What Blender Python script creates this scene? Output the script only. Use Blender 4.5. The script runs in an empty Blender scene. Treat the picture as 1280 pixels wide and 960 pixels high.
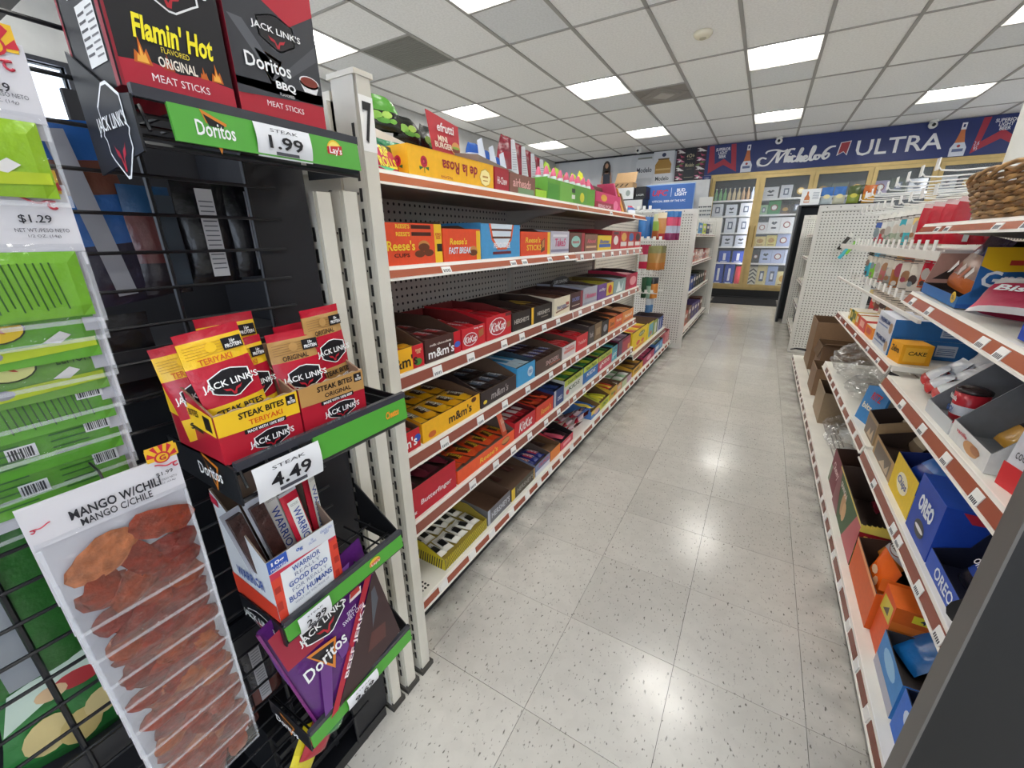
import bpy, math, random
from mathutils import Matrix, Vector, Euler
R = random.Random(7)
PI = math.pi
SC = bpy.context.scene
COL = SC.collection
# ---------------------------------------------------------------- camera, world, exposure
def setup_camera():
    a, b, c = -0.5342, -0.34, -0.0074
    ca, sa, cb, sb = math.cos(a), math.sin(a), math.cos(b), math.sin(b)
    f = Vector((sa*cb, ca*cb, sb)); r0 = Vector((ca, -sa, 0)); u0 = r0.cross(f)
    r = math.cos(c)*r0 + math.sin(c)*u0; u = -math.sin(c)*r0 + math.cos(c)*u0
    m = Matrix(((r.x, u.x, -f.x, 0), (r.y, u.y, -f.y, 0), (r.z, u.z, -f.z, 1.117), (0, 0, 0, 1)))
    cd = bpy.data.cameras.new('camera'); cd.sensor_width = 36; cd.lens = 36*510.8/1280
    cd.clip_start = 0.02
    co = bpy.data.objects.new('camera', cd); COL.objects.link(co); co.matrix_world = m
    SC.camera = co
setup_camera()
SC.view_settings.view_transform = 'Standard'; SC.view_settings.look = 'None'
SC.view_settings.gamma = 1; SC.view_settings.use_curve_mapping = False
SC.view_settings.exposure = 1.05
LAMP = 15.0
w = bpy.data.worlds.new('world'); SC.world = w; w.use_nodes = True
w.node_tree.nodes['Background'].inputs[0].default_value = (0.72, 0.83, 1.0, 1)
w.node_tree.nodes['Background'].inputs[1].default_value = 2.2
SC.cycles.max_bounces = 8; SC.cycles.diffuse_bounces = 4; SC.cycles.transparent_max_bounces = 24
SC.cycles.caustics_reflective = False; SC.cycles.caustics_refractive = False
# ---------------------------------------------------------------- materials
def lin(c):
    c = c/255.0
    return c/12.92 if c <= 0.04045 else ((c+0.055)/1.055)**2.4
def rgb(h):
    if isinstance(h, str): h = tuple(int(h[i:i+2], 16) for i in (0, 2, 4))
    return tuple(lin(x) for x in h)+(1,)
MC = {}
def C(h, rough=0.45, kind='plain', emit=0, metal=0, alpha=1.0):
    """procedural material; h is a hex sRGB colour"""
    k = (h, rough, kind, emit, metal, alpha)
    if k in MC: return MC[k]
    m = bpy.data.materials.new('%s_%s' % (kind, h)); m.use_nodes = True
    nt = m.node_tree; N = nt.nodes; L = nt.links; b = N['Principled BSDF']
    col = rgb(h)
    b.inputs['Base Color'].default_value = col; b.inputs['Roughness'].default_value = rough
    b.inputs['Metallic'].default_value = metal
    if emit:
        b.inputs['Emission Color'].default_value = col; b.inputs['Emission Strength'].default_value = emit
    tc = N.new('ShaderNodeTexCoord')
    def noise(scale, detail=3, src='Object'):
        n = N.new('ShaderNodeTexNoise'); n.inputs['Scale'].default_value = scale; n.inputs['Detail'].default_value = detail
        L.new(tc.outputs[src], n.inputs['Vector']); return n
    def bump(fac, strength, dist=0.002):
        bp = N.new('ShaderNodeBump'); bp.inputs['Strength'].default_value = strength; bp.inputs['Distance'].default_value = dist
        L.new(fac, bp.inputs['Height']); L.new(bp.outputs[0], b.inputs['Normal']); return bp
    def vary(fac, amt, lo=0.35, hi=0.65):
        mr = N.new('ShaderNodeMapRange'); mr.inputs[1].default_value = lo; mr.inputs[2].default_value = hi
        mr.inputs[3].default_value = 1-amt; mr.inputs[4].default_value = 1.0
        L.new(fac, mr.inputs[0])
        mx = N.new('ShaderNodeMix'); mx.data_type = 'RGBA'; mx.blend_type = 'MULTIPLY'; mx.inputs[0].default_value = 1
        mx.inputs[6].default_value = col
        cb_ = N.new('ShaderNodeCombineColor')
        for i in range(3): L.new(mr.outputs[0], cb_.inputs[i])
        L.new(cb_.outputs[0], mx.inputs[7]); L.new(mx.outputs[2], b.inputs['Base Color']); return mx
    if kind == 'card':
        n = noise(60); vary(n.outputs[0], 0.07); bump(n.outputs[0], 0.05)
    elif kind == 'foil':                                  # crinkled plastic film
        n = noise(38, 4); bump(n.outputs[0], 0.6, 0.004); b.inputs['Roughness'].default_value = rough
        n2 = noise(14, 2); vary(n2.outputs[0], 0.1)
    elif kind == 'metal':                                 # painted shelving
        n = noise(7, 5); vary(n.outputs[0], 0.10); n2 = noise(120); bump(n2.outputs[0], 0.06, 0.001)
    elif kind == 'jerky':
        n = noise(90, 6); vary(n.outputs[0], 0.6, 0.3, 0.7); bump(n.outputs[0], 0.8, 0.004)
    elif kind == 'film':                                  # clear plastic film: see-through with crinkled highlights
        out = N['Material Output']; N.remove(b)
        tr = N.new('ShaderNodeBsdfTransparent'); tr.inputs[0].default_value = (.96, .965, .975, 1)
        gl = N.new('ShaderNodeBsdfGlossy'); gl.inputs['Roughness'].default_value = 0.07; gl.inputs[0].default_value = (1, 1, 1, 1)
        lw = N.new('ShaderNodeLayerWeight'); lw.inputs[0].default_value = 0.28
        mr = N.new('ShaderNodeMapRange'); mr.inputs[3].default_value = alpha*alpha*.15; mr.inputs[4].default_value = min(.9, alpha*1.3); L.new(lw.outputs['Facing'], mr.inputs[0])
        n = noise(22, 3); bp = N.new('ShaderNodeBump'); bp.inputs['Strength'].default_value = 1.0; bp.inputs['Distance'].default_value = 0.012; L.new(n.outputs[0], bp.inputs['Height'])
        L.new(bp.outputs[0], gl.inputs['Normal'])
        ms = N.new('ShaderNodeMixShader'); L.new(mr.outputs[0], ms.inputs[0]); L.new(tr.outputs[0], ms.inputs[1]); L.new(gl.outputs[0], ms.inputs[2]); L.new(ms.outputs[0], out.inputs[0])
    elif kind == 'glass':
        b.inputs['Alpha'].default_value = alpha; b.inputs['Roughness'].default_value = 0.03
    elif kind == 'peg':                                   # perforated board, 25 mm pitch
        mp = N.new('ShaderNodeSeparateXYZ'); L.new(tc.outputs['Object'], mp.inputs[0])
        def cell(out):
            a = N.new('ShaderNodeMath'); a.operation = 'DIVIDE'; a.inputs[1].default_value = 0.0254; L.new(out, a.inputs[0])
            f = N.new('ShaderNodeMath'); f.operation = 'FRACT'; L.new(a.outputs[0], f.inputs[0])
            s = N.new('ShaderNodeMath'); s.operation = 'SUBTRACT'; s.inputs[1].default_value = 0.5; L.new(f.outputs[0], s.inputs[0])
            p = N.new('ShaderNodeMath'); p.operation = 'POWER'; p.inputs[1].default_value = 2; L.new(s.outputs[0], p.inputs[0]); return p
        ad = N.new('ShaderNodeMath'); ad.operation = 'ADD'
        u = N.new('ShaderNodeMath'); u.operation = 'ADD'; L.new(mp.outputs[0], u.inputs[0]); L.new(mp.outputs[1], u.inputs[1])
        L.new(cell(u.outputs[0]).outputs[0], ad.inputs[0]); L.new(cell(mp.outputs[2]).outputs[0], ad.inputs[1])
        lt = N.new('ShaderNodeMath'); lt.operation = 'LESS_THAN'; lt.inputs[1].default_value = 0.036; L.new(ad.outputs[0], lt.inputs[0])
        mx = N.new('ShaderNodeMix'); mx.data_type = 'RGBA'; mx.inputs[6].default_value = col; mx.inputs[7].default_value = rgb('2a2725')
        L.new(lt.outputs[0], mx.inputs[0]); L.new(mx.outputs[2], b.inputs['Base Color'])
    elif kind == 'ceil':                                  # fissured acoustic board
        n = noise(55, 6); vary(n.outputs[0], 0.09, 0.35, 0.6); n2 = noise(160, 2); bump(n2.outputs[0], 0.35, 0.003)
    elif kind == 'vinyl':                                 # speckled composition floor tile
        n = noise(2.2, 4); vx = vary(n.outputs[0], 0.10)
        v = N.new('ShaderNodeTexNoise'); v.inputs['Scale'].default_value = 95; v.inputs['Detail'].default_value = 3
        mp = N.new('ShaderNodeMapping'); mp.inputs['Scale'].default_value = (1.6, 0.75, 1); mp.inputs['Rotation'].default_value = (0, 0, 0.5)
        L.new(tc.outputs['Object'], mp.inputs[0]); L.new(mp.outputs[0], v.inputs['Vector'])
        cr = N.new('ShaderNodeMapRange'); cr.inputs[1].default_value = 0.62; cr.inputs[2].default_value = 0.70; L.new(v.outputs[0], cr.inputs[0])
        mx = N.new('ShaderNodeMix'); mx.data_type = 'RGBA'; L.new(cr.outputs[0], mx.inputs[0]); L.new(vx.outputs[2], mx.inputs[6]); mx.inputs[7].default_value = rgb('6e6a64')
        v2 = noise(24, 4); c2 = N.new('ShaderNodeMapRange'); c2.inputs[1].default_value = 0.45; c2.inputs[2].default_value = 0.6; c2.inputs[4].default_value = 0.15; L.new(v2.outputs[0], c2.inputs[0])
        m2 = N.new('ShaderNodeMix'); m2.data_type = 'RGBA'; L.new(c2.outputs[0], m2.inputs[0]); L.new(mx.outputs[2], m2.inputs[6]); m2.inputs[7].default_value = rgb('a9a59e')
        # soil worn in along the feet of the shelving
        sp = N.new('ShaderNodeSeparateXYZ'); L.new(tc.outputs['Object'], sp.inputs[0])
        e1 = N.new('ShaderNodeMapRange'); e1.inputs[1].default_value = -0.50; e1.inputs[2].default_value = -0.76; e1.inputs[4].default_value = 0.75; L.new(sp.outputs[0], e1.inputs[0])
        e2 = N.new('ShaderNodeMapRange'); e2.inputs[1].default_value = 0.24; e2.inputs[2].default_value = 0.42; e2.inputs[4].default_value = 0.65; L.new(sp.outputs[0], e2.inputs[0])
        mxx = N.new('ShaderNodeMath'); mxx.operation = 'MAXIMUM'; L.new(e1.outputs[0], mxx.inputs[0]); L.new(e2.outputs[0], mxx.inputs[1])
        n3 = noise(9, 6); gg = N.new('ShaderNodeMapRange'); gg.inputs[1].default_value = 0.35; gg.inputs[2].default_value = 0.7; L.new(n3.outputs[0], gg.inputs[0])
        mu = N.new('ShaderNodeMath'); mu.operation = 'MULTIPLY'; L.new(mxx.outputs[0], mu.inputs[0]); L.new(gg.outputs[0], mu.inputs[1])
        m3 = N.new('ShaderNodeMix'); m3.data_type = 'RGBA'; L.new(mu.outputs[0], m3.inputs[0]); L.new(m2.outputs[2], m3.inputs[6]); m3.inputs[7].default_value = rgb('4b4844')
        L.new(m3.outputs[2], b.inputs['Base Color'])
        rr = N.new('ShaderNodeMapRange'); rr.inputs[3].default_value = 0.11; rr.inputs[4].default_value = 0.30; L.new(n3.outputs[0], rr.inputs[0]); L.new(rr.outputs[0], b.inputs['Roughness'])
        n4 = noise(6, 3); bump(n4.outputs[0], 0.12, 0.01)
    elif kind == 'wicker':
        wv = N.new('ShaderNodeTexWave'); wv.inputs['Scale'].default_value = 30; wv.inputs['Distortion'].default_value = 2
        L.new(tc.outputs['Object'], wv.inputs[0]); vary(wv.outputs[1], 0.5, 0.1, 0.9)
    elif kind == 'gold':
        b.inputs['Metallic'].default_value = 0.55
        n = noise(9); vary(n.outputs[0], 0.12)
    MC[k] = m
    return m
def mt(x):
    return C(x, 0.5, 'card') if isinstance(x, str) else x
# ---------------------------------------------------------------- mesh builder
class MB:
    def __init__(s): s.v = []; s.f = []; s.m = []; s.mats = []
    def mi(s, mat):
        mat = mt(mat)
        if mat not in s.mats: s.mats.append(mat)
        return s.mats.index(mat)
    def poly(s, pts, mat):
        n = len(s.v); s.v += [tuple(p) for p in pts]; s.f.append(tuple(range(n, n+len(pts)))); s.m.append(s.mi(mat)); return s
    def box(s, x0, x1, y0, y1, z0, z1, mat, **fm):
        n = len(s.v); s.v += [(x, y, z) for z in (z0, z1) for y in (y0, y1) for x in (x0, x1)]
        for key, q in (('bot', (0, 2, 3, 1)), ('top', (4, 5, 7, 6)), ('front', (0, 1, 5, 4)), ('back', (2, 6, 7, 3)), ('left', (0, 4, 6, 2)), ('right', (1, 3, 7, 5))):
            s.f.append(tuple(n+i for i in q)); s.m.append(s.mi(fm.get(key, mat)))
        return s
    def hexa(s, p, mat):
        """eight corners, bottom ring then top ring"""
        n = len(s.v); s.v += [tuple(q) for q in p]; k = s.mi(mat)
        for q in ((3, 2, 1, 0), (4, 5, 6, 7), (0, 1, 5, 4), (1, 2, 6, 5), (2, 3, 7, 6), (3, 0, 4, 7)):
            s.f.append(tuple(n+i for i in q)); s.m.append(k)
        return s
    def prism(s, poly, ax, c0, c1, mat, cap0=None, cap1=None):
        """poly of 2d points extruded along axis ax between c0 and c1"""
        def P(a, b, c):
            return {0: (c, a, b), 1: (a, c, b), 2: (a, b, c)}[ax]
        n = len(s.v); k = len(poly)
        s.v += [P(a, b, c0) for a, b in poly]+[P(a, b, c1) for a, b in poly]
        s.f.append(tuple(range(n+k-1, n-1, -1))); s.m.append(s.mi(cap0 or mat))
        s.f.append(tuple(range(n+k, n+2*k))); s.m.append(s.mi(cap1 or mat))
        j = s.mi(mat)
        for i in range(k):
            s.f.append((n+i, n+(i+1) % k, n+k+(i+1) % k, n+k+i)); s.m.append(j)
        return s
    def path(s, pts, r, mat, n=6, r1=None):
        pts = [Vector(p) for p in pts]; rings = []; k = s.mi(mat)
        for i, p in enumerate(pts):
            d = (pts[min(i+1, len(pts)-1)]-pts[max(i-1, 0)]).normalized()
            h = Vector((0, 0, 1)) if abs(d.z) < 0.9 else Vector((1, 0, 0))
            a = d.cross(h).normalized(); b = d.cross(a)
            rr = r if r1 is None else r+(r1-r)*i/(len(pts)-1)
            st = len(s.v)
            for j in range(n):
                t = 2*PI*j/n; s.v.append(tuple(p+rr*(math.cos(t)*a+math.sin(t)*b)))
            rings.append(st)
        for q in range(len(rings)-1):
            for j in range(n):
                s.f.append((rings[q]+j, rings[q]+(j+1) % n, rings[q+1]+(j+1) % n, rings[q+1]+j)); s.m.append(k)
        s.f.append(tuple(rings[0]+j for j in range(n-1, -1, -1))); s.m.append(k)
        s.f.append(tuple(rings[-1]+j for j in range(n))); s.m.append(k)
        return s
    def lathe(s, prof, mat, n=12, c=(0, 0, 0), mats=None):
        st = len(s.v)
        for r, z in prof:
            for j in range(n):
                t = 2*PI*j/n; s.v.append((c[0]+r*math.cos(t), c[1]+r*math.sin(t), c[2]+z))
        for i in range(len(prof)-1):
            k = s.mi(mats[i] if mats else mat)
            for j in range(n):
                s.f.append((st+i*n+j, st+i*n+(j+1) % n, st+(i+1)*n+(j+1) % n, st+(i+1)*n+j)); s.m.append(k)
        s.f.append(tuple(st+j for j in range(n-1, -1, -1))); s.m.append(s.mi(mats[0] if mats else mat))
        s.f.append(tuple(st+(len(prof)-1)*n+j for j in range(n))); s.m.append(s.mi(mats[-1] if mats else mat))
        return s
    def mesh(s, name, smooth=False):
        me = bpy.data.meshes.new(name); me.from_pydata(s.v, [], s.f)
        for m in s.mats: me.materials.append(m)
        me.polygons.foreach_set('material_index', s.m)
        if smooth: me.polygons.foreach_set('use_smooth', [True]*len(s.f))
        me.update(); return me
def link(name, data, parent=None, loc=(0, 0, 0), rot=(0, 0, 0)):
    o = bpy.data.objects.new(name, data); COL.objects.link(o)
    o.location = loc; o.rotation_euler = rot
    if parent is not None: o.parent = parent
    return o
def obj(name, mb, parent=None, loc=(0, 0, 0), rot=(0, 0, 0), smooth=False):
    return link(name, mb.mesh(name, smooth), parent, loc, rot)
def tag(o, label, cat, group=None, kind=None):
    o['label'] = label
    if cat: o['category'] = cat
    if group: o['group'] = group
    if kind: o['kind'] = kind
    return o
def struct(o, label=None):
    o['kind'] = 'structure'
    if label: o['label'] = label
    return o
def thing(name, label, cat, loc=(0, 0, 0), rotz=0, group=None, rot=None):
    o = link(name, None, None, loc, rot or (0, 0, rotz)); o.empty_display_size = 0.02
    return tag(o, label, cat, group)
# ---------------------------------------------------------------- printed matter
TC = {}
def text(parent, s, x, z, w, h, col, y=0, face='front', shear=0, bold=0.0, name='lettering', tilt=0, rough=0.4):
    """flat lettering in the parent's x-z plane, box w x h centred on (x, z), standing just proud of y"""
    k = (s, shear, bold)
    if k not in TC:
        cu = bpy.data.curves.new('t', 'FONT'); cu.body = s; cu.resolution_u = 2; cu.shear = shear; cu.offset = bold
        cu.space_line = 0.85; cu.align_x = 'CENTER'
        o = bpy.data.objects.new('t', cu); me = bpy.data.meshes.new_from_object(o)
        vs = [v.co.copy() for v in me.vertices]; fs = [tuple(p.vertices) for p in me.polygons]
        x0 = min(v.x for v in vs); x1 = max(v.x for v in vs); y0 = min(v.y for v in vs); y1 = max(v.y for v in vs)
        TC[k] = ([((v.x-(x0+x1)/2)/(x1-x0), (v.y-(y0+y1)/2)/(y1-y0)) for v in vs], fs)
        bpy.data.objects.remove(o); bpy.data.curves.remove(cu); bpy.data.meshes.remove(me)
    vs, fs = TC[k]
    km = (k, round(w, 5), round(h, 5), col)
    if km not in TC:
        mb = MB(); mb.v = [(a*w, 0, b*h) for a, b in vs]; mb.f = fs
        i = mb.mi(C(col, rough)); mb.m = [i]*len(fs); TC[km] = mb.mesh(name)
    if face == 'front': loc, rot = (x, y-0.0012, z), (0, tilt, 0)
    elif face == 'left': loc, rot = (y-0.0012, x, z), (0, 0, -PI/2)      # on a face looking to local -x; x is the local y
    elif face == 'right': loc, rot = (y+0.0012, x, z), (0, 0, PI/2)
    elif face == 'top': loc, rot = (x, z, y+0.0012), (-PI/2, 0, 0)
    return link(name, TC[km], parent, loc, rot)
def rects(parent, items, y=0, face='front', name='printed_panel'):
    """coloured print areas: (x0,x1,z0,z1,colour[,layer]) or ('p',[pts],colour[,layer])"""
    mb = MB()
    for it in items:
        if it[0] == 'p': pts, c, l = it[1], it[2], (it[3] if len(it) > 3 else 0)
        else:
            x0, x1, z0, z1, c = it[:5]; l = it[5] if len(it) > 5 else 0; pts = [(x0, z0), (x1, z0), (x1, z1), (x0, z1)]
        mb.poly([(a, -0.0004-0.0002*l, b) for a, b in pts], C(c, 0.35))
    loc, rot = {'front': ((0, y, 0), (0, 0, 0)), 'left': ((y, 0, 0), (0, 0, -PI/2)), 'right': ((y, 0, 0), (0, 0, PI/2))}[face]
    return obj(name, mb, parent, loc, rot)
def ell(cx, cz, a, b, n=18, t0=0, t1=2*PI):
    return [(cx+a*math.cos(t0+(t1-t0)*i/n), cz+b*math.sin(t0+(t1-t0)*i/n)) for i in range(n)]
SH = [(-.42, .30), (-.08, .5), (.10, .5), (.44, .34), (.44, .05), (.5, .0), (.44, -.06), (.44, -.2), (.36, -.26), (.08, -.5), (-.02, -.5), (-.34, -.28), (-.42, -.2), (-.42, -.06), (-.48, 0), (-.42, .05)]
def badge(parent, x, z, w, h, y=0, face='front', txt=1.15, th=0.24, line='f2f2f2', tz=.02):
    """dark shield with a pale outline, lettering across it and a red steer head below"""
    P = lambda s, dx=0: [(x+a*w*s, z+b*h*s) for a, b in SH]
    v = [(-.2, -.12), (-.16, -.16), (-.06, -.2), (0, -.34), (.06, -.2), (.16, -.16), (.2, -.12), (.15, -.24), (.06, -.28), (.03, -.42), (-.03, -.42), (-.06, -.28), (-.15, -.24)]
    rects(parent, [('p', P(1.0), line, 1), ('p', P(.93), '16141a', 2), ('p', [(x+a*w, z+b*h) for a, b in v], 'b2202f', 3)], y, face, 'shield_logo')
    yy = y-0.0012 if face in ('front', 'left') else y+0.0012
    text(parent, "JACK LINK'S", x if face == 'front' else (-x if face == 'left' else x), z+h*tz, w*txt, h*th, 'f4f4f4', yy, face, 0, .012)
def snack_logo(parent, x, z, w, h, y=0, face='front'):
    rects(parent, [('p', [(x-w*.30, z+h*.65), (x+w*.34, z+h*.3), (x+w*.05, z-h*.8)], 'd8802a', 1), ('p', [(x-w*.24, z+h*.5), (x+w*.26, z+h*.22), (x+w*.04, z-h*.55)], '1c1a1e', 2)], y, face, 'triangle_logo')
    yy = y-0.0012 if face in ('front', 'left') else y+0.0012
    text(parent, 'Doritos', x if face == 'front' else (-x if face == 'left' else x), z, w, h*.52, 'f2f2f2', yy, face, 0, .015)
def barcode(x, z, w, h, n=9, layer=1):
    out = [(x-w/2, x+w/2, z-h/2, z+h/2, 'e8e8ea', layer)]
    rr = random.Random(int(abs(x*9000+z*700))); q = x-w*.42
    while q < x+w*.38:
        t = w*rr.choice((.03, .05, .07)); out.append((q, q+t, z-h*.38, z+h*.38, '25252e', layer+1)); q += t+w*rr.choice((.03, .05))
    return out
# ---------------------------------------------------------------- room shell
CEIL = 2.75
XW, XE, YS, YN = -4.4, 4.6, -3.0, 9.5
fl = obj('floor', MB().box(XW, XE, YS, YN, -0.06, -0.003, C('2a2825', .7)))
struct(fl)
TS = 0.3048
tile_me = {}
def floor_tile(x, y, wd=TS, dp=TS, name='floor_tile'):
    v = R.randrange(3)
    k = (v, wd, dp)
    g = 0.0006
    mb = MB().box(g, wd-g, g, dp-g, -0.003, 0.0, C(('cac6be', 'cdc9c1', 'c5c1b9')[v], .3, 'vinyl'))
    # each tile keeps world coordinates so the soiling runs through
    mb.v = [(a+x, b+y, c) for a, b, c in mb.v]
    return obj(name, mb, fl)
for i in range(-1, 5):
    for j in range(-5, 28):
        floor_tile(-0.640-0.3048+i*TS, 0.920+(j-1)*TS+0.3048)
xa, xb = -0.640-0.3048*2, -0.640+TS*4
ya, yb = 0.920-5*TS, 0.920+28*TS
far = MB()
for (x0, x1, y0, y1) in ((XW, xa, YS, YN), (xb, XE, YS, YN), (xa, xb, YS, ya), (xa, xb, yb, YN)):
    far.box(x0, x1, y0, y1, -0.003, 0.0, C('d6d2ca', .3, 'vinyl'))
o = obj('floor_tile_field', far, fl); o['kind'] = 'stuff'
wallm = C('cfcfcd', .7, 'metal')
struct(obj('wall_right', MB().box(XE, XE+.1, YS, YN, 0, CEIL, wallm)))
struct(obj('wall_north', MB().box(XW-.1, XE+.1, YN+.75, YN+.85, 0, CEIL, wallm)))
# left wall with a shop window looking to the street
WY0, WY1, WZ0, WZ1 = 1.08, 1.36, 1.90, 2.26
mb = MB()
mb.box(XW-.1, XW, YS, WY0, 0, CEIL, wallm).box(XW-.1, XW, WY1, YN+.85, 0, CEIL, wallm)
mb.box(XW-.1, XW, WY0, WY1, 0, WZ0, wallm).box(XW-.1, XW, WY0, WY1, WZ1, CEIL, wallm)
struct(obj('wall_left', mb))
wn = link('window_1', None, None, (XW, 0, 0)); struct(wn)
obj('window_frame', MB().box(-.08, .02, WY0-.03, WY0, WZ0-.03, WZ1+.03, C('30323a')).box(-.08, .02, WY1, WY1+.03, WZ0-.03, WZ1+.03, C('30323a')).box(-.08, .02, WY0, WY1, WZ0-.03, WZ0, C('30323a')).box(-.08, .02, WY0, WY1, WZ1, WZ1+.03, C('30323a')), wn)
obj('pane', MB().box(-.05, -.045, WY0, WY1, WZ0, WZ1, C('e8f0f8', .03, 'glass', alpha=.15)), wn)
# front wall behind the viewer: solid up to the sill, glazed above it as shop fronts are
mb = MB().box(XW-.1, XE+.1, YS-.1, YS, 0, .7, wallm).box(XW-.1, XE+.1, YS-.1, YS, 2.3, CEIL, wallm)
for k in range(6):
    xx = XW+k*(XE-XW-.1)/5; mb.box(xx, xx+.1, YS-.1, YS, .7, 2.3, wallm)
struct(obj('wall_south', mb))
# ---------------------------------------------------------------- suspended ceiling
AX, AY, CX0, CY0 = 0.6037, 1.2192, -0.4538, 5.030
ce = obj('ceiling', MB().box(XW, XE, YS, YN+.8, CEIL+.16, CEIL+.22, C('9c9c9a', .9))); struct(ce)
mx_ = [CX0+k*AX for k in range(-7, 9)]
runm = C('a3a19d', .5)
def runner(name, x0, x1, y0, y1):
    obj(name, MB().box(x0, x1, y0, y1, CEIL-.006, CEIL+.03, runm), ce)
for x in mx_:
    if XW < x < XE: runner('ceiling_runner', x-.014, x+.014, YS, YN)
runner('wall_angle', XW, XW+.03, YS, YN); runner('wall_angle', XE-.03, XE, YS, YN); runner('wall_angle', XW, XE, YN-.03, YN+.02); runner('wall_angle', XW, XE, YS, YS+.03)
lightcells = set(); ventcells = {(-5, -2, 1), (-2, 0, 1)}
for k in (-6, -3, 0, 3, 6):
    for j in (-6, -4, -2, 0, 2): lightcells.add((k, j))
tm = C('f6f6f5', .85, 'ceil'); tm_flat = C('e4e6e8', .85, 'ceil')
tcache = {}
def ceiling_tile(x0, x1, y0, y1, mat=tm):
    key = (round(x1-x0, 3), round(y1-y0, 3), mat.name)
    if key not in tcache:
        w_, d_ = x1-x0, y1-y0
        tcache[key] = MB().box(0, w_, 0, d_, 0, .016, mat).mesh('ceiling_tile')
    link('ceiling_tile', tcache[key], ce, (x0, y0, CEIL+.001))
for j in range(-7, 5):
    y0 = CY0+j*AY
    if y0 > YN: continue
    y1 = min(y0+AY, YN)
    runner('cross_runner', XW, XE, y0-.011, y0+.011) if y0 > YS else None
    y0 = max(y0, YS)
    if y1 <= YS: continue
    for k in range(-8, 9):
        x0 = max(CX0+k*AX, XW); x1 = min(CX0+(k+1)*AX, XE)
        if x1-x0 < .05: continue
        ym = CY0+j*AY+AY/2
        if (k, j) in lightcells and k >= -6:
            if YS < ym < YN: ceiling_tile(x0+.015, x1-.015, ym+.012, y1-.012, tm_flat); runner('cross_runner', x0, x1, ym-.011, ym+.011)
            continue
        v = [q for q in ventcells if q[0] == k and q[1] == j]
        if v:
            ceiling_tile(x0+.015, x1-.015, y0+.012, ym-.012); runner('cross_runner', x0, x1, ym-.011, ym+.011); continue
        ceiling_tile(x0+.015, x1-.015, y0+.012, y1-.012)
def troffer(k, j, label):
    x0 = CX0+k*AX+.014; x1 = x0+AX-.028; y0 = CY0+j*AY+.011; y1 = y0+AY/2-.022
    t = thing('ceiling_light', label, 'ceiling light', ((x0+x1)/2, (y0+y1)/2, CEIL), 0, 'recessed ceiling lights')
    a, b = (x1-x0)/2, (y1-y0)/2; ia, ib = a-.07, b-.12; H = .085
    wm = C('f4f4f0', .5)
    mb = MB()
    for p in (((-a, -b, 0), (a, -b, 0), (ia, -ib, H), (-ia, -ib, H)), ((a, b, 0), (-a, b, 0), (-ia, ib, H), (ia, ib, H)),
              ((a, -b, 0), (a, b, 0), (ia, ib, H), (ia, -ib, H)), ((-a, b, 0), (-a, -b, 0), (-ia, -ib, H), (-ia, ib, H))):
        q = [(x*1.03, y*1.03, z+.01) for x, y, z in p]
        mb.hexa(list(p)+q, wm)
    obj('reflector', mb, t)
    obj('diffuser', MB().box(-ia, ia, -ib, ib, H, H+.004, C('fffdf6', .5, 'plain', emit=LAMP)), t)
for (k, j, lb) in ((0, 0, 'bright square light panel above aisle, nearest the smoke detector'), (0, 2, 'small bright light panel just before the blue beer banner'),
                (-3, 0, 'bright light panel beside the dark diamond air vent'), (-3, 2, 'light panel above the shelf end, between vent and white banner'),
                (-6, 0, 'light panel seen just above the red burger display sign'), (-6, 2, 'smallest light panel above the pointed lime candy bags'),
                (3, 2, 'light panel above the right end of the blue banner'), (3, 0, 'light panel cut off by the right edge of the picture'),
                (-3, -2, 'light panel cut off by the top edge of the picture'), (-6, -2, 'light panel half hidden behind the red meat stick carton')):
    troffer(k, j, lb)
for k in (-6, -3, 0, 3, 6):
    for j in (-6, -4, -2, 0, 2):
        if (k, j) in ((0, 0), (0, 2), (-3, 0), (-3, 2), (-6, 0), (-6, 2), (3, 2), (3, 0), (-3, -2), (-6, -2)) or CY0+j*AY < YS: continue
        troffer(k, j, 'recessed ceiling light outside the view of the picture')
def vent(k, j, diamond, label):
    x0 = CX0+k*AX+.014; y0 = CY0+j*AY+AY/2+.011
    t = thing('air_vent', label, 'air vent', (x0+AX/2-.014, y0+AY/4-.011, CEIL), 0)
    a, b = AX/2-.014, AY/4-.011; vm = C('8e8880' if diamond else '85857f', .6, 'metal')
    obj('vent_panel', MB().box(-a, a, -b, b, 0, .012, vm), t)
    if diamond:
        for q, s in enumerate((.16, .26, .36)):
            m = MB()
            m.prism([(0, -s*.8), (s*.8, 0), (0, s*.8), (-s*.8, 0)], 2, -.006*(3-q)-.001, -.006*(2-q)-.001, C(('b7b1a9', '948e86', '948e86')[q], .6))
            obj('vent_louvre', m, t)
    else:
        for q in range(18):
            yy = -b+.03+q*(2*b-.06)/17; obj('vent_slat', MB().box(-a+.02, a-.02, yy, yy+.012, -.003, 0, C('7c7c76', .6)), t)
vent(-5, -2, False, 'plain dark grey return air grille near the white numbered post')
vent(-2, 0, True, 'dark square air vent with a pale diamond in its middle')
t = thing('smoke_detector', 'round cream smoke detector on the ceiling tile', 'smoke detector', (-.746, 4.467, CEIL))
obj('housing', MB().lathe([(.075, 0), (.075, -.018), (.06, -.035), (.03, -.042), (.004, -.042)], C('e6dfc8', .5), 20), t, smooth=True)
obj('sensor_ring', MB().lathe([(.028, -.042), (.026, -.048), (.004, -.048)], C('b9b19a', .5), 16), t)
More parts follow.
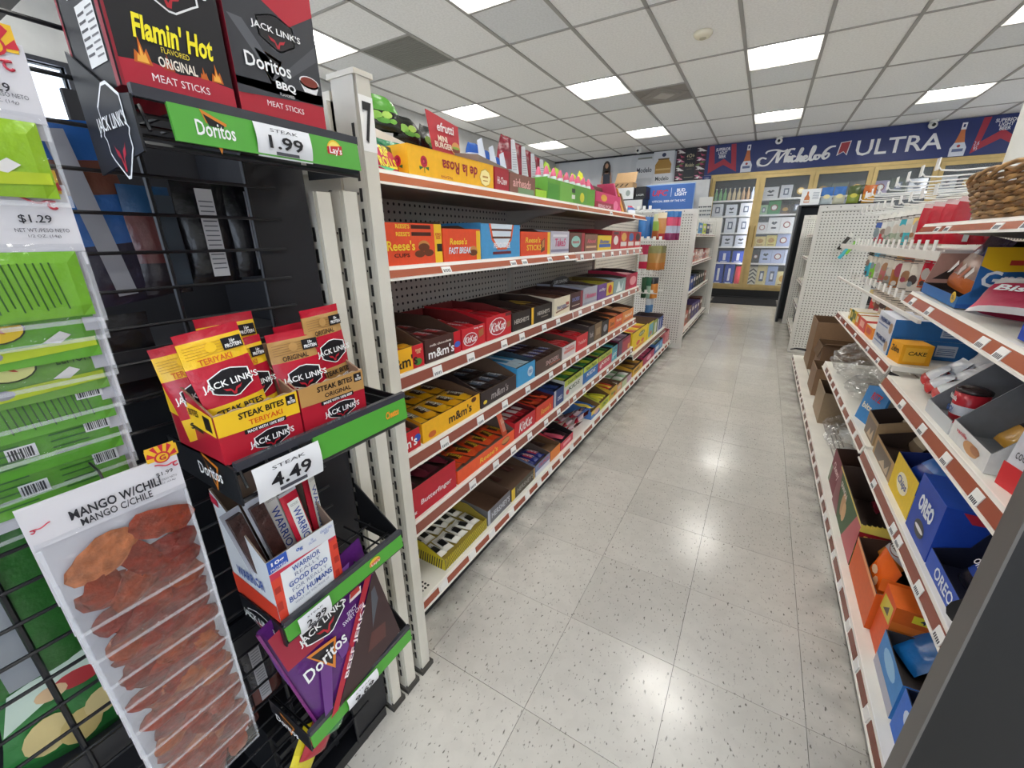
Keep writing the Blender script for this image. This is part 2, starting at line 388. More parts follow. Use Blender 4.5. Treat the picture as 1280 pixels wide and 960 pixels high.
def dome(x, y, label):
    t = thing('security_camera', label, 'security camera', (x, y, CEIL), 0, 'white dome security cameras')
    obj('mount', MB().lathe([(.055, 0), (.055, -.02), (.05, -.025)], C('e9e9e6', .5), 16), t)
    mb = MB().lathe([(.03, -.022), (.05, -.04), (.056, -.065), (.047, -.09), (.025, -.108), (.004, -.112)], C('f0f0ee', .4), 16)
    obj('ball', mb, t, smooth=True)
    obj('lens', MB().lathe([(.022, 0), (.022, .012), (.003, .016)], C('101014', .1), 14), t, (0, -.045, -.068), (PI/2, 0, 0))
dome(-.10, 9.28, 'white dome camera on the ceiling above the script lettering')
dome(1.86, 9.28, 'white dome camera on the ceiling above the block capitals')
dome(-2.38, 8.8, 'white dome camera on the ceiling before the white banner')
# ---------------------------------------------------------------- back wall: beer cooler, banner, posters
struct(obj('wall_back', MB().box(XW, -1.10, 9.45, 9.55, 0, CEIL, wallm)))
GOLD = C('c8ad74', .38, 'gold')
ck = thing('beer_cooler', 'long walk-in beer cooler with gold framed glass doors', 'cooler', (0, 9.4, 0))
DX = [(-1.07, -.285), (-.25, .52), (.535, 1.305), (1.32, 2.09), (2.105, 2.875), (2.89, 3.66)]
obj('kick_plate', MB().box(-1.10, 3.7, -.02, .0, 0, .16, C('141416', .5)).box(-1.10, 3.7, -.09, -.02, 0, .02, C('1c1c20', .6)), ck)
mb = MB().box(-1.12, 3.7, -.03, .04, 2.19, 2.242, GOLD).box(-1.12, 3.7, -.03, .04, .155, .2, GOLD).box(-1.12, -1.08, -.03, .04, .2, 2.19, GOLD)
obj('surround_frame', mb, ck)
for (a, b), (c, d) in zip(DX, DX[1:]):
    obj('mullion', MB().box(b-.004, c+.004, -.025, .04, .2, 2.19, GOLD), ck)
inn = C('d8dade', .6)
obj('liner', MB().box(-1.12, 3.7, .66, .70, .1, 2.3, C('33363c', .7)).box(-1.16, -1.12, 0, .7, .1, 2.3, inn).box(-1.12, 3.7, 0, .7, .1, .155, inn).box(-1.12, 3.7, .04, .7, 2.26, 2.3, C('2a2c30', .6)), ck)
SHZ = [.225, .655, .96, 1.21, 1.52, 1.79]
for i, (a, b) in enumerate(DX):
    f = MB(); t_ = .055
    f.box(a, a+t_, -.05, -.02, .205, 2.185, GOLD).box(b-t_, b, -.05, -.02, .205, 2.185, GOLD).box(a+t_, b-t_, -.05, -.02, 2.13, 2.185, GOLD).box(a+t_, b-t_, -.05, -.02, .205, .26, GOLD)
    d = obj('door', f, ck)
    obj('glass', MB().box(a+t_, b-t_, -.037, -.033, .26, 2.13, C('dfe8ee', .03, 'glass', alpha=.10)), d)
    hx = b-t_+.02 if i % 2 == 0 else a+.02
    obj('handle', MB().path([(hx, -.05, .95), (hx, -.085, .97), (hx, -.085, 1.3), (hx, -.05, 1.32)], .009, C('8a6f30', .3), 6), d)
    obj('light_strip', MB().box(b-.03, b-.012, .0, .012, .3, 2.1, C('eef4ff', .5, 'plain', emit=9)), ck)
    for z in SHZ:
        obj('shelf', MB().box(a+.01, b-.01, .06, .60, z-.018, z-.004, C('e4e6ea', .4)).box(a+.01, b-.01, .045, .06, z-.028, z+.002, C('f2f3f5', .4)), ck)
def case_on(x, y, z, w, h, col, pat, label, group, d=.26):
    o = obj('beer_case', MB().box(-w/2, w/2, 0, d, 0, h, col), None, (x, y, z)); tag(o, label, 'beer case', group)
    if pat == 'ring': rects(o, [('p', ell(0, h*.5, w*.28, w*.28), '8c2b35'), ('p', ell(0, h*.5, w*.2, w*.2), 'f0f0f0', 1)])
    elif pat == 'logo': rects(o, [('p', [(-w*.25, h*.62), (0, h*.5), (w*.25, h*.66), (w*.1, h*.75), (-.0, h*.66), (-w*.1, h*.75)], '3c4350'), (-w*.2, w*.2, h*.25, h*.36, '3c4350')])
    elif pat == 'bar': rects(o, [(-w*.12, w*.12, h*.2, h*.8, 'eef2fb'), (-w*.3, w*.3, h*.06, h*.12, 'eef2fb')])
    elif pat == 'can': rects(o, [(-w*.22, w*.22, h*.25, h*.75, '5b6680'), (-w*.12, w*.12, h*.35, h*.65, 'e8ecf4', 1)])
    elif pat == 'gold': rects(o, [('p', ell(0, h*.55, w*.3, h*.22), 'b48a3a'), (-w*.3, w*.3, h*.12, h*.2, '8a6a2a')])
    elif pat == 'blk': rects(o, [('p', ell(0, h*.5, w*.3, w*.3), 'b8963c'), ('p', ell(0, h*.5, w*.18, w*.18), 'e9e0c0', 1)])
    elif pat == 'zig': rects(o, [('p', [(-w*.45, h*(.1+.2*q)), (0, h*(.25+.2*q)), (w*.45, h*(.1+.2*q)), (w*.45, h*(.18+.2*q)), (0, h*(.33+.2*q)), (-w*.45, h*(.18+.2*q))], '1b1b22') for q in range(4)])
    return o
def bottle_me(col, cap):
    k = ('bt', col, cap)
    if k not in TC:
        TC[k] = MB().lathe([(.028, 0), (.03, .01), (.03, .12), (.012, .17), (.011, .205), (.013, .21), (.013, .22)], None, 8, mats=[C(col, .15)]*5+[C(cap, .4)]*2).mesh('bottle', True)
    return TC[k]
rowsA = [  # (door index, shelf, [(width, height, colour, pattern)...], words)
 (0, 0, [(.17, .40, '1d3fa8', 'bar'), (.17, .40, '2146b4', 'bar'), (.17, .40, '1d3fa8', 'bar'), (.10, .36, 'b01e2c', None)], 'blue beer case on the bottom shelf behind the first cooler door'),
 (0, 1, [(.20, .22, '2450c0', 'bar'), (.20, .22, '2450c0', 'bar'), (.20, .22, '1d43ae', 'bar')], 'blue beer case on the second lowest shelf, first cooler door'),
 (0, 2, [(.22, .21, 'd8d2d4', 'zig'), (.20, .20, 'dfe4f2', 'logo'), (.20, .20, 'dfe4f2', 'logo')], 'patterned white beer case on the third lowest shelf, first cooler door'),
 (0, 3, [(.22, .26, 'e6e9f2', 'logo'), (.19, .27, 'e3e7f1', 'can'), (.19, .27, 'e3e7f1', 'can')], 'white beer case on the middle shelf behind the first cooler door'),
 (0, 4, [(.19, .22, 'e8ebf4', 'can'), (.19, .2, 'dde3ef', 'logo'), (.2, .22, 'e8ebf4', 'can')], 'white carton on the second highest shelf, first cooler door'),
 (1, 0, [(.14, .36, 'dcd9c8', 'zig'), (.17, .38, 'e2d49a', 'can'), (.17, .38, '9eb2e2', 'can'), (.20, .28, 'd8cd9a', 'gold')], 'tall beer case on the bottom shelf behind the second cooler door'),
 (1, 1, [(.13, .24, '30343e', 'ring'), (.19, .25, 'bccaf0', 'logo'), (.2, .25, 'c4d0f2', 'ring'), (.14, .25, 'cfd8f2', 'can')], 'pale blue beer case on the second lowest shelf, second cooler door'),
 (1, 2, [(.18, .18, 'e4d288', 'gold'), (.17, .2, 'ddd07c', 'gold'), (.2, .22, 'b9c6ee', 'ring'), (.1, .22, 'e6e9f2', 'logo')], 'beer case on the third lowest shelf, second cooler door'),
 (1, 3, [(.17, .18, 'e3e4ea', 'ring'), (.2, .26, 'eceef4', 'logo'), (.2, .26, 'eceef4', 'ring'), (.1, .24, 'e3e4ea', 'can')], 'white beer case on the middle shelf behind the second cooler door'),
 (1, 4, [(.12, .17, '9fc8a0', 'can'), (.2, .24, '2c8a48', 'ring'), (.15, .15, '4a3a2a', 'gold'), (.2, .22, '26201e', 'can')], 'dark or green pack on the second highest shelf, second cooler door'),
 (1, 5, [(.24, .2, 'e9ebf1', 'logo'), (.18, .22, 'e0e4ee', 'can'), (.19, .22, '1b1a1a', 'blk')], 'pack on the top shelf behind the second cooler door'),
 (2, 5, [(.22, .22, '3d4636', 'gold'), (.22, .2, '55604a', 'can'), (.2, .22, '2a2c24', 'blk')], 'dark green pack on the top shelf behind the third cooler door'),
 (3, 5, [(.2, .2, 'b0a4cc', 'ring'), (.2, .22, '3f4a3a', 'can'), (.22, .2, 'cfd3dc', 'logo')], 'pack on the top shelf behind the fourth cooler door'),
 (4, 5, [(.22, .22, 'c8ccd6', 'logo'), (.2, .2, '2b2d33', 'blk'), (.2, .2, 'c2a860', 'gold')], 'pack on the top shelf behind the fifth cooler door'),
 (2, 4, [(.22, .22, 'e2e6ef', 'can'), (.22, .22, 'e2e6ef', 'can'), (.2, .22, 'd6dbe8', 'logo')], 'white carton on the second highest shelf, third cooler door')]
for di, si, items, lb in rowsA:
    a, b = DX[di]; tot = sum(i[0] for i in items); items = [(q[0]*min(1, (b-a-.11)/tot),)+q[1:] for q in items]; tot = sum(i[0] for i in items); gap = (b-a-.10-tot)/max(1, len(items)-1); x = a+.05
    for w_, h_, c_, p_ in items:
        case_on(x+w_/2, 9.4+.09+R.uniform(0, .02), SHZ[si]-.003, w_, h_, c_, p_, lb, lb.split(' on the ')[0]+'s on '+'shelf %d of door %d' % (si+1, di+1)); x += w_+gap
for q in range(9):
    c_ = ('7fbf7a', '7fbf7a', '7fbf7a', 'd9c9a0', 'd9c9a0', 'd9c9a0', 'c9a27a', 'c9a27a', 'b9c6e0')[q]
    o = link('beer_bottle', bottle_me(c_, 'd8d8d0'), None, (-.99+q*.078, 9.4+.12, SHZ[5]-.003))
    tag(o, {'7fbf7a': 'green bottle on the top shelf of the first cooler door', 'd9c9a0': 'pale amber bottle on the top shelf of the first cooler door', 'c9a27a': 'brown bottle on the top shelf of the first cooler door', 'b9c6e0': 'pale blue bottle at the end of the top shelf, first cooler door'}[c_], 'bottle', 'bottles '+c_+' on top cooler shelf' if c_ != 'b9c6e0' else None)
# blue beer banner
BL = '20306e'
bn = thing('beer_banner', 'long dark blue beer banner above the gold cooler doors', 'banner', (0, 9.37, 0))
obj('board', MB().box(-1.24, 3.7, -.008, .02, 2.245, 2.745, C(BL, .35)), bn)
rects(bn, [('p', [(-1.20, 2.73), (-1.12, 2.73), (-1.08, 2.42), (-.93, 2.50), (-.80, 2.40), (-.84, 2.73), (-.76, 2.73), (-.70, 2.27), (-.93, 2.40), (-1.18, 2.27)], 'a8283e', 1),
           ('p', [(.79, 2.585), (.93, 2.60), (.905, 2.385), (.85, 2.44), (.765, 2.39)], 'e6e2e4', 1), ('p', [(.802, 2.575), (.918, 2.588), (.893, 2.405), (.85, 2.452), (.783, 2.41)], 'a5343c', 2),
           ('p', [(2.42, 2.73), (2.50, 2.73), (2.46, 2.42), (2.66, 2.56), (2.84, 2.42), (2.86, 2.73), (2.94, 2.73), (2.94, 2.27), (2.66, 2.44), (2.38, 2.27)], 'a8283e', 1)], -.008)
for bx in (-.545, 2.235):
    rects(bn, [('p', [(bx-.085, 2.25), (bx+.085, 2.25), (bx+.09, 2.36), (bx+.055, 2.43), (bx-.055, 2.43), (bx-.09, 2.36)], 'd9deea', 1), ('p', [(bx-.055, 2.43), (bx+.055, 2.43), (bx+.03, 2.55), (bx+.022, 2.62), (bx-.022, 2.62), (bx-.03, 2.55)], 'c8713c', 1),
               (bx-.028, bx+.028, 2.60, 2.69, 'e8eaf0', 2), (bx-.012, bx+.012, 2.63, 2.67, BL, 3), (bx-.06, bx+.06, 2.31, 2.35, '5e6a92', 2), ('p', ell(bx, 2.385, .02, .02, 10), 'a5343c', 2)], -.008, name='bottle_print')
    text(bn, '2.6\n95', bx+.19, 2.37, .055, .12, 'cfd6ea', -.008)
text(bn, 'SUPERIOR\nLIGHT\nBEER', -.965, 2.60, .24, .17, 'eef0f6', -.008, bold=.02)
text(bn, 'SUPERIOR\nLIGHT\nBEER', 2.67, 2.62, .24, .15, 'eef0f6', -.008, bold=.02)
text(bn, 'ULTRA', 1.53, 2.475, 1.04, .225, 'f2f2f4', -.008, bold=.012)
STROKES = [[(-0.246, 2.437), (-0.311, 2.457), (-0.362, 2.418), (-0.356, 2.361), (-0.289, 2.33), (-0.205, 2.349), (-0.136, 2.441), (-0.093, 2.515), (-0.062, 2.555)], [(-0.264, 2.522), (-0.235, 2.554), (-0.12, 2.564), (-0.003, 2.533), (0.057, 2.554)], [(-0.062, 2.555), (-0.073, 2.455), (-0.073, 2.361)], [(-0.073, 2.361), (-0.009, 2.465), (0.069, 2.542), (0.13, 2.555), (0.162, 2.548)], [(0.086, 2.546), (0.052, 2.453), (0.051, 2.358)], [(0.101, 2.449), (0.09, 2.386), (0.11, 2.361), (0.134, 2.388)], [(0.113, 2.482), (0.119, 2.485)], [(0.193, 2.43), (0.156, 2.445), (0.138, 2.397), (0.162, 2.356), (0.208, 2.379)], [(0.233, 2.436), (0.268, 2.49), (0.28, 2.54), (0.263, 2.545), (0.239, 2.455), (0.219, 2.351)], [(0.22, 2.367), (0.238, 2.411), (0.267, 2.431), (0.276, 2.404), (0.27, 2.366), (0.296, 2.352), (0.325, 2.38)], [(0.325, 2.38), (0.361, 2.406), (0.345, 2.432), (0.316, 2.415), (0.314, 2.372), (0.35, 2.351), (0.401, 2.396)], [(0.401, 2.396), (0.446, 2.482), (0.454, 2.552), (0.432, 2.562), (0.409, 2.467), (0.409, 2.377), (0.437, 2.359), (0.473, 2.39)], [(0.514, 2.427), (0.477, 2.423), (0.475, 2.38), (0.509, 2.366), (0.537, 2.399), (0.517, 2.427), (0.564, 2.411)], [(0.728, 2.536), (0.667, 2.531), (0.609, 2.485), (0.581, 2.404), (0.613, 2.362), (0.655, 2.392), (0.66, 2.432), (0.626, 2.443), (0.605, 2.421)]]
mb = MB()
for st in STROKES:
    P = [Vector((a, 0, b)) for a, b in st]; Q = []
    for i in range(len(P)-1):
        p0 = P[max(i-1, 0)]; p1 = P[i]; p2 = P[i+1]; p3 = P[min(i+2, len(P)-1)]
        for s in range(5):
            t = s/5; Q.append(.5*((2*p1)+(p2-p0)*t+(2*p0-5*p1+4*p2-p3)*t*t+(3*p1-p0-3*p2+p3)*t**3))
    Q.append(P[-1])
    for i in range(len(Q)-1):
        d = (Q[i+1]-Q[i]); 
        if d.length < 1e-5: continue
        d.normalize(); n = Vector((-d.z, 0, d.x)); wd = .012+.009*max(0, -d.z)**1.5+.003*abs(d.z)
        a = Q[i]-d*.004; b = Q[i+1]+d*.004
        k_ = Vector((0, -.00006*(len(mb.f) % 60), 0)); mb.poly([tuple(a+n*wd+k_), tuple(b+n*wd+k_), tuple(b-n*wd+k_), tuple(a-n*wd+k_)], C('f2f2f4', .4))
obj('script_lettering', mb, bn, (0, -.0095, 0))
# price board at the banner's left end
t = thing('price_board', 'narrow blue board reading 2.6 and 95 beside the first cooler door', 'sign', (-1.19, 9.36, 0))
obj('board', MB().box(-.07, .085, -.006, .006, 1.72, 2.235, C(BL, .4)), t)
text(t, 'SUPERIOR\nLIGHT\nBEER', .01, 2.17, .08, .07, 'dfe4f2', -.006); text(t, '2.6', .01, 2.02, .11, .07, 'f2f2f6', -.006, bold=.02); text(t, 'CARBS', .01, 1.955, .1, .025, 'f2f2f6', -.006); text(t, '95', .01, 1.85, .09, .07, 'f2f2f6', -.006, bold=.02); text(t, 'CALORIES', .01, 1.78, .12, .025, 'f2f2f6', -.006)
# white vinyl beer banner on the left
t = thing('vinyl_banner', 'creased white vinyl beer banner high on the back wall', 'banner', (0, 9.43, 0))
mb = MB(); nx = 40
for i in range(nx):
    x0 = -4.3+i*(2.52/nx); x1 = x0+2.52/nx; f = lambda x: -.02-.012*math.sin(x*9)-.008*math.sin(x*23)
    mb.poly([(x0, f(x0), 2.14), (x1, f(x1), 2.14), (x1, f(x1)*.6, 2.72), (x0, f(x0)*.6, 2.72)], C('cfd2d8', .35))
obj('vinyl_sheet', mb, t, smooth=True)
obj('top_rail', MB().box(-4.4, -1.25, -.03, .0, 2.72, 2.75, C('1c1e28', .5)), t)
# printed figure and printed cans
rects(t, [('p', ell(-3.18, 2.55, .075, .115), '2e201c', 1), ('p', ell(-3.18, 2.57, .035, .05), 'c99b80', 2), ('p', [(-3.27, 2.44), (-3.22, 2.48), (-3.14, 2.48), (-3.08, 2.44), (-3.05, 2.25), (-3.12, 2.18), (-3.24, 2.18), (-3.30, 2.26)], 'c99b80', 1),
          ('p', [(-3.25, 2.42), (-3.10, 2.42), (-3.09, 2.20), (-3.25, 2.20)], '20243e', 2), ('p', [(-3.26, 2.58), (-3.27, 2.38), (-3.22, 2.42), (-3.225, 2.58)], '2e201c', 3), ('p', [(-3.10, 2.58), (-3.135, 2.58), (-3.14, 2.42), (-3.09, 2.38)], '2e201c', 3)], -.036, name='printed_figure')
rects(t, [('p', [(-2.56, 2.28), (-2.22, 2.28), (-2.22, 2.58), (-2.27, 2.64), (-2.51, 2.64), (-2.56, 2.58)], 'dfe1e6', 1), (-2.53, -2.25, 2.63, 2.66, '8a8c86', 2)], -.036, name='printed_can')
text(t, 'Modelo', -2.39, 2.43, .30, .09, '3a3f4e', -.037, bold=.02)
o = thing('can_poster', 'white poster printed with a gold topped beer can', 'poster', (-2.02, 9.385, 0))
obj('sheet', MB().box(-.2, .2, -.004, .004, 2.16, 2.735, C('dcdee4', .4)), o)
rects(o, [('p', [(-.15, 2.34), (.15, 2.34), (.155, 2.50), (.10, 2.585), (-.10, 2.585), (-.155, 2.50)], 'bb8c3c', 1), (-.105, .105, 2.585, 2.61, '6c5326', 2), (-.14, .14, 2.40, 2.43, 'e0bd74', 2), (-.16, .16, 2.18, 2.34, 'e6e8ec', 1), ('p', ell(0, 2.67, .04, .035), '2a3358', 1)], -.004, name='printed_can')
text(o, 'Modelo', 0, 2.25, .26, .075, '3a3f4e', -.004, bold=.02)
for xx, lb in ((-1.70, 'patterned pink and black poster strip beside the gold can poster'), (-1.335, 'patterned pink and black poster strip beside the blue banner')):
    o = thing('patterned_poster', lb, 'poster', (xx, 9.385, 0))
    wd = .085 if xx < -1.6 else .095
    obj('sheet', MB().box(-wd, wd, -.004, .004, 2.18, 2.74, C('3a1426', .4)), o)
    it = []
    for q in range(7):
        z = 2.2+q*.077; s = 1 if q % 2 else -1
        it += [('p', [(-wd*s, z), (-wd*.2*s, z), (wd*.9*s, z+.06), (wd*.3*s, z+.065)], ('e58aa8', '111018', 'f0ece8', '6a8a4a')[q % 4], 1), ('p', [(wd*.1*s, z), (wd*.8*s, z+.01), (-wd*.2*s, z+.05)], ('f0ece8', 'c04468')[q % 2], 2)]
    rects(o, it, -.004)
o = thing('dark_poster', 'dark navy poster with pale beer lettering and emblem', 'poster', (-1.525, 9.384, 0))
obj('sheet', MB().box(-.1, .1, -.004, .004, 2.18, 2.74, C('14151f', .4)), o)
text(o, 'Modelo', 0, 2.45, .16, .065, 'c9bd98', -.004, bold=.015); text(o, 'Especial', 0, 2.55, .10, .02, 'c9bd98', -.004); text(o, 'CERVEZA', 0, 2.38, .10, .012, '8f886e', -.004)
rects(o, [('p', ell(0, 2.61, .03, .035, 12), 'c9bd98', 1), ('p', ell(0, 2.61, .018, .022, 12), '14151f', 2), ('p', [(-.07, 2.6), (-.045, 2.64), (-.045, 2.58)], 'c9bd98', 1), ('p', [(.07, 2.6), (.045, 2.64), (.045, 2.58)], 'c9bd98', 1), (-.08, .08, 2.235, 2.24, 'c9bd98', 1)], -.004)
# low cabinet the cartons stand on, and the fight-night banner
t = thing('wine_cooler', 'black upright display cooler under the white carton, far back', 'cooler', (-2.5, 8.05, 0))
obj('cabinet', MB().box(-.45, .48, 0, .4, 0, 1.79, C('26272b', .4)), t); obj('header_light', MB().box(-.44, .47, -.012, 0, 1.62, 1.77, C('d5d7da', .4)), t)
t = thing('white_carton', 'long white carton with grey print at the back, under a flattened box', 'box', (-2.46, 8.05, 1.79))
obj('carton', MB().box(-.36, .26, 0, .3, 0, .19, 'e3e5e8', right='1c1d22'), t); rects(t, [('p', ell(-.12, .09, .12, .05), 'b8d0b0', 1), ('p', ell(.16, .1, .04, .05), '9aa4a2', 1)]); 
t = thing('black_carton', 'black carton end beside the long white carton', 'box', (-2.08, 8.05, 1.79)); obj('carton', MB().box(-.08, .1, 0, .3, 0, .19, '1b1c22'), t); text(t, 'LAGER', 0, .06, .13, .03, 'd8d8d8')
t = thing('cardboard_box', 'brown cardboard box with dark slashes on the white carton', 'box', (-2.47, 8.06, 1.98))
obj('carton', MB().box(-.30, .24, 0, .28, 0, .09, 'b08f68'), t); obj('flap', MB().hexa([(-.12, .1, .09), (.26, .1, .09), (.26, .12, .09), (-.12, .12, .09), (-.10, .16, .27), (.27, .16, .27), (.27, .175, .27), (-.10, .175, .27)], mt('b2926c')), t)
rects(t, [('p', [(-.27+q*.09, .02), (-.24+q*.09, .02), (-.19+q*.09, .07), (-.22+q*.09, .07)], '4a3a2a', 1) for q in range(5)])
t = thing('sports_banner', 'blue fight and beer banner with red and white letters', 'banner', (-1.67, 8.5, 0))
obj('board', MB().box(-.42, .42, -.006, .012, 1.1, 2.03, C('3a66b0', .4)), t); obj('edge', MB().box(-.435, .435, .0, .008, 1.09, 2.045, C('9db6d8', .4)), t)
text(t, 'UFC', -.16, 1.90, .28, .10, 'c4283a', -.006, shear=.25, bold=.03); text(t, 'BUD\nLIGHT', .20, 1.90, .2, .12, 'f0f4fa', -.006, bold=.03)
rects(t, [(.03, .036, 1.83, 1.98, 'dfe8f4', 1)], -.006); text(t, 'OFFICIAL BEER OF THE UFC', 0, 1.76, .58, .035, 'e8eef8', -.006, bold=.02)
t = thing('grey_panel', 'pale grey shelf end panel behind the blue fight banner', 'shelf panel', (-1.2, 8.72, 0))
obj('panel', MB().box(-.85, .16, 0, .03, 0, 2.1, C('c4c6c8', .5, 'metal')), t)
t = thing('sunglasses_rack', 'rack of dark sunglasses hung in rows before the cooler', 'rack', (-.97, 7.9, 0))
obj('stand', MB().box(-.10, .10, .03, .06, .02, 1.75, C('d8d8d4', .4)).box(-.15, .15, -.1, .15, 0, .02, C('d8d8d4', .4)), t)
for r_ in range(6):
    for c_ in range(3):
        s = thing('sunglasses', 'pair of dark sunglasses hanging on the white rack', 'sunglasses', (-.97-.068+c_*.068, 7.925, 1.30+r_*.06), 0, 'sunglasses on the rack')
        if r_+c_ == 0: SGM = MB().prism(ell(-.015, 0, .0135, .011, 10), 1, -.003, .003, C('17161a', .1)).prism(ell(.015, 0, .0135, .011, 10), 1, -.003, .003, C('17161a', .1)).mesh('lenses'); SGF = MB().path([(-.028, 0, .008), (-.028, .028, .006)], .0015, C('2a2420'), 4).path([(.028, 0, .008), (.028, .028, .006)], .0015, C('2a2420'), 4).path([(-.028, 0, .008), (.028, 0, .008)], .0015, C('2a2420'), 4).mesh('frame')
        link('lenses', SGM, s); link('frame', SGF, s)
t = thing('wood_panel', 'tan wooden panel standing on the floor beside the first cooler door', 'panel', (-.76, 7.75, 0))
obj('board', MB().box(-.03, .0, 0, .62, .0, 1.05, C('b98d5c', .5, 'metal')), t); obj('strap', MB().box(-.002, .003, 0, .62, .62, .635, C('1a1816')).box(-.002, .003, 0, .62, .30, .312, C('1a1816')), t)
# ---------------------------------------------------------------- shelving
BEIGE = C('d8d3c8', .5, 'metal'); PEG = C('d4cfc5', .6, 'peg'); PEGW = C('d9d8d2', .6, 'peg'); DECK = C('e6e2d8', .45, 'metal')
RUST = '8f5346'; BLK = C('15151a', .5)
SLOPE = 0.0
def shelf_part(root, sgn, xf, y0, y1, z, depth, lip, rust, tags, zt=.018, glossy=.25, name='shelf', tilt=.006, slope=0.0, tagz=0.5, brackets=True, gaps=False):
    """sgn -1: shelf runs from its lip at xf towards -x (candy side); +1: towards +x. top surface at z."""
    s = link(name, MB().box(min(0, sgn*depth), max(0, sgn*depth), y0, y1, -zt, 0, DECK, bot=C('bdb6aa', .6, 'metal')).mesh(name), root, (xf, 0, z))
    if slope:
        s.location = (xf, y0, z); s.rotation_euler = (slope, 0, 0)
        me = s.data
        for v in me.vertices: v.co.y -= y0
        ya_, yb_ = 0, y1-y0
    else: ya_, yb_ = y0, y1
    o = -sgn   # outward
    mb = MB(); e = tilt*o
    x0 = 0.0
    def strip(za, zb, xa, xb, mat, y_0=ya_+.002, y_1=yb_-.002):
        mb.hexa([(xa, y_0, za), (xa+.003*o, y_0, za), (xa+.003*o, y_1, za), (xa, y_1, za), (xb, y_0, zb), (xb+.003*o, y_0, zb), (xb+.003*o, y_1, zb), (xb, y_1, zb)], mat)
    W = C('ece8e0', .4)
    def slab(a_, b_, zl, zh, i0, i1):
        f = lambda zz, k_: e*(-zz/lip)+k_*o
        return [(f(zl, i0), a_, zl), (f(zl, i1), a_, zl), (f(zl, i1), b_, zl), (f(zl, i0), b_, zl), (f(zh, i0), a_, zh), (f(zh, i1), a_, zh), (f(zh, i1), b_, zh), (f(zh, i0), b_, zh)]
    strip(-lip, -lip+.005, e+.004*o, e+.003*o, W); strip(-.005, .002, .001*o, .0, W); strip(-lip, .0, e, 0, W)
    obj('price_rail', mb, s)
    if gaps:                                    # short coloured cards with bare rail between
        y = ya_+.02
        while y < yb_-.10:
            l = R.uniform(.07, .13)
            m2 = MB(); m2.hexa(slab(y, y+l, -lip+.006, -.007, .0035, .0045), C(rust, glossy))
            obj('coloured_card', m2, s); 
            t = MB(); y2 = y+l+.006; t.hexa(slab(y2, y2+.032, -lip+.004, -.008, .004, .006), C('e9e7e4', .4))
            obj('price_tag', t, s)
            y = y2+.038
    else:
        m2 = MB(); m2.hexa(slab(ya_+.006, yb_-.006, -lip+.006, -.007, .0035, .0045), C(rust, glossy))
        obj('coloured_card', m2, s)
        for ty in tags:
            ty = ty-(y0 if slope else 0); a, b = ty-.019, ty+.019
            za, zb = -lip+.001, -.006-.1*lip
            t = MB(); t.hexa(slab(a, b, za, zb, .005, .007), C('ecebe8', .4))
            for q in range(5):
                yy = a+.005+q*.006; t.hexa(slab(yy, yy+.0028, za+.006, za+.014, .0068, .0076), C('3a3a44', .5))
            obj('price_tag', t, s)
    if brackets:
        for by in ((ya_+.02), (yb_-.02)):
            b = MB(); pr = [(sgn*depth, -zt), (sgn*depth*.12, -zt), (sgn*depth*.2, -zt-.012), (sgn*depth*.62, -zt-.03), (sgn*depth*.85, -zt-.06), (sgn*depth, -zt-.072)]
            b.prism(pr, 1, by-.0025, by+.0025, C('cfc8bc', .5, 'metal')); obj('bracket', b, s)
    return s
def gondola(name, label, sgn, xback, y0, nsec, sec, ztop, base, kick=True, peg=PEG):
    g = thing(name, label, 'shelving', (0, 0, 0))
    for i in range(nsec):
        a = y0+i*sec
        obj('back_panel', MB().box(xback-.004, xback+.004, a+.012, a+sec-.012, .08, ztop, peg), g)
        o = -sgn
        for q in (a, a+sec) if i == nsec-1 else (a,):
            u = MB().box(*sorted((xback, xback+.022*o)), q-.014, q+.014, .0, ztop+.02, C('cfc9be', .5, 'metal'))
            obj('upright', u, g)
    return g
# ---- candy shelving
XB = -1.10
GL = gondola('candy_shelving', 'long beige candy shelving with rust price rails and perforated back', -1, XB, .60, 3, 1.23, 1.30, None)
YS0, YS1, YS2, YS3 = .605, 1.835, 3.075, 4.33
tg = lambda a, b, n: [a+(b-a)*(i+.5)/n for i in range(n)]
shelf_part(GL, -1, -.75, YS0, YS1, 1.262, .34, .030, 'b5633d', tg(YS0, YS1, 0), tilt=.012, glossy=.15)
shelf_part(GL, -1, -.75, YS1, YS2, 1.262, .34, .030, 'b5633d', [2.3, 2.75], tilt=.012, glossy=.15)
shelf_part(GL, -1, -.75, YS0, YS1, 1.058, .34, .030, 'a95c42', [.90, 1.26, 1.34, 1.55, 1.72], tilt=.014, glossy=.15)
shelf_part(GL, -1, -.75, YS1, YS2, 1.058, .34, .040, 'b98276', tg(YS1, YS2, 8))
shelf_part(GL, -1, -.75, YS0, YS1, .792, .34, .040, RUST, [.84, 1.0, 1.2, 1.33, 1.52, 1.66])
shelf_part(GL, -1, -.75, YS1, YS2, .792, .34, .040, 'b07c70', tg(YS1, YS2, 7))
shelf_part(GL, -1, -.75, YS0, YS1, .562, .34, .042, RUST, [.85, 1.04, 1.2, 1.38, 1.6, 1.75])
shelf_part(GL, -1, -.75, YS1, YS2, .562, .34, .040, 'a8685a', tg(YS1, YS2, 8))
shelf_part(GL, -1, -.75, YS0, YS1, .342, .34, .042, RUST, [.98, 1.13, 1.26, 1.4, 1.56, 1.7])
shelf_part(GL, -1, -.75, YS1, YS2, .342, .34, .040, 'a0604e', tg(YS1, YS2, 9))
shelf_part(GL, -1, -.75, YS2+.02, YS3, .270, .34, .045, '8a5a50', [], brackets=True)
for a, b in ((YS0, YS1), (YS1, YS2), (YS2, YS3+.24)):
    shelf_part(GL, -1, -.722, a, b, .088, .378, .034, '9c5340', [], name='base_deck', gaps=True, brackets=False, zt=.01)
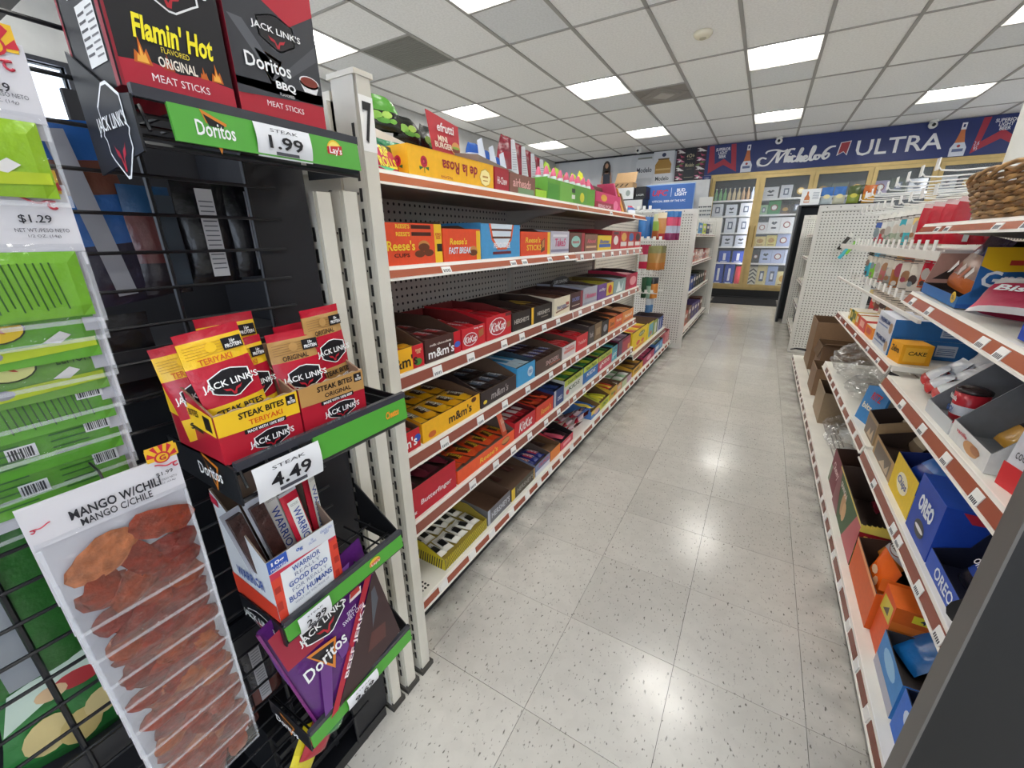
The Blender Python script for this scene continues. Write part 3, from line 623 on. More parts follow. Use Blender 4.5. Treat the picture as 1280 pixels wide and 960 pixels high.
obj('kick_plate', MB().box(-.745, -.735, YS0, YS3+.24, 0, .054, BLK), GL)
mb = MB()
for i in range(9):
    for j in range(4): mb.lathe([(.0042, 0), (.0042, .0008)], C('1c1a18'), 8, (-.745-j*.012, .625+i*.013+(j % 2)*.0, .0882))
po = obj('perforation', mb, GL); po['kind'] = 'stuff'
# ---- white perforated wings across the shelf ends
def wing(label, x0, x1, y, z1, side=-1, th=.05):
    g = thing('endcap_panel', label, 'shelf panel', (0, 0, 0))
    obj('board', MB().box(x0+.02, x1-.02, y+.012, y+th-.01, .03, z1-.02, PEGW), g)
    F = C('dedcd6', .5, 'metal')
    obj('frame', MB().box(x0, x0+.028, y, y+th, 0, z1, F).box(x1-.045, x1, y, y+th, 0, z1, F).box(x0+.028, x1-.045, y, y+th, z1-.05, z1, F).box(x0+.028, x1-.045, y, y+th, 0, .06, F), g)
    m = MB(); 
    for i in range(int((x1-x0)/.1)): m.lathe([(.005, 0), (.005, .001)], C('55504a'), 8, (0, 0, 0)); m.v = m.v[:-16]+[(x0+.06+i*.1+a, y-.001-c, z1-.02+b) for a, b, c in m.v[-16:]]
    po = obj('perforation', m, g); po['kind'] = 'stuff'
    return g
wing('white perforated end panel at the end of the candy shelving', -1.30, -.612, 4.58, 1.385)
wing('narrow white perforated panel further down, beside the tan wooden panel', -1.25, -.605, 7.05, 1.395)
wing('white perforated end panel above the brown cardboard boxes', .372, .90, 5.0, 1.395)
wing('white perforated panel between the black end stand and the nearer panel', .365, .90, 6.72, 1.38)
# ---- second candy-side run
G2 = gondola('snack_shelving', 'short shelving run seen between two white perforated panels', -1, -1.10, 4.66, 2, 1.18, 1.2, None)
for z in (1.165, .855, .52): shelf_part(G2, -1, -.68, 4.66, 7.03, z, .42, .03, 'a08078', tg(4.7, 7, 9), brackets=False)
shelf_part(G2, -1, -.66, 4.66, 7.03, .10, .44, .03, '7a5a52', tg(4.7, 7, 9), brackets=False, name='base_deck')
obj('kick_plate', MB().box(-.69, -.68, 4.66, 7.03, 0, .07, BLK), G2)
# ---- grocery shelving on the other side
XR = .86
GR = gondola('snack_shelving', 'long beige cookie shelving opposite the candy', 1, XR, .63, 3, 1.23, 1.33, None)
A0, A1, A2, A3 = .63, 1.86, 3.09, 4.6
shelf_part(GR, 1, .43, .66, A1+.02, 1.152, .42, .028, 'a85a3c', [1.02, 1.2, 1.32, 1.62, 1.7], glossy=.15, tilt=.014)
SR2 = shelf_part(GR, 1, .45, .66, A1+.02, .900, .40, .036, 'a5583a', [.96, 1.16, 1.25, 1.62, 1.79], slope=.036, tilt=.018, glossy=.2)
shelf_part(GR, 1, .45, .66, A1, .655, .40, .040, '9c5340', [.9, 1.05, 1.22, 1.4, 1.6], tilt=.012, glossy=.25)
shelf_part(GR, 1, .45, A1, A2+.08, .690, .40, .034, '97503f', [2.0, 2.2, 2.5, 2.8, 3.0], tilt=.008)
shelf_part(GR, 1, .45, .66, A1, .362, .40, .040, '8a4a3c', [.98, 1.12, 1.3, 1.36, 1.62], tilt=.008)
shelf_part(GR, 1, .45, A1, A2+.08, .372, .40, .036, '8a5044', [], tilt=.008, gaps=True)
for a, b in ((.66, A1), (A1, A2), (A2, A3)):
    shelf_part(GR, 1, .398, a, b, .062, .45, .036, '7c4438', [], name='base_deck', gaps=True, brackets=False, zt=.01)
obj('kick_plate', MB().box(.41, .42, .66, A3, 0, .03, BLK), GR)
m = MB()
for i in range(4): m.box(.47+i*.02, .476+i*.02, 2.3, 4.4, .0618, .0623, C('9a968e'))
po = obj('deck_groove', m, GR); po['kind'] = 'stuff'
obj('cross_bar', MB().box(.50, .86, 1.90, 1.915, 1.045, 1.075, C('e3e0d8', .4, 'metal')).box(.49, .50, 1.90, 4.1, 1.04, 1.07, C('e8e5de', .4, 'metal')).box(.49, .50, 1.90, 3.9, .835, .847, C('e8e5de', .4, 'metal')), GR)
G3 = gondola('shelving', 'sparsely filled grey shelving glimpsed beyond the nearer white end panel', 1, .86, 5.09, 1, 1.58, 1.2, None)
for z in (1.15, .9, .62, .35): shelf_part(G3, 1, .44, 5.08, 6.70, z, .42, .03, 'b0a49c', tg(5.1, 6.6, 6), brackets=False)
shelf_part(G3, 1, .42, 5.08, 6.70, .09, .44, .03, '9a8a84', tg(5.1, 6.6, 6), brackets=False, name='base_deck')
# ---- white numbered uprights at the near end
POSTW = C('d6d2c6', .45, 'metal')
def post(label, y0, y1, top, seven=False):
    g = thing('shelf_upright', label, 'shelf upright', (0, 0, 0))
    c = .004
    obj('column', MB().prism([(-.626, y0+c), (-.622, y0), (-.622-.055, y0), (-.677-.003, y0+c), (-.68, y1), (-.622, y1), (-.6185, y1-c), (-.6185, y0+c)], 2, .012, top, POSTW), g)
    obj('foot', MB().box(-.69, -.612, y0-.004, y1+.004, 0, .014, C('3a3834', .6)), g)
    k = MB(); z = .05
    while z < top-.06:
        k.box(-.637, -.631, y0-.0008, y0+.001, z, z+.022, C('1b1a19', .6)); z += .0333
    s = obj('slot', k, g); s['kind'] = 'stuff'
    k = MB(); z = .06
    while z < top-.06:
        k.box(-.6425, -.640, y0-.0008, y0+.001, z, z+.004, C('2b2a28', .6)); z += .0667
    s = obj('screw_hole', k, g); s['kind'] = 'stuff'
    return g
p7 = post('tall white slotted upright bearing the number 7', .551, .587, 1.375, True)
obj('cap', MB().box(-.684, -.6165, .549, .589, 1.372, 1.380, POSTW), p7)
# the number card on the aisle face
rects(p7, [(.5545, .5845, 1.262, 1.345, 'f0efec', 0)], -.6185, 'right', 'number_card')
text(p7, '7', .5695, 1.305, .019, .062, '17171b', -.6180, 'right', bold=.03)
post('second white upright, its top hidden by the green railed shelves', .496, .531, 1.195)
post('white upright standing closest to the black wire rack', .446, .478, 1.190)
# cream end panel joined to the numbered upright
g = thing('end_panel', 'cream steel end panel left of the numbered upright', 'shelf panel', (0, 0, 0))
obj('panel', MB().box(-1.55, -.69, .556, .574, .1, 1.36, POSTW), g); obj('top_rail', MB().box(-1.55, -.69, .548, .584, 1.30, 1.345, POSTW), g)
obj('lower_rail', MB().box(-1.55, -.69, .540, .556, 1.235, 1.262, POSTW), g)
for q in range(3): obj('bolt', MB().lathe([(.006, 0), (.006, .004)], C('2a2826'), 8), g, (-.72-q*.18, .556, 1.20), (PI/2, 0, 0))
t = thing('green_pennant', 'small green paper triangle peeking over the cream end panel', 'pennant', (-.86, .60, 1.345))
obj('paper', MB().prism([(-.03, 0), (.03, 0), (-.02, .085)], 1, -.001, .001, '1f8a50'), t)
# white round pillar
t = thing('pillar', 'round white pillar rising behind the wire hooks', 'pillar', (1.10, 3.3, 0))
obj('shaft', MB().lathe([(.12, .0), (.12, CEIL-.01)], C('d9d8d2', .5, 'metal'), 28), t, smooth=True)
obj('base_ring', MB().lathe([(.135, 0), (.135, .05)], C('bdbab2', .5), 28), t)
# black display stand end at the near right
t = thing('black_display', 'large black display panel with a grey edge cutting off the cookie shelves', 'display stand', (0, 0, 0))
obj('side_panel', MB().box(.2775, .95, .566, .600, 0, 1.5, C('020204', .45)), t)
obj('edge_strip', MB().box(.2745, .2775, .566, .600, 0, 1.5, C('5a5652', .45)), t)
# black end stand by the coolers
t = thing('black_stand', 'black end stand by the coolers with posters and bags on top', 'display stand', (0, 0, 0))
obj('side_panel', MB().box(.29, .315, 6.80, 7.15, 0, 1.49, C('111216', .5)).box(.315, .92, 7.12, 7.15, 0, 1.49, C('111216', .5)), t)
obj('edge_strip', MB().box(.282, .29, 6.80, 7.15, 0, 1.49, C('6a6c70', .4)), t); obj('top_board', MB().box(.282, 1.05, 6.80, 7.15, 1.49, 1.505, C('1b1c20', .5)), t)
t = thing('beer_card', 'white card printed with an amber bottle on the black stand', 'sign', (.40, 6.84, 1.505))
obj('card', MB().box(-.11, .09, 0, .006, 0, .19, 'e9ecef'), t)
rects(t, [('p', [(-.075, .03), (-.015, .03), (-.018, .09), (-.035, .12), (-.037, .16), (-.053, .16), (-.055, .12), (-.072, .09)], 'c0713a', 1), (-.07, -.02, .04, .06, 'e8e2d8', 2)]+[(.01, .075, .14-q*.017, .148-q*.017, '9aa2ae', 1) for q in range(5)])
t = thing('floor_mat', 'black rubber mat on the floor before the coolers', 'mat', (0, 0, 0))
m = MB().box(-.72, .33, 8.35, 9.28, .0005, .010, C('17171a', .75)); 
for q in range(8): m.box(-.70, .31, 8.40+q*.11, 8.41+q*.11, .010, .012, C('26262a', .8))
obj('mat', m, t)
# ---------------------------------------------------------------- packaging builders
BROWN = '6d5646'
def frame_of(side, xf, yc, z, yaw=0):
    return (xf, yc, z), (0, 0, (PI/2 if side < 0 else -PI/2)+yaw)
def carton(root, w, d, hf, hb, col, inner=BROWN, floor=.012, prof='slope', side=None, t=.0022):
    """open display carton: low front, high back, sides cut between them; local front at y=0"""
    side = side or col
    c, s, i = mt(col), mt(side), mt(inner)
    mb = MB()
    mb.box(-w/2, w/2, 0, t, 0, hf, c, back=i, top=i).box(-w/2, w/2, d-t, d, 0, hb, i, back=s)
    if prof == 'slope': pf = [(t, 0), (d-t, 0), (d-t, hb), (d*.45, hb), (t, hf)]
    elif prof == 'line': pf = [(t, 0), (d-t, 0), (d-t, hb), (t, hf)]
    elif prof == 'step': pf = [(t, 0), (d-t, 0), (d-t, hb), (d*.3, hb), (d*.2, hf+(hb-hf)*.25), (t, hf)]
    else: pf = [(t, 0), (d-t, 0), (d-t, hb), (t, hb)]
    mb.prism(pf, 0, -w/2, -w/2+t, i, cap0=s, cap1=i).prism(pf, 0, w/2-t, w/2, i, cap0=i, cap1=s)
    mb.box(-w/2+t, w/2-t, t, d-t, 0, max(floor, .002), i)
    return obj('carton', mb, root)
def pillow(w, l, t, c1, c2=None, c3=None, rough=.28, crimp=.009, nu=8, nv=6, kind='foil', puff=3.0):
    """flat wrapped bar lying along y, w wide, l long, t thick; resting on z=0"""
    k = ('pil', w, l, t, c1, c2, c3, rough, kind, nu)
    if k in TC: return TC[k]
    mb = MB(); a = C(c1, rough, kind); b = C(c2 or c1, rough, kind); c = C(c3 or c1, rough, kind)
    def pt(i, j, s):
        u = -1+2*i/nu; v = -1+2*j/nv
        e = max(0, 1-abs(u)**puff)**.6*max(0, 1-abs(v)**2.6)**.6
        ww = w/2*(1-.06*(1-abs(u)**4)*0)
        return (v*ww, u*l/2, t/2+s*t/2*e)
    for s in (1, -1):
        st = len(mb.v)
        for i in range(nu+1):
            for j in range(nv+1): mb.v.append(pt(i, j, s))
        for i in range(nu):
            for j in range(nv):
                q = (st+i*(nv+1)+j, st+i*(nv+1)+j+1, st+(i+1)*(nv+1)+j+1, st+(i+1)*(nv+1)+j)
                mb.f.append(q if s > 0 else q[::-1])
                mid = nu*.25 <= i < nu*.75 and 1 <= j < nv-1 and s > 0
                mb.m.append(mb.mi(b if mid else (c if (j == 0 or j == nv-1) and c3 else a)))
    for s in (-1, 1):
        n = 7
        for q in range(n):
            x0 = -w/2+w*q/n; x1 = x0+w/n
            mb.poly([(x0, s*l/2, t/2+.0005), (x1, s*l/2, t/2+.0005), (x1, s*(l/2+crimp), t/2+.001), ((x0+x1)/2, s*(l/2+crimp*.7), t/2), (x0, s*(l/2+crimp), t/2+.001)], a)
    TC[k] = mb.mesh('wrapper', True); return TC[k]
def pouch_me(w, h, t, bands, nx=8, nz=14, rough=.25, kind='foil', seal=.06, taper=0):
    """upright pouch in the x-z plane, base at z=0, front to -y; bands = [(z0,z1,colour)] in fractions"""
    k = ('pou', w, h, t, tuple(bands), nx, nz, kind, taper)
    if k in TC: return TC[k]
    mb = MB()
    def col(f):
        for a, b, c in bands:
            if a <= f < b: return C(c, rough, kind)
        return C(bands[-1][2], rough, kind)
    zs = sorted(set([i/nz for i in range(nz+1)]+[a for a, b, c in bands if 0 < a < 1]))
    for s in (-1, 1):
        st = len(mb.v)
        for f in zs:
            for j in range(nx+1):
                u = -1+2*j/nx
                g = min(1, max(0, (1-seal-f)/(.5)))**.6*min(1, (f+.04)/.16)**.6 if f < 1-seal else 0
                e = g*max(0, 1-abs(u)**2.4)**.7
                mb.v.append((u*w/2*(1-.02*math.sin(f*9+u))*(1-taper*f**2.5)+taper*.12*w*f*f, s*(t/2*e+.0006)+taper*.012*math.sin(u*3+f*4)*f, f*h*(1-taper*.18*u*f)))
        for i in range(len(zs)-1):
            for j in range(nx):
                q = (st+i*(nx+1)+j, st+i*(nx+1)+j+1, st+(i+1)*(nx+1)+j+1, st+(i+1)*(nx+1)+j)
                mb.f.append(q if s < 0 else q[::-1]); mb.m.append(mb.mi(col((zs[i]+zs[i+1])/2)))
    TC[k] = mb.mesh('pouch', True); return TC[k]
def print_on(root, front, w, hf, prefix=''):
    """front: list of ('r',x0,x1,z0,z1,col[,layer]) in fractions of the front, ('t',str,x,z,w,h,col[,shear]), ('e',x,z,rx,rz,col[,layer])"""
    it = []
    for f in front:
        if f[0] == 'r': it.append((f[1]*w, f[2]*w, f[3]*hf, f[4]*hf, f[5], f[6] if len(f) > 6 else 0))
        elif f[0] == 'e': it.append(('p', ell(f[1]*w, f[2]*hf, f[3]*w, f[4]*hf, 14), f[5], f[6] if len(f) > 6 else 1))
        elif f[0] == 'p': it.append(('p', [(a*w, b*hf) for a, b in f[1]], f[2], f[3] if len(f) > 3 else 1))
    if it: rects(root, it)
    for f in front:
        if f[0] == 't': text(root, f[1], f[2]*w, f[3]*hf, f[4]*w, f[5]*hf, f[6], 0, 'front', f[7] if len(f) > 7 else 0, .02)
def tray(label, side, xf, y0, y1, z, d, hf, hb, col, front=(), inner=BROWN, floor=.03, prof='slope', cat='candy carton', name='display_carton', yaw=0, bars=None, scol=None, tilt=0):
    w = abs(y1-y0)-.004
    if bars: floor = max(floor, hf-bars.get('bt', .014)-.004)
    loc, rot = frame_of(side, xf, (y0+y1)/2, z+.0005, yaw)
    t = thing(name, label, cat, loc, 0, None, (tilt, 0, rot[2]) if False else rot)
    carton(t, w, d, hf, hb, col, inner, floor, prof, scol)
    print_on(t, front, w, hf)
    if bars: fill(t, w, d, hf, floor, **bars)
    return t
GN = [0]
def place_local(root, o, p, r=(0, 0, 0)):
    """stand a top-level thing at a spot given in another thing's frame"""
    M = Matrix.Translation(root.location) @ root.rotation_euler.to_matrix().to_4x4()
    L = Matrix.Translation(p) @ Euler(r).to_matrix().to_4x4()
    q = M @ L; o.location = q.to_translation(); o.rotation_euler = q.to_euler()
def fill(root, w, d, hf, floor, n, rows=2, bw=None, bl=None, bt=.014, c=('803020',), c2=None, c3=None, what='wrapped candy bar', txt=None, txtc='f2f2f2', jitter=.05, across=False, up=0, y0=.02, cat='candy bar', name='candy_bar', rough=.28):
    desc = root['label']; sh = desc if len(desc.split()) <= 11 else ' '.join(desc.split()[:11])
    uw = w-.012; ud = d-y0-.01
    if across: bw_ = bw or ud/n*.92; bl_ = (bl or uw-.022)
    else: bw_ = bw or uw/n*.94; bl_ = (bl or ud/rows-.022)
    me = [pillow(round(bw_, 4), round(bl_, 4), bt, cc, c2, c3, rough) for cc in c]
    lb = what+' in the '+sh
    lb = ' '.join(lb.split()[:16]); GN[0] += 1; gr = 'bars in carton %s' % sh
    for i in range(n):
        for j in range(rows if not across else 1):
            o = link(name, me[(i+j) % len(me)]); tag(o, lb, cat, gr)
            if across: p = (0, y0+ud*(i+.5)/n, floor+.001+R.uniform(0, .001)); r = (0, 0, PI/2+R.uniform(-jitter, jitter)*.5)
            else: p = (-uw/2+uw*(i+.5)/n, y0+ud*(j+.5)/rows, floor+.001+R.uniform(0, .001)); r = (up, 0, R.uniform(-jitter, jitter)*.6)
            place_local(root, o, p, r)
            if txt:
                text(o, txt, 0, 0, bl_*.62, bw_*.42, txtc, 0, 'top', .15, .02)
                L = o.children[-1]; L.location = (0, 0, bt+.0006); L.rotation_euler = (0, 0, PI/2)
                L.rotation_euler = Euler((0, 0, PI/2)).to_matrix().to_4x4().to_euler() if False else (-PI/2, 0, 0)
                q = Euler((0, 0, PI/2)).to_matrix() @ Euler((-PI/2, 0, 0)).to_matrix()
                L.rotation_euler = q.to_euler()
# ---------------------------------------------------------------- candy shelf goods
XF = -.758
def L(label, y0, y1, z, hf, hb, col, front=(), d=.27, **k): return tray(label, -1, XF, y0, y1, z, d, hf, hb, col, front, **k)
def B(n=4, rows=2, **k): return dict(n=n, rows=rows, **k)
Z2, Z3, Z4, Z5, Z6 = 1.058, .792, .562, .342, .088
OR = 'e8502a'; YE = 'f2c32c'; RD = 'c8202c'; DK = '3a2724'
cup = [('e', .05+.1*0, .3, .09, .1, '6b3a22', 2)]
# second shelf
L('orange peanut butter cup carton with a yellow end, first on the second shelf', .70, .915, Z2, .098, .105, OR,
  [('r', .36, .5, 0, 1, YE, 0), ('r', .40, .5, .3, .5, '1c1a18', 1), ('t', "Reese's", -.22, .47, .44, .24, 'f4cf3a'), ('t', "REESE'S", -.18, .74, .22, .1, 'f4cf3a'), ('t', "REESE'S", -.18, .92, .22, .1, 'f4cf3a'), ('r', -.04, .30, .70, .79, '4a2418'), ('r', -.04, .30, .87, .96, '4a2418'),
   ('e', .08, .26, .09, .09, '6b3a22', 1), ('e', .24, .28, .09, .09, '6b3a22', 1), ('e', .16, .46, .1, .13, 'c98a4a', 1), ('e', .16, .42, .1, .1, '6b3a22', 2), ('t', 'CUPS', -.22, .24, .25, .09, '3a1a12'), ('t', 'KING\nSIZE', .43, .7, .1, .16, 'c8202c')], prof='box', floor=.06)
L('orange carton with a tilted pale blue word, second on the second shelf', .917, 1.098, Z2, .088, .10, OR,
  [('r', .38, .5, 0, .95, YE), ('t', "Reese's", -.12, .62, .45, .2, 'f4cf3a', .1), ('t', 'FAST BREAK', -.08, .34, .6, .2, 'd8ecf8', .2), ('e', .28, .3, .12, .17, 'c98a4a', 1), ('e', .28, .25, .12, .1, '6b3a22', 2)], prof='step', floor=.05, bars=B(4, 2, c=('e8702a',), c2='5a2a1a'))
t = L('sky blue arch-cut chocolate carton with an orange outline', 1.10, 1.345, Z2, .106, .108, '4a9bd0', [('p', [(-.32, 1.0), (.32, 1.0), (.26, .55), (.12, .25), (-.12, .25), (-.26, .55)], 'e8602a', 1), ('p', [(-.28, 1.0), (.28, 1.0), (.22, .58), (.1, .32), (-.1, .32), (-.22, .58)], 'd8e4ee', 2), ('r', -.25, .25, .58, .64, '5a3426', 3), ('r', -.26, .26, .80, .86, '5a3426', 3),
  ('t', 'PEACHTREE', 0, .38, .42, .16, 'f2f2f6'), ('r', -.24, .24, .12, .2, '6a1f2c', 3)], prof='box', floor=.07)
L('orange carton with the yellow word sticks, right of the sky blue carton', 1.35, 1.595, Z2, .085, .10, OR, [('r', .40, .5, 0, 1, YE), ('t', "Reese's", -.12, .66, .5, .24, 'f4cf3a', .15), ('t', 'STICKS', -.08, .34, .5, .24, 'f4cf3a'), ('p', [(.16, .1), (.3, .2), (.3, .75), (.16, .6)], '6b3a22', 1), ('p', [(.2, .3), (.28, .35), (.28, .7), (.2, .6)], 'c98a4a', 2)], prof='step', floor=.06, inner='5a4438')
L('white and lavender carton with pink lettering on the second shelf', 1.60, 1.79, Z2, .09, .10, 'c9c6d2', [('t', 'Take5', 0, .5, .6, .35, 'd04a7c', .2), ('r', -.5, .5, .08, .2, '8a86a0'), ('r', -.4, .4, .75, .85, 'e8e6ee')], floor=.06, bars=B(4, 1, c=('d8d4dc', 'c05a80')))
L('dark brown carton with a teal oval on the second shelf', 1.795, 1.98, Z2, .085, .098, '6e4a40', [('e', -.1, .55, .3, .3, '9ad0c4'), ('t', 'mounds', -.1, .55, .45, .18, 'c83a4a', .15), ('r', .3, .5, 0, 1, 'b02a38')], bars=B(4, 1, c=('c83a4a',)), floor=.06)
L('reddish brown carton with pink script on the second shelf', 1.985, 2.165, Z2, .08, .095, '8a6250', [('t', 'Almond', 0, .6, .7, .25, 'e86a7c', .2), ('r', -.4, .4, .2, .32, 'd8b08a')], bars=B(4, 1, c=('8a4a3a',)), floor=.05)
L('yellow carton with a blue band on the second shelf', 2.17, 2.40, Z2, .075, .09, 'e8c834', [('t', 'Butter', 0, .6, .7, .25, '2a50b0', .1), ('r', -.4, .45, .2, .42, '2a60b8')], bars=B(4, 1, c=('e8c834', 'f0d860')), floor=.05)
L('red carton under a long dark red lid on the second shelf', 2.405, 2.56, Z2, .10, .112, 'c02a38', [('e', 0, .5, .3, .25, 'f2e8e4'), ('r', -.3, .3, .8, .95, '4a1a20')], bars=B(3, 1, c=('c02a38',)), floor=.07, inner='5c1c22')
for i, (c1, c2) in enumerate((('c8323c', 'e8b04a'), ('c04038', '3a6ab0'), ('c8303c', '2a2228'))):
    L(('red carton with an amber round badge', 'red carton with a blue round badge', 'red carton with a black round badge')[i]+', near the end of the second shelf', 2.565+i*.165, 2.565+i*.165+.16, Z2, .10, .105, c1, [('e', 0, .68, .35, .25, c2), ('r', -.4, .4, .15, .4, 'e8e0dc')], bars=B(3, 1, c=(c1,)), floor=.07)
# third shelf
L('red and yellow chocolate candy carton leaning on the white upright', .66, .81, Z3, .062, .11, RD, [('r', -.5, .2, 0, 1, 'f0b428'), ('t', "m&m's", -.08, .42, .8, .5, '2a1a18'), ('t', 'SHARE\nSIZE', .36, .72, .16, .2, 'f0d8a0'), ('e', .34, .25, .1, .16, '3f8a3a')], bars=B(3, 2, c=('e8a428', 'c8202c'), c2='3a2420'), scol=RD)
L('dark brown and red chocolate candy carton with white lettering', .813, .975, Z3, .066, .10, '4a2a26', [('r', .30, .5, 0, 1, RD), ('t', "m&m's", -.07, .36, .72, .42, 'f4f4f4'), ('t', 'milk chocolate', -.08, .72, .6, .1, 'f0e8e0'), ('e', .40, .4, .09, .14, '3a62c0', 1)], bars=B(3, 2, c=('5a2c26', '4a2a26'), c2='c22a34', txt="m&m's"), inner='5c463a')
L('red wafer bar carton with a white oval word, beside the brown one', .98, 1.11, Z3, .066, .095, RD, [('e', -.16, .42, .3, .32, 'e8e4e4', 1), ('e', -.16, .42, .27, .28, 'b01c28', 2), ('t', 'KitKat', -.16, .42, .5, .32, 'f4f4f4', .2), ('p', [(.2, .35), (.42, .45), (.42, .8), (.2, .7)], 'a8683e', 1), ('t', 'king size', .2, .88, .4, .1, 'f4f4f4')], bars=B(3, 2, c=(RD,), c2='b01c28', txt='KitKat'), inner='7a2a2a')
L('red wafer bar carton with larger tilted lettering', 1.115, 1.28, Z3, .080, .10, RD, [('e', -.06, .5, .34, .38, 'f0ecec', 1), ('e', -.06, .5, .31, .34, 'b01c28', 2), ('t', 'KitKat', -.06, .5, .58, .4, 'f4f4f4', .25), ('p', [(.32, .3), (.46, .35), (.46, .6), (.32, .55)], 'a8683e', 1), ('r', .25, .5, .84, .98, '5a1820', 1)], bars=B(3, 2, c=(RD,), c2='b01c28'), inner='7a2a2a')
L('black chocolate bar carton with silver letters on the third shelf', 1.285, 1.43, Z3, .068, .09, '2a2120', [('t', "HERSHEY'S", 0, .5, .8, .26, 'c9c4bc')], bars=B(4, 1, c=('3a2a26',), c2='6a5a50'), inner='3c2c26')
L('black chocolate bar carton with a yellow flap at its side', 1.435, 1.63, Z3, .068, .09, '241c1c', [('r', -.5, -.40, 0, 1, 'e8b830'), ('t', "HERSHEY'S", .06, .55, .6, .24, 'c9c4bc'), ('r', -.05, .3, .25, .31, '8a8278')], bars=B(4, 1, c=('3a2a26',), c2='b8963c'), inner='3c2c26')
L('cream chocolate bar carton with a blue brown label', 1.65, 1.83, Z3, .078, .088, 'e6dcc2', [('t', 'SNICKERS', -.05, .42, .6, .2, '2f3f8a', .1), ('p', [(-.4, .22), (.42, .38), (.42, .3), (-.4, .14)], '7a4632', 1), ('r', .22, .42, .45, .62, 'b0503a', 1)], bars=B(4, 1, c=('6a4436',)), inner='4c342a')
L('brown carton with a blue word and dark red edge on the third shelf', 1.835, 1.995, Z3, .08, .09, '4a2c2a', [('t', 'SNICKERS', -.1, .6, .6, .22, '7c8cc8', .1), ('r', .3, .5, 0, 1, '8a2034'), ('r', -.4, .25, .2, .26, 'c9b8a8')], bars=B(4, 1, c=('4a2c2a',)), inner='3c2822')
L('silver carton with a pink slanted word under a curved title card', 2.0, 2.21, Z3, .088, .10, 'a9abb6', [('t', '3 Musketeers', 0, .5, .8, .3, 'd8547a', .2), ('r', -.5, .5, .05, .14, '8a8c9a')], bars=B(4, 1, c=('b8bac4',)), inner='4a3a34', floor=.06)
t = thing('title_card', 'curved black title card standing at the back of the silver carton', 'card', (-.93, 2.10, Z3+.0905))
obj('card', MB().prism(ell(0, .0, .13, .045, 14, 0, PI)+[(-.13, 0)], 0, -.001, .001, '26201f'), t); text(t, 'LIFE SAVERS', 0, .018, .17, .016, 'e8e8e8', .001, 'right')
L('purple and yellow carton on the third shelf', 2.215, 2.5, Z3, .085, .10, '6a3f86', [('r', .05, .5, .1, .95, 'e0c038'), ('t', 'milky', -.22, .6, .4, .25, 'f0e8f4', .2), ('e', .28, .5, .12, .3, 'c83a2a')], bars=B(4, 1, c=('b8b02a',)), inner='6c5a2c', floor=.05)
L('teal and silver carton beyond the purple one on the third shelf', 2.505, 2.77, Z3, .085, .10, '8fa6a4', [('p', [(-.3, .1), (-.1, .9), (.1, .2), (.3, .8), (.2, .1)], 'e4eceb', 1)], bars=B(4, 1, c=('9fb6c4',)), inner='4c3a30', floor=.06)
L('crimson carton at the far end of the third shelf', 2.775, 3.06, Z3, .10, .12, 'c02a4c', [('e', .1, .5, .3, .3, 'e8a0a8'), ('r', -.5, -.2, 0, 1, 'a01c3c')], bars=B(4, 1, c=('d85a6c',)), inner='2c1a1c', floor=.07)
# fourth shelf
L('red carton half hidden behind the white upright on the fourth shelf', .66, .768, Z4, .06, .085, RD, [('t', "m's", .12, .45, .5, .5, 'f4f4f4'), ('e', .4, .5, .12, .2, '2c50b0')], bars=B(2, 2, c=('c8202c',)))
L('big yellow peanut candy carton full of yellow bags on the fourth shelf', .775, 1.065, Z4, .062, .085, 'f0b41e', [('t', "m&m's", .12, .5, .42, .5, '2a1a14'), ('e', -.36, .25, .06, .16, 'c8602a'), ('e', .38, .82, .05, .14, '5a2c1a')], bars=B(5, 2, c=('f0b41e', 'e8a61a'), c2='3a2418', txt="m&m's", txtc='f6f0e4', jitter=.3, bt=.02), floor=.035)
L('dark chocolate candy carton of brown bags beside the big yellow one', 1.07, 1.315, Z4, .058, .105, '33282a', [('t', "m&m's", 0, .5, .5, .5, 'a8a0a0', .2), ('e', -.4, .3, .05, .12, 'd8c030')], bars=B(4, 2, c=('3c2c2a', '2c2424'), c2='5c6c80', txt="m&m's", txtc='e8e8ec', jitter=.4, bt=.018), floor=.03)
L('light blue cookie bar carton with a silver round logo', 1.32, 1.475, Z4, .078, .095, '3f9bd0', [('e', .22, .5, .16, .28, 'c8dcea'), ('t', 'OREO', .22, .5, .22, .18, '2458a8')], bars=B(3, 1, c=('cfe4f0',), c2='3f9bd0'), inner='3a4a58', floor=.05)
L('brown nougat bar carton holding blue lettered bars on the fourth shelf', 1.48, 1.755, Z4, .065, .09, '54403a', [('t', 'SNICKERS', .1, .5, .5, .32, 'c8a8a8', .1), ('r', .0, .42, .2, .28, 'b0503a')], bars=B(5, 2, c=('4a3430',), c2='46509a', txt='SNICKERS', txtc='e8e8f4', jitter=.15), floor=.03)
L('white fronted carton of bright red bags on the fourth shelf', 1.76, 1.93, Z4, .065, .085, 'dcd4d4', [('r', -.4, .4, .4, .6, 'd88078'), ('t', 'Twizzlers', 0, .75, .7, .2, 'c8303c')], bars=B(4, 2, c=('d82c34', 'c82830'), c2='e8686a', jitter=.3, bt=.02), floor=.035)
L('bright red carton beside the white fronted one on the fourth shelf', 1.935, 2.10, Z4, .08, .09, 'd8323a', [('t', 'Twizzlers', 0, .5, .7, .25, 'f0b8b4')], bars=B(4, 2, c=('d82c34', 'c82830'), c2='e8686a', jitter=.3, bt=.02), floor=.045)
L('grey brown carton with a thin white scrawl on the fourth shelf', 2.105, 2.205, Z4, .10, .12, '4a4240', [('t', 'York', 0, .5, .6, .3, 'c8c0bc', .2)], inner='3c2c26', floor=.05, bars=B(2, 1, c=('8a8280',)))
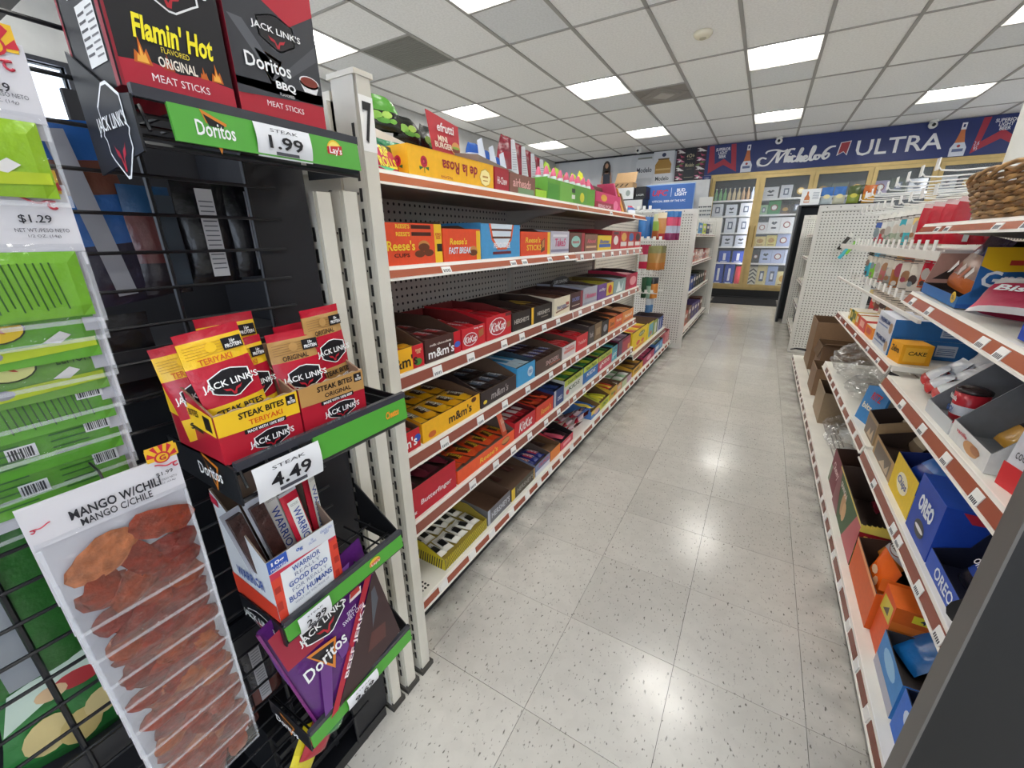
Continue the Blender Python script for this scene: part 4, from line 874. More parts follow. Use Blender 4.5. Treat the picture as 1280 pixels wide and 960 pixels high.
L('tan fronted brown carton on the fourth shelf', 2.21, 2.33, Z4, .10, .12, '7c6448', [('r', -.3, .3, .3, .7, '9a8060')], inner='3c2c26', floor=.05, bars=B(2, 1, c=('8a6a4a',)))
L('black carton with a silver swirl on the fourth shelf', 2.335, 2.46, Z4, .09, .11, '2c2624', [('e', 0, .5, .3, .25, '8a8c98')], inner='3c2c26', floor=.05, bars=B(2, 1, c=('5a5450',)))
for i, (a, b, c1, lb) in enumerate(((2.465, 2.59, 'e07c30', 'orange yellow carton'), (2.595, 2.76, 'e0683a', 'coral orange carton'), (2.765, 3.04, 'e8954a', 'pale orange end carton'))):
    L(lb+' near the far end of the fourth shelf', a, b, Z4+.004, .08, .10, c1, [('t', ('Zero', 'Payday', 'Whatchamacallit')[i], 0, .55, .7, .3, ('3a2418', 'f4e0c0', 'f8f0e0')[i], .1), ('r', -.4, .4, .12, .24, 'b8402a')], bars=B(3, 2, c=(c1, 'e8b07a')), inner='4c3a30', floor=.05)
# fifth shelf
L('red carton of dark red cookie bars at the foot of the white upright', .67, .915, Z5, .10, .115, 'c01c30', [('t', 'Butterfinger', .1, .38, .6, .22, 'f0e0e0', .1), ('t', 'king', -.36, .2, .16, .12, 'f0e0e0')], bars=B(5, 1, c=('6a2030', '501c28'), c2='d8c8c4', txt='Baby Ruth', txtc='f0e8e8', jitter=.5, bt=.02), inner='40302c', floor=.05, prof='line')
L('bright orange carton with a tall torn back and loose orange bars', .92, 1.298, Z5, .05, .105, 'ee5a2c', [('t', "Reese's", 0, .5, .32, .4, 'f0c83a', .1), ('e', .32, .55, .08, .3, '6b3a22'), ('e', .32, .6, .08, .2, 'c98a4a', 2)], bars=B(7, 2, c=('ee5a2c', 'e04c24'), c2='4a2418', txt="Reese's", txtc='f0c83a', jitter=.5), inner='7c6c62', floor=.02)
t = thing('candy_bar', 'orange candy bar propped upright against the red wafer carton', 'candy bar', (-.80, 1.262, Z5+.022))
link('wrapper', pillow(.035, .105, .012, 'ee6a4a', 'f0a08a'), t, (0, 0, .05), (PI/2-.3, 0, PI/2)); text(t, "Reese's", 0, .06, .02, .07, 'f0e0c0', .008, 'right')
L('red wafer bar carton on the fifth shelf beside the orange one', 1.30, 1.485, Z5, .070, .085, RD, [('t', 'KitKat', 0, .5, .66, .6, 'f0e8e8', .3)], bars=B(4, 2, c=('b01c28', '8a1820'), c2='d8c8c8', jitter=.4), inner='581c20', floor=.03)
L('orange red candy carton with a gold scribble on the fifth shelf', 1.49, 1.67, Z5, .072, .085, 'd8402c', [('t', "Reese's", .05, .45, .6, .4, 'e8b03a', .2)], bars=B(4, 2, c=('b83020', 'd8502c'), c2='5a2418', jitter=.3), inner='601c18', floor=.04)
L('dark blue cookie carton with a white strip on the fifth shelf', 1.675, 1.795, Z5, .085, .10, '28407c', [('r', -.5, -.3, 0, 1, 'b8bcc8'), ('t', 'OREO', .1, .4, .5, .25, 'd8e0f0')], inner='1a1820', floor=.03, bars=B(2, 1, c=('28407c',)))
for i, (a, b, c1, c2, c3, w_) in enumerate(((1.80, 2.06, 'd9dcd4', 'b8c83c', 'c83a4a', 'white gum carton with a lime top edge'), (2.065, 2.31, '3a7cc4', 'c8d840', '2a5ca8', 'blue gum carton with a lime top edge'), (2.315, 2.58, 'c8445c', 'b8cc3c', 'e8c0c8', 'raspberry gum carton with a lime top edge'), (2.585, 2.70, '58b4cc', '4aa8c8', 'e8f0f0', 'aqua gum carton at the end of the lime topped row'))):
    L(w_+', fifth shelf', a, b, Z5+.002, .098, .104, c1, [('r', -.5, .5, .66, 1, c2), ('t', 'Sour Patch', 0, .82, .7, .2, '3f6a1c', .1), ('t', 'KIDS', 0, .42, .6, .22, 'f4f4f0' if i else '2a4a2a', .1), ('e', -.34, .3, .08, .14, c3)], bars=B(4, 1, c=(c2, '3c8a4a')), inner='2c2c24', floor=.06, prof='box' if i == 3 else 'slope')
L('purple topped red carton jutting over the fifth shelf end', 2.72, 3.03, Z5+.002, .105, .12, '8c1c44', [('r', -.2, .5, 0, .8, 'b01c3c'), ('r', .28, .45, .05, .4, 'e8b03a', 1), ('r', -.5, -.2, 0, 1, '3c2050')], bars=B(4, 1, c=('8a4a7c', 'c8b0c8')), inner='2c1424', floor=.085)
ZS = .2705
tray('tall yellow candy carton with red and green print on the low end shelf', -1, XF-.01, 3.12, 3.62, ZS, .24, .155, .16, 'f0d020', [('e', .1, .7, .2, .14, '6a7c3a'), ('e', -.1, .32, .12, .12, 'd83828'), ('e', .2, .28, .1, .1, 'd83828'), ('t', 'SOUR', .1, .7, .3, .12, 'f4f0d0'), ('r', -.3, .3, .06, .14, 'd83828')], floor=.12, bars=B(5, 1, c=('f0d020', 'c83a2a')), prof='box')
tray('yellow edged teal carton beside the tall yellow carton', -1, XF-.01, 3.63, 3.85, ZS, .24, .145, .15, 'e8d428', [('r', -.3, .5, .1, .9, '5aa4b8'), ('e', .1, .3, .2, .15, 'c8684a')], floor=.1, prof='box')
tray('olive and white carton on the low end shelf', -1, XF-.01, 3.86, 4.02, ZS, .24, .135, .14, '9aa84a', [('r', -.2, .3, .1, .8, 'd8dcd0')], floor=.1, prof='box')
tray('navy and white carton at the very end of the low shelf', -1, XF-.01, 4.03, 4.28, ZS, .24, .125, .14, '2c4a9c', [('r', -.45, -.25, .05, .95, 'e0e4ec'), ('r', 0, .12, .1, .9, 'd8dcec')], floor=.1, inner='4c4040', prof='box')
# bottom deck
XB6 = -.735
def L6(label, y0, y1, hf, hb, col, front=(), d=.27, **k): return tray(label, -1, XB6, y0, y1, Z6+.001, d, hf, hb, col, front, **k)
t = L6('yellow and black striped carton of checked taffy bars', .80, 1.05, .042, .075, 'd8c428', [], d=.20, bars=B(6, 2, c=('e8e6dc', 'dcdad0'), c2='2a2a2a', txt='ABBA ZABA', txtc='1c1c1c', jitter=.5, bt=.012), floor=.02, inner='9a8630')
st = []
for q in range(-4, 22):
    a = q*.05-.5
    pts = [(a, 0), (a+.02, 0), (a+.17, 1), (a+.15, 1)]; pts = [(max(-.5, min(.5, x)), y) for x, y in pts]; st.append(('p', pts, '2a2618', 1))
print_on(t, st, .246, .042)
rects(t, [('p', [(y*.01, 0), (y*.01+.004, 0), (y*.01+.012, .040+.0*y), (y*.01+.008, .040)], '2a2618', 1) for y in range(-19, -1)], -.123, 'left', 'stripes')
L6('silver grey chocolate bar carton, nearly empty, on the bottom deck', 1.055, 1.225, .066, .08, '6a6a70', [('t', "HERSHEY'S", .05, .5, .8, .4, 'c8ccd4'), ('r', -.5, -.4, 0, 1, 'b8bcc8')], bars=None, inner='6a5040', floor=.004)
L6('brown chocolate bar carton with a yellow corner on the bottom deck', 1.23, 1.44, .056, .08, '4c4438', [('r', -.5, -.36, 0, 1.0, 'e8c828'), ('t', "HERSHEY'S", .08, .5, .7, .4, '9a9a94'), ('r', .45, .5, 0, 1, 'c89a2c')], bars=B(2, 1, c=('4a2c28',), bw=.035, bl=.1), inner='5c4638', floor=.004)
L6('navy crunch bar carton with a red square on each bar', 1.445, 1.60, .058, .085, '7c8ab0', [('t', 'CRUNCH', .05, .72, .7, .3, 'c8425c', .1), ('r', -.5, .5, 0, .4, 'd8dce4')], bars=B(3, 2, c=('222c74',), c2='c8384c', txt='CRUNCH', txtc='f0f0f4', bt=.024), inner='5c5048', floor=.03)
L6('plain orange carton, low and half empty, on the bottom deck', 1.605, 1.72, .055, .07, 'e88432', [], bars=B(1, 1, c=('3c2c28',), bw=.04, bl=.14), inner='6c5038', floor=.01)
L6('pink and black fruit candy carton on the bottom deck', 1.725, 1.89, .045, .08, 'd84458', [('r', -.3, .3, .3, .7, 'f0a0a8')], bars=B(3, 2, c=('2a1a1e', 'd85870'), jitter=.6), inner='1c1416', floor=.02)
for i in range(7):
    t = thing('candy_bag', 'pink and white candy bag in the loose heap on the bottom deck', 'candy bag', (XB6-.04-.035*(i % 4), 1.93+.032*i, Z6+.035+.006*(i % 3)), 0, 'pink candy bags in the heap', (.9-.1*(i % 3), .3*(i % 2), PI/2+.25*math.sin(i*2)))
    link('pouch', pouch_me(.07, .10, .02, ((0, .3, 'd8384c'), (.3, .7, 'ecd8dc'), (.7, 1, '5a1c28'))), t, (0, 0, -.02))
L6('blue and yellow fruit bar carton on the bottom deck', 2.17, 2.33, .05, .085, '4a7cc0', [('r', -.5, .5, .5, 1, 'e8c83a'), ('e', .1, .5, .3, .3, 'd8a8a8')], bars=B(3, 1, c=('2c6cc8', 'f0d850'), jitter=.6, bt=.03), inner='8a6c3c', floor=.02)
L6('lime yellow candy carton with brown sides on the bottom deck', 2.335, 2.52, .05, .10, 'd8d848', [('t', 'LEMON', 0, .5, .6, .5, '4a8a3a')], bars=B(4, 2, c=('e8e048', 'c8c83a'), jitter=.4), inner='6c5038', floor=.02)
L6('mustard candy carton with brown sides on the bottom deck', 2.525, 2.68, .075, .10, 'd8b040', [('t', 'Mike', 0, .5, .6, .3, '3a8a3a'), ('e', .2, .3, .15, .2, 'c83a2a')], bars=B(4, 2, c=('e8c840', 'c83a2a'), jitter=.4), inner='6c5038', floor=.03)
L6('peach carton of small orange boxes on the bottom deck', 2.685, 2.80, .06, .06, 'e0a878', [('r', -.3, .3, .3, .7, 'c8c0b0')], bars=B(3, 3, c=('e88a3c', 'e0d8c8', '6a4a3a')), floor=.03)
L6('mint green carton of white gum packs on the bottom deck', 2.805, 3.07, .05, .06, 'c8a0b0', [('r', -.5, 0, 0, 1, 'b8c89c')], bars=B(4, 3, c=('8ab08a', 'dcdcd8')), floor=.03)
L6('mustard carton with a black word on the bottom deck', 3.10, 3.42, .06, .08, 'e0b03c', [('t', 'HI-CHEW', -.1, .55, .55, .4, '1c1a14', .1)], bars=B(4, 2, c=('5c4030', 'd8a84a')), inner='4c3c30', floor=.03)
L6('magenta candy carton on the bottom deck', 3.43, 3.85, .07, .085, 'b82c5c', [('e', 0, .5, .2, .3, 'e8a0b8')], bars=B(5, 1, c=('c83a6c', 'e06a8c')), inner='3c1c2c', floor=.045)
L6('bright blue candy carton with a round end on the bottom deck', 3.86, 4.22, .09, .10, '3f78b8', [('e', .25, .5, .18, .38, '6ab0dc'), ('r', -.4, 0, .3, .7, 'd8e4f0')], bars=B(4, 1, c=('5a98cc', 'c8dcb8')), inner='4a5a58', floor=.05)
L6('pink candy carton with a rounded end, last on the bottom deck', 4.345, 4.54, .12, .13, 'e8888c', [('e', .2, .5, .22, .4, 'f0b0b4'), ('e', .2, .5, .1, .2, 'd86070', 2)], bars=B(4, 1, c=('d8303c', 'e86068')), inner='8a2a34', floor=.08)
# ---------------------------------------------------------------- top of the candy shelving
Z1 = 1.2625
t = thing('display_carton', 'bright yellow candy carton with roses and upside-down lettering', 'candy carton', (-.79, 1.035, Z1+.001), PI/2)
mb = MB(); w_, d_, h_ = .385, .115, .075
obj('carton', MB().box(-w_/2, w_/2, 0, d_, 0, h_, 'f4b81c').box(-w_/2-.0, w_/2, -.001, d_, h_, h_+.001, 'f0b41c'), t)
def rose(root, x, z, s, face='front', y=0, flip=1):
    it = [('p', ell(x, z, s, s*1.05, 12), 'c02040', 1), ('p', ell(x+s*.1, z+s*.1, s*.55, s*.55, 9), '8a1230', 2), ('p', ell(x-s*.1, z, s*.25, s*.3, 8), 'd84a60', 3),
          ('p', [(x-s*.2, z-s), (x-s*1.3, z-s*1.6), (x-s*1.5, z-s*.9)], '2f6a34', 1), ('p', [(x+s*.2, z-s), (x+s*1.3, z-s*1.5), (x+s*1.4, z-s*.8)], '2f6a34', 1), ('p', [(x-s*.1, z-s), (x+s*.1, z-s), (x+s*.15, z-s*2), (x, z-s*2)], '2f6a34', 1)]
    rects(root, it, y, face, 'printed_rose')
rose(t, -.135, .043, .013); text(t, 'de la Rosa', .02, .044, .165, .030, '9c1c30', 0, tilt=PI, shear=.1, bold=.02); text(t, 'MAZAPAN', -.045, .016, .05, .007, '9c1c30', 0, tilt=PI)
rects(t, [('p', ell(.145, .035, .032, .026, 8), 'c8a030', 1), ('p', ell(.145, .035, .029, .023, 8), 'f6e6a0', 2), (.13, .16, .035, .04, 'b8842c', 3), (.132, .158, .025, .028, 'b8842c', 3)])
rose(t, -.035, .040, .012, 'left', -w_/2); text(t, 'de la Rosa', .085, .035, .06, .016, '9c1c30', -w_/2, 'left', .1)
t = thing('display_card', 'tilted red gummy burger display card behind the yellow carton', 'display card', (-.963, 1.235, Z1+.0005), PI/2)
obj('card', MB().hexa([(-.06, .0, .0), (.06, .0, .0), (.06, .003, .0), (-.06, .003, .0), (-.075, .033, .245), (.09, .033, .225), (.09, .036, .225), (-.075, .036, .245)], mt('b8202e')), t)
s = thing('x', 'x', None); 
for ch in (text(s, 'efrutti', .01, .205, .09, .028, 'f0e8e8', .026, shear=.2, bold=.02), text(s, 'MINI\nBURGER', -.012, .160, .09, .038, 'f0dcc8', .020, bold=.03)): ch.parent = t; ch.rotation_euler = (-.14, 0, 0)
bpy.data.objects.remove(s)
rects(t, [('p', ell(.052, .15, .024, .02), 'd89a58', 2), ('p', ell(.052, .145, .022, .008), '7a3a22', 3), ('p', ell(.052, .152, .02, .004), '8ab03a', 4)], .018)
L_ = lambda *a, **k: tray(*a, **k)
L_('pink red gummy carton behind the yellow rose carton', -1, -.908, 1.02, 1.19, Z1, .05, .095, .10, 'd83848', [('t', 'GUMMI', 0, .88, .7, .1, 'f4e0e0')], bars=B(4, 1, c=('f0c0a8', 'e8d060')), floor=.075, prof='box')
t = thing('candy_pouch', 'pink and black pouch with jagged yellow letters leaning by the yellow carton', 'candy bag', (-.80, .78, Z1), 0, None, (-.35, 0, PI/2+.25))
link('pouch', pouch_me(.13, .075, .02, ((0, .35, 'c8305c'), (.35, .8, 'd8406c'), (.8, 1, '1c1c20'))), t); text(t, 'RIP\nROLLS', .005, .038, .075, .05, 'f0e030', -.010, bold=.04)
rects(t, [('p', [(-.06, .065), (-.02, .072), (-.03, .05)], '1c1c20', 3), ('p', [(-.05, .012), (.0, .004), (.03, .015)], '3fc08a', 3)], -.010)
for i, (yy, c1, c2, lb) in enumerate(((.70, '1f6a44', 'c02050', 'green topped magenta pouch beside the numbered upright'), (.86, '0f7a4c', '5a1c2c', 'dark green box edge behind the jagged lettered pouch'))):
    t = thing('candy_pouch', lb, 'candy bag', (-.86, yy, Z1), 0, None, (-.15, 0, PI/2)); link('pouch', pouch_me(.09, .095, .025, ((0, .45, c2), (.45, 1, c1))), t)
# raised ledge with bags behind the yellow carton
t = thing('sloped_ledge', 'white sloped ledge stacked with snack bags above the candy shelving', 'ledge', (0, 0, 0))
P1, P2 = (-.97, .80, 1.395), (-.97, 1.24, 1.345)
obj('ledge', MB().hexa([(-1.30, .70, 1.43), (-1.0, .70, 1.43), (-1.0, 1.26, 1.345), (-1.30, 1.26, 1.345), (-1.30, .70, 1.452), (-1.0, .70, 1.452), (-1.0, 1.26, 1.367), (-1.30, 1.26, 1.367)], DECK), t)
obj('side_panel', MB().prism([(.70, 1.264), (1.26, 1.264), (1.26, 1.344), (.70, 1.428)], 0, -1.003, -.999, BEIGE), t)
obj('black_strip', MB().hexa([(-.999, .70, 1.420), (-.997, .70, 1.420), (-.997, 1.26, 1.336), (-.999, 1.26, 1.336), (-.999, .70, 1.429), (-.997, .70, 1.429), (-.997, 1.26, 1.344), (-.999, 1.26, 1.344)], BLK), t)  # thin black strip along the underside of the ledge front
def bag(label, x, y, z, w, h, t_, bands, yaw=0, lean=0, group=None, cat='snack bag', seal=.07, extra=None, name='snack_bag', taper=.45):
    o = thing(name, label, cat, (x, y, z), 0, group, (lean, 0, PI/2-yaw)); link('pouch', pouch_me(w, h, t_, bands, seal=seal, taper=taper), o)
    if extra: rects(o, extra, -t_*.5)
    return o
blob = lambda w, h: [('p', ell(-w*.18, h*.45, w*.16, h*.16, 10), '8ac050', 2), ('p', ell(w*.1, h*.5, w*.14, h*.13, 10), 'a8d060', 2), ('p', ell(0, h*.3, w*.2, h*.1, 10), '5a9a3c', 2), ('p', ell(w*.25, h*.3, w*.1, h*.09, 8), '7ab84a', 2)]
for i in range(4):
    bag(('white backed snack bag with small print, highest on the sloped ledge', 'green topped black snack bag second on the sloped ledge', 'black snack bag with pale green fruit, third on the sloped ledge', 'black snack bag with pale green fruit beside the red burger card')[i],
        -1.06, .93+i*.105, 1.447-i*.016, .12, (.095, .095, .075, .085)[i], .03, (((0, .3, '26261f'), (.3, 1, 'cfc8b8')), ((0, .55, '1a1f16'), (.55, 1, '5aa03c')), ((0, 1, '171a14'),), ((0, 1, '171a14'),))[i], yaw=(.3, .35, .1, -.1)[i], lean=-.15, extra=blob(.12, .08) if i else None)
# brown tray with blue and maroon chip bags, further along the top
t = thing('chip_tray', 'long brown tray holding blue and maroon chip bags on top', 'tray', (-.945, 1.62, Z1+.0005))
mb = MB().hexa([(-.12, -.34, .0), (.06, -.34, .0), (.06, .27, .0), (-.12, .27, .0), (-.12, -.34, .15), (.06, -.34, .125), (.06, .27, .06), (-.12, .27, .065)], C('8a7a6c', .6, 'card')); obj('carton', mb, t)
for i in range(3):
    bag('blue and white chip bag in the brown tray', -.97, 1.385+i*.075, 1.375-i*.012, .075, .075, .035, ((0, .5, 'b8c4d8'), (.5, 1, '2c58a8')), yaw=.5, lean=-.2, group='blue chip bags in the brown tray', extra=[('p', [(.01, .01), (.04, .01), (.03, .09), (.01, .08)], 'd0d6e0', 1)])
for i in range(4):
    bag('maroon and silver chip bag standing in the brown tray', -.96, 1.60+i*.085, 1.362-i*.012, .095, .145, .04, ((0, .15, 'b9b9bb'), (.15, .6, '8c1c2c'), (.6, 1, '7a1828')), yaw=.7, lean=-.1, group='maroon chip bags in the brown tray', extra=[('p', [(.012, .005), (.042, .005), (.028, .13), (.012, .13)], 'c4c4c6', 1)]+[(.016, .034, .02+.009*q, .0225+.009*q, '8a8a90', 2) for q in range(9)])
for i in range(5):
    bag('lime and yellow candy bag with a pointed top', -.96, 1.97+i*.11, 1.327, .09, (.13, .12, .10, .12, .14)[i], .04, ((0, .2, 'c8ccb8'), (.2, 1, ('a8c83c', 'b8d040', '9cc040', 'c8d83c', 'e0e03c')[i])), yaw=.6, lean=-.1, group='pointed lime candy bags', taper=.8, extra=[('p', [(.004, .01), (.026, .01), (.014, .09), (.004, .09)], 'd8dcc8', 1), ('p', ell(-.018, .05, .014, .016, 8), '5a8a2c', 1)])
t = thing('bag_box', 'low brown carton the pointed lime bags stand in', 'carton', (-.965, 2.19, Z1+.0005)); obj('carton', MB().box(-.1, .085, -.28, .30, 0, .062, '8a6c4c'), t)
# front row on the top shelf beyond the yellow carton
def T(label, y0, y1, hf, hb, col, front=(), **k): return tray(label, -1, -.79, y0, y1, Z1, .085, hf, hb, col, front, **k)
T('dark red candy carton with white letters next to the yellow carton', 1.235, 1.325, .075, .08, 'a82030', [('t', 'Hi-Chew', 0, .5, .7, .3, 'f0e0e0')], bars=B(3, 1, c=('f0a0a0', 'e8d0d0')), floor=.055)
T('muted red and green watermelon candy carton on the top shelf', 1.33, 1.52, .07, .075, '8a5a4c', [('t', 'airheads', -.05, .6, .7, .4, 'e8b0a8', .1), ('r', -.2, .45, .1, .4, '7a9a6c')], bars=B(3, 1, c=('a8a090',)), floor=.05)
T('small lime carton between the watermelon and bottle candy cartons', 1.525, 1.62, .035, .05, 'a8d838', [], bars=B(2, 1, c=('c8e060',)), floor=.02)
tg_ = T('long green carton filled with pink topped candy bottles', 1.625, 2.18, .085, .09, '6aa83c', [('r', -.5, -.3, .1, .8, '4f9a2c'), ('r', -.28, -.02, .05, .95, '7ab848'), ('r', .02, .3, .05, .95, '5f9e3a'), ('r', -.05, .02, .3, .5, 'e8e8e0', 2), ('r', -.05, .02, .6, .8, '2a3a2a', 2), ('e', .18, .45, .05, .25, 'd8d030', 2)], floor=.05, prof='box', inner='4c6a34')
for i in range(16):
    r_, c_ = divmod(i, 8)
    k = ('btl',)
    if k not in TC: TC[k] = MB().lathe([(.015, 0), (.017, .02), (.014, .045), (.012, .05), (.013, .055), (.006, .078), (.002, .082)], None, 8, mats=[C('d8e8e0', .2)]*3+[C('e8708c', .35)]*3).mesh('bottle', True)
    o = link('candy_bottle', TC[k]); tag(o, 'pink capped candy bottle standing in the long green carton', 'candy bottle', 'pink capped candy bottles')
    place_local(tg_, o, (-.24+c_*.068, .025+r_*.036, .0515))
T('red and pink candy carton with a dark lower panel past the green carton', 2.19, 2.62, .085, .13, 'd83c74', [('r', -.5, .2, 0, .45, 'a82038'), ('t', 'RING POP', -.15, .22, .5, .2, 'f0d0d8'), ('e', -.2, .7, .12, .2, 'e8b03c'), ('e', .3, .4, .1, .3, 'f080a8')], bars=B(4, 1, c=('e86090',)), floor=.07)
t = thing('folded_carton', 'slanting folded carton with pink, orange and brown edges at the shelf end', 'carton', (-.80, 2.64, Z1))
for i, c_ in enumerate(('e8688c', 'e8a048', '8a6a54')):
    obj('flap', MB().hexa([(-.1, i*.07, 0), (.0, i*.07, 0), (.0, i*.07+.06, 0), (-.1, i*.07+.06, 0), (-.1, i*.07-.17+.03, .15-.02*i), (-.0, i*.07-.17+.03, .15-.02*i), (-.0, i*.07-.15+.03, .15-.02*i), (-.1, i*.07-.15+.03, .15-.02*i)], mt(c_)), t)
t = bag('small white and blue bag lying at the end of the top shelf', -.80, 2.93, Z1, .09, .06, .03, ((0, .5, 'd8dce4'), (.5, .8, '4a6ab0'), (.8, 1, 'c83a5a')), yaw=.3, lean=-.3)
# ---------------------------------------------------------------- hanging candy beside the candy shelving end
rk = thing('hook_rack', 'white wire hook rack on the end panel above the candy shelving', 'rack', (0, 0, 0))
WW = C('e8e8e4', .35)
for z, y, xa_, xb_ in ((1.372, 4.25, -1.45, -.90), (1.10, 4.12, -1.08, -.80), (.80, 4.12, -1.08, -.84), (.62, 4.10, -1.05, -.82)):
    obj('cross_bar', MB().box(xa_, xb_, y+.30, y+.31, z-.006, z+.006, WW).box(xa_, xb_, y, y+.006, z-.004, z+.004, WW), rk)
    n = int((xb_-xa_)/.055)
    for i in range(n):
        x = xa_+.02+i*.055; obj('hook', MB().path([(x, y+.31, z+.006), (x, y+.02, z), (x, y-.01, z+.014)], .0025, WW, 5), rk)
        obj('price_flag', MB().box(x-.013, x+.013, y-.016, y-.013, z+.004, z+.034, C('f0f0ec', .4)), rk)
HB = [((-1.03, 1.12, .07, .19), ((0, 1, '3f7cc0'),), 'blue candy bag', 4), ((-.90, 1.12, .075, .21), ((0, .3, 'a85c30'), (.3, .7, '8fb04a'), (.7, 1, 'c8c8a0')), 'green and brown candy bag', 2), ((-.85, 1.10, .08, .24), ((0, .25, 'a8282c'), (.25, .8, 'c88a4a'), (.8, 1, 'e0d0b0')), 'tan and red candy bag', 2), ((-.80, 1.10, .09, .25), ((0, .25, '8a2c5c'), (.25, .5, 'b8bcd0'), (.5, .8, 'd84a6c'), (.8, 1, '3c78b8')), 'blue and pink candy bag', 3),
      ((-.99, .84, .08, .22), ((0, .3, 'c8284c'), (.3, .6, 'd8d4cc'), (.6, 1, 'c03058')), 'magenta and white candy bag', 2), ((-.89, .83, .12, .22), ((0, .3, 'c07a38'), (.3, .7, 'b88c4c'), (.7, 1, '8c8a54')), 'amber gummy candy bag', 3),
      ((-.96, .56, .045, .20), ((0, 1, '2f5a3c'),), 'narrow dark green pouch', 2), ((-.91, .56, .045, .20), ((0, .6, 'a8c8b0'), (.6, 1, '2c6a4a')), 'narrow pale green pouch', 2), ((-.87, .56, .045, .20), ((0, .7, 'd88a3c'), (.7, 1, '2a2a2a')), 'narrow orange pouch', 2),
      ((-.90, .42, .05, .15), ((0, .5, '5a88b8'), (.5, 1, 'c8d0d8')), 'small clear and blue bag', 2)]
for (x, z, w_, h_), bands, lb, n in HB:
    for i in range(n):
        o = thing('candy_bag', lb+' on a hook before the white end panel', 'candy bag', (x+(i*.012 if lb[0] != 'b' else i*.028)-.01, 4.20+i*.05, z), 0, lb+'s on the end panel', (R.uniform(-.05, .05), 0, R.uniform(-.3, .3)))
        link('pouch', pouch_me(w_, h_, .025, bands), o)
# goods on the far candy-side run
pal = ['b85a4a', 'c8b0a0', '8a5a50', 'd0a090', 'a0685c', '3c5a8c', '2c3a2c', '40508a', 'c85a50', '8a6a5a', '6a4a7c', 'd89070', 'e0d8d0', '5a3c34']
k_ = 0
for z, lo, n, h0, c_ in ((1.165, 4.7, 6, .14, ['c84a3a', 'e8e8e0', '4a90c8', 'c8d838', '28305c', 'd0d0cc']), (.855, 4.7, 12, .13, ['d8a8a0', 'b8584c', 'c89888', 'e0c8c0', 'a85048', 'd8b8a8']), (.52, 4.7, 10, .18, ['c88080', '3050a0', '283a68', '2c3428', '203028', '88503c']), (.10, 4.7, 8, .20, ['d88878', 'c06858', '8a6a5a', '504080', '5a4a8a', '6a4030'])):
    for i in range(n):
        c1 = c_[i*len(c_)//n]; w_ = 2.2/n*.9; h_ = h0*(.8+.25*R.random()); k_ += 1
        kk = ('pkg', round(w_, 2), c1)
        o = thing('package', '%s package on the %s shelf between the two white panels' % ({'c84a3a': 'red', 'e8e8e0': 'white', '4a90c8': 'light blue', 'c8d838': 'lime', '28305c': 'navy', 'd0d0cc': 'pale grey', 'd8a8a0': 'pink', 'b8584c': 'brick red', 'c89888': 'tan pink', 'e0c8c0': 'cream pink', 'a85048': 'rust red', 'd8b8a8': 'beige', 'c88080': 'rose', '3050a0': 'blue', '283a68': 'deep blue', '2c3428': 'black green', '203028': 'dark green', '88503c': 'brown', 'd88878': 'salmon', 'c06858': 'terracotta', '8a6a5a': 'kraft brown', '504080': 'violet', '5a4a8a': 'purple', '6a4030': 'chestnut'}[c1], {1.165: 'top', .855: 'second', .52: 'third', .10: 'bottom'}[z]), 'package', (-.70, lo+2.2*(i+.5)/n, z+.001), PI/2, 'packages %s on shelf %.2f' % (c1, z))
        obj('box', MB().box(-w_/2, w_/2, 0, .16, 0, h_, c1), o); rects(o, [(-w_*.3, w_*.3, h_*.55, h_*.8, 'e4dcd4'), (-w_*.2, w_*.3, h_*.2, h_*.35, '3a3030')])
# ---------------------------------------------------------------- black wire rack at the near end
GX = -.62; BW = C('121318', .35); BWG = C('1a1b20', .3)
gr = thing('wire_rack', 'black wire grid rack carrying hanging bags and green railed shelves', 'rack', (0, 0, 0))
hm = MB().path([(GX, -.35, 0), (GX, .385, 0)], .0022, BW, 6).mesh('wire'); vm_ = MB().path([(GX-.004, 0, .02), (GX-.004, 0, 1.42)], .0030, BW, 6).mesh('wire')
for k in range(-6, 26): link('wire', hm, gr, (0, 0, 1.147-.0413*k))
for k in range(7): link('wire', vm_, gr, (0, .347-.1117*k, 0))
obj('frame_bar', MB().box(-.640, -.628, .352, .438, .03, 1.235, C('16171d', .5)).box(-.64, -.626, -.35, .44, 1.415, 1.43, BW), gr)
obj('backing_panel', MB().box(-.93, -.92, -.36, .438, .03, 1.225, C('14151b', .7)).box(-.93, -.92, .275, .438, 1.225, 1.33, C('14151b', .7)).box(-.92, -.63, .43, .438, .03, 1.33, C('14151b', .7)), gr)
obj('base_frame', MB().box(-.92, -.625, -.36, .43, 0, .03, BW), gr)
for z in (.50, .98):
    obj('inner_shelf', MB().box(-.90, -.63, -.35, .42, z-.012, z, C('1b1c22', .6)).box(-.63, -.626, -.35, .35, z-.02, z+.016, C('1b1c22', .5)), gr)
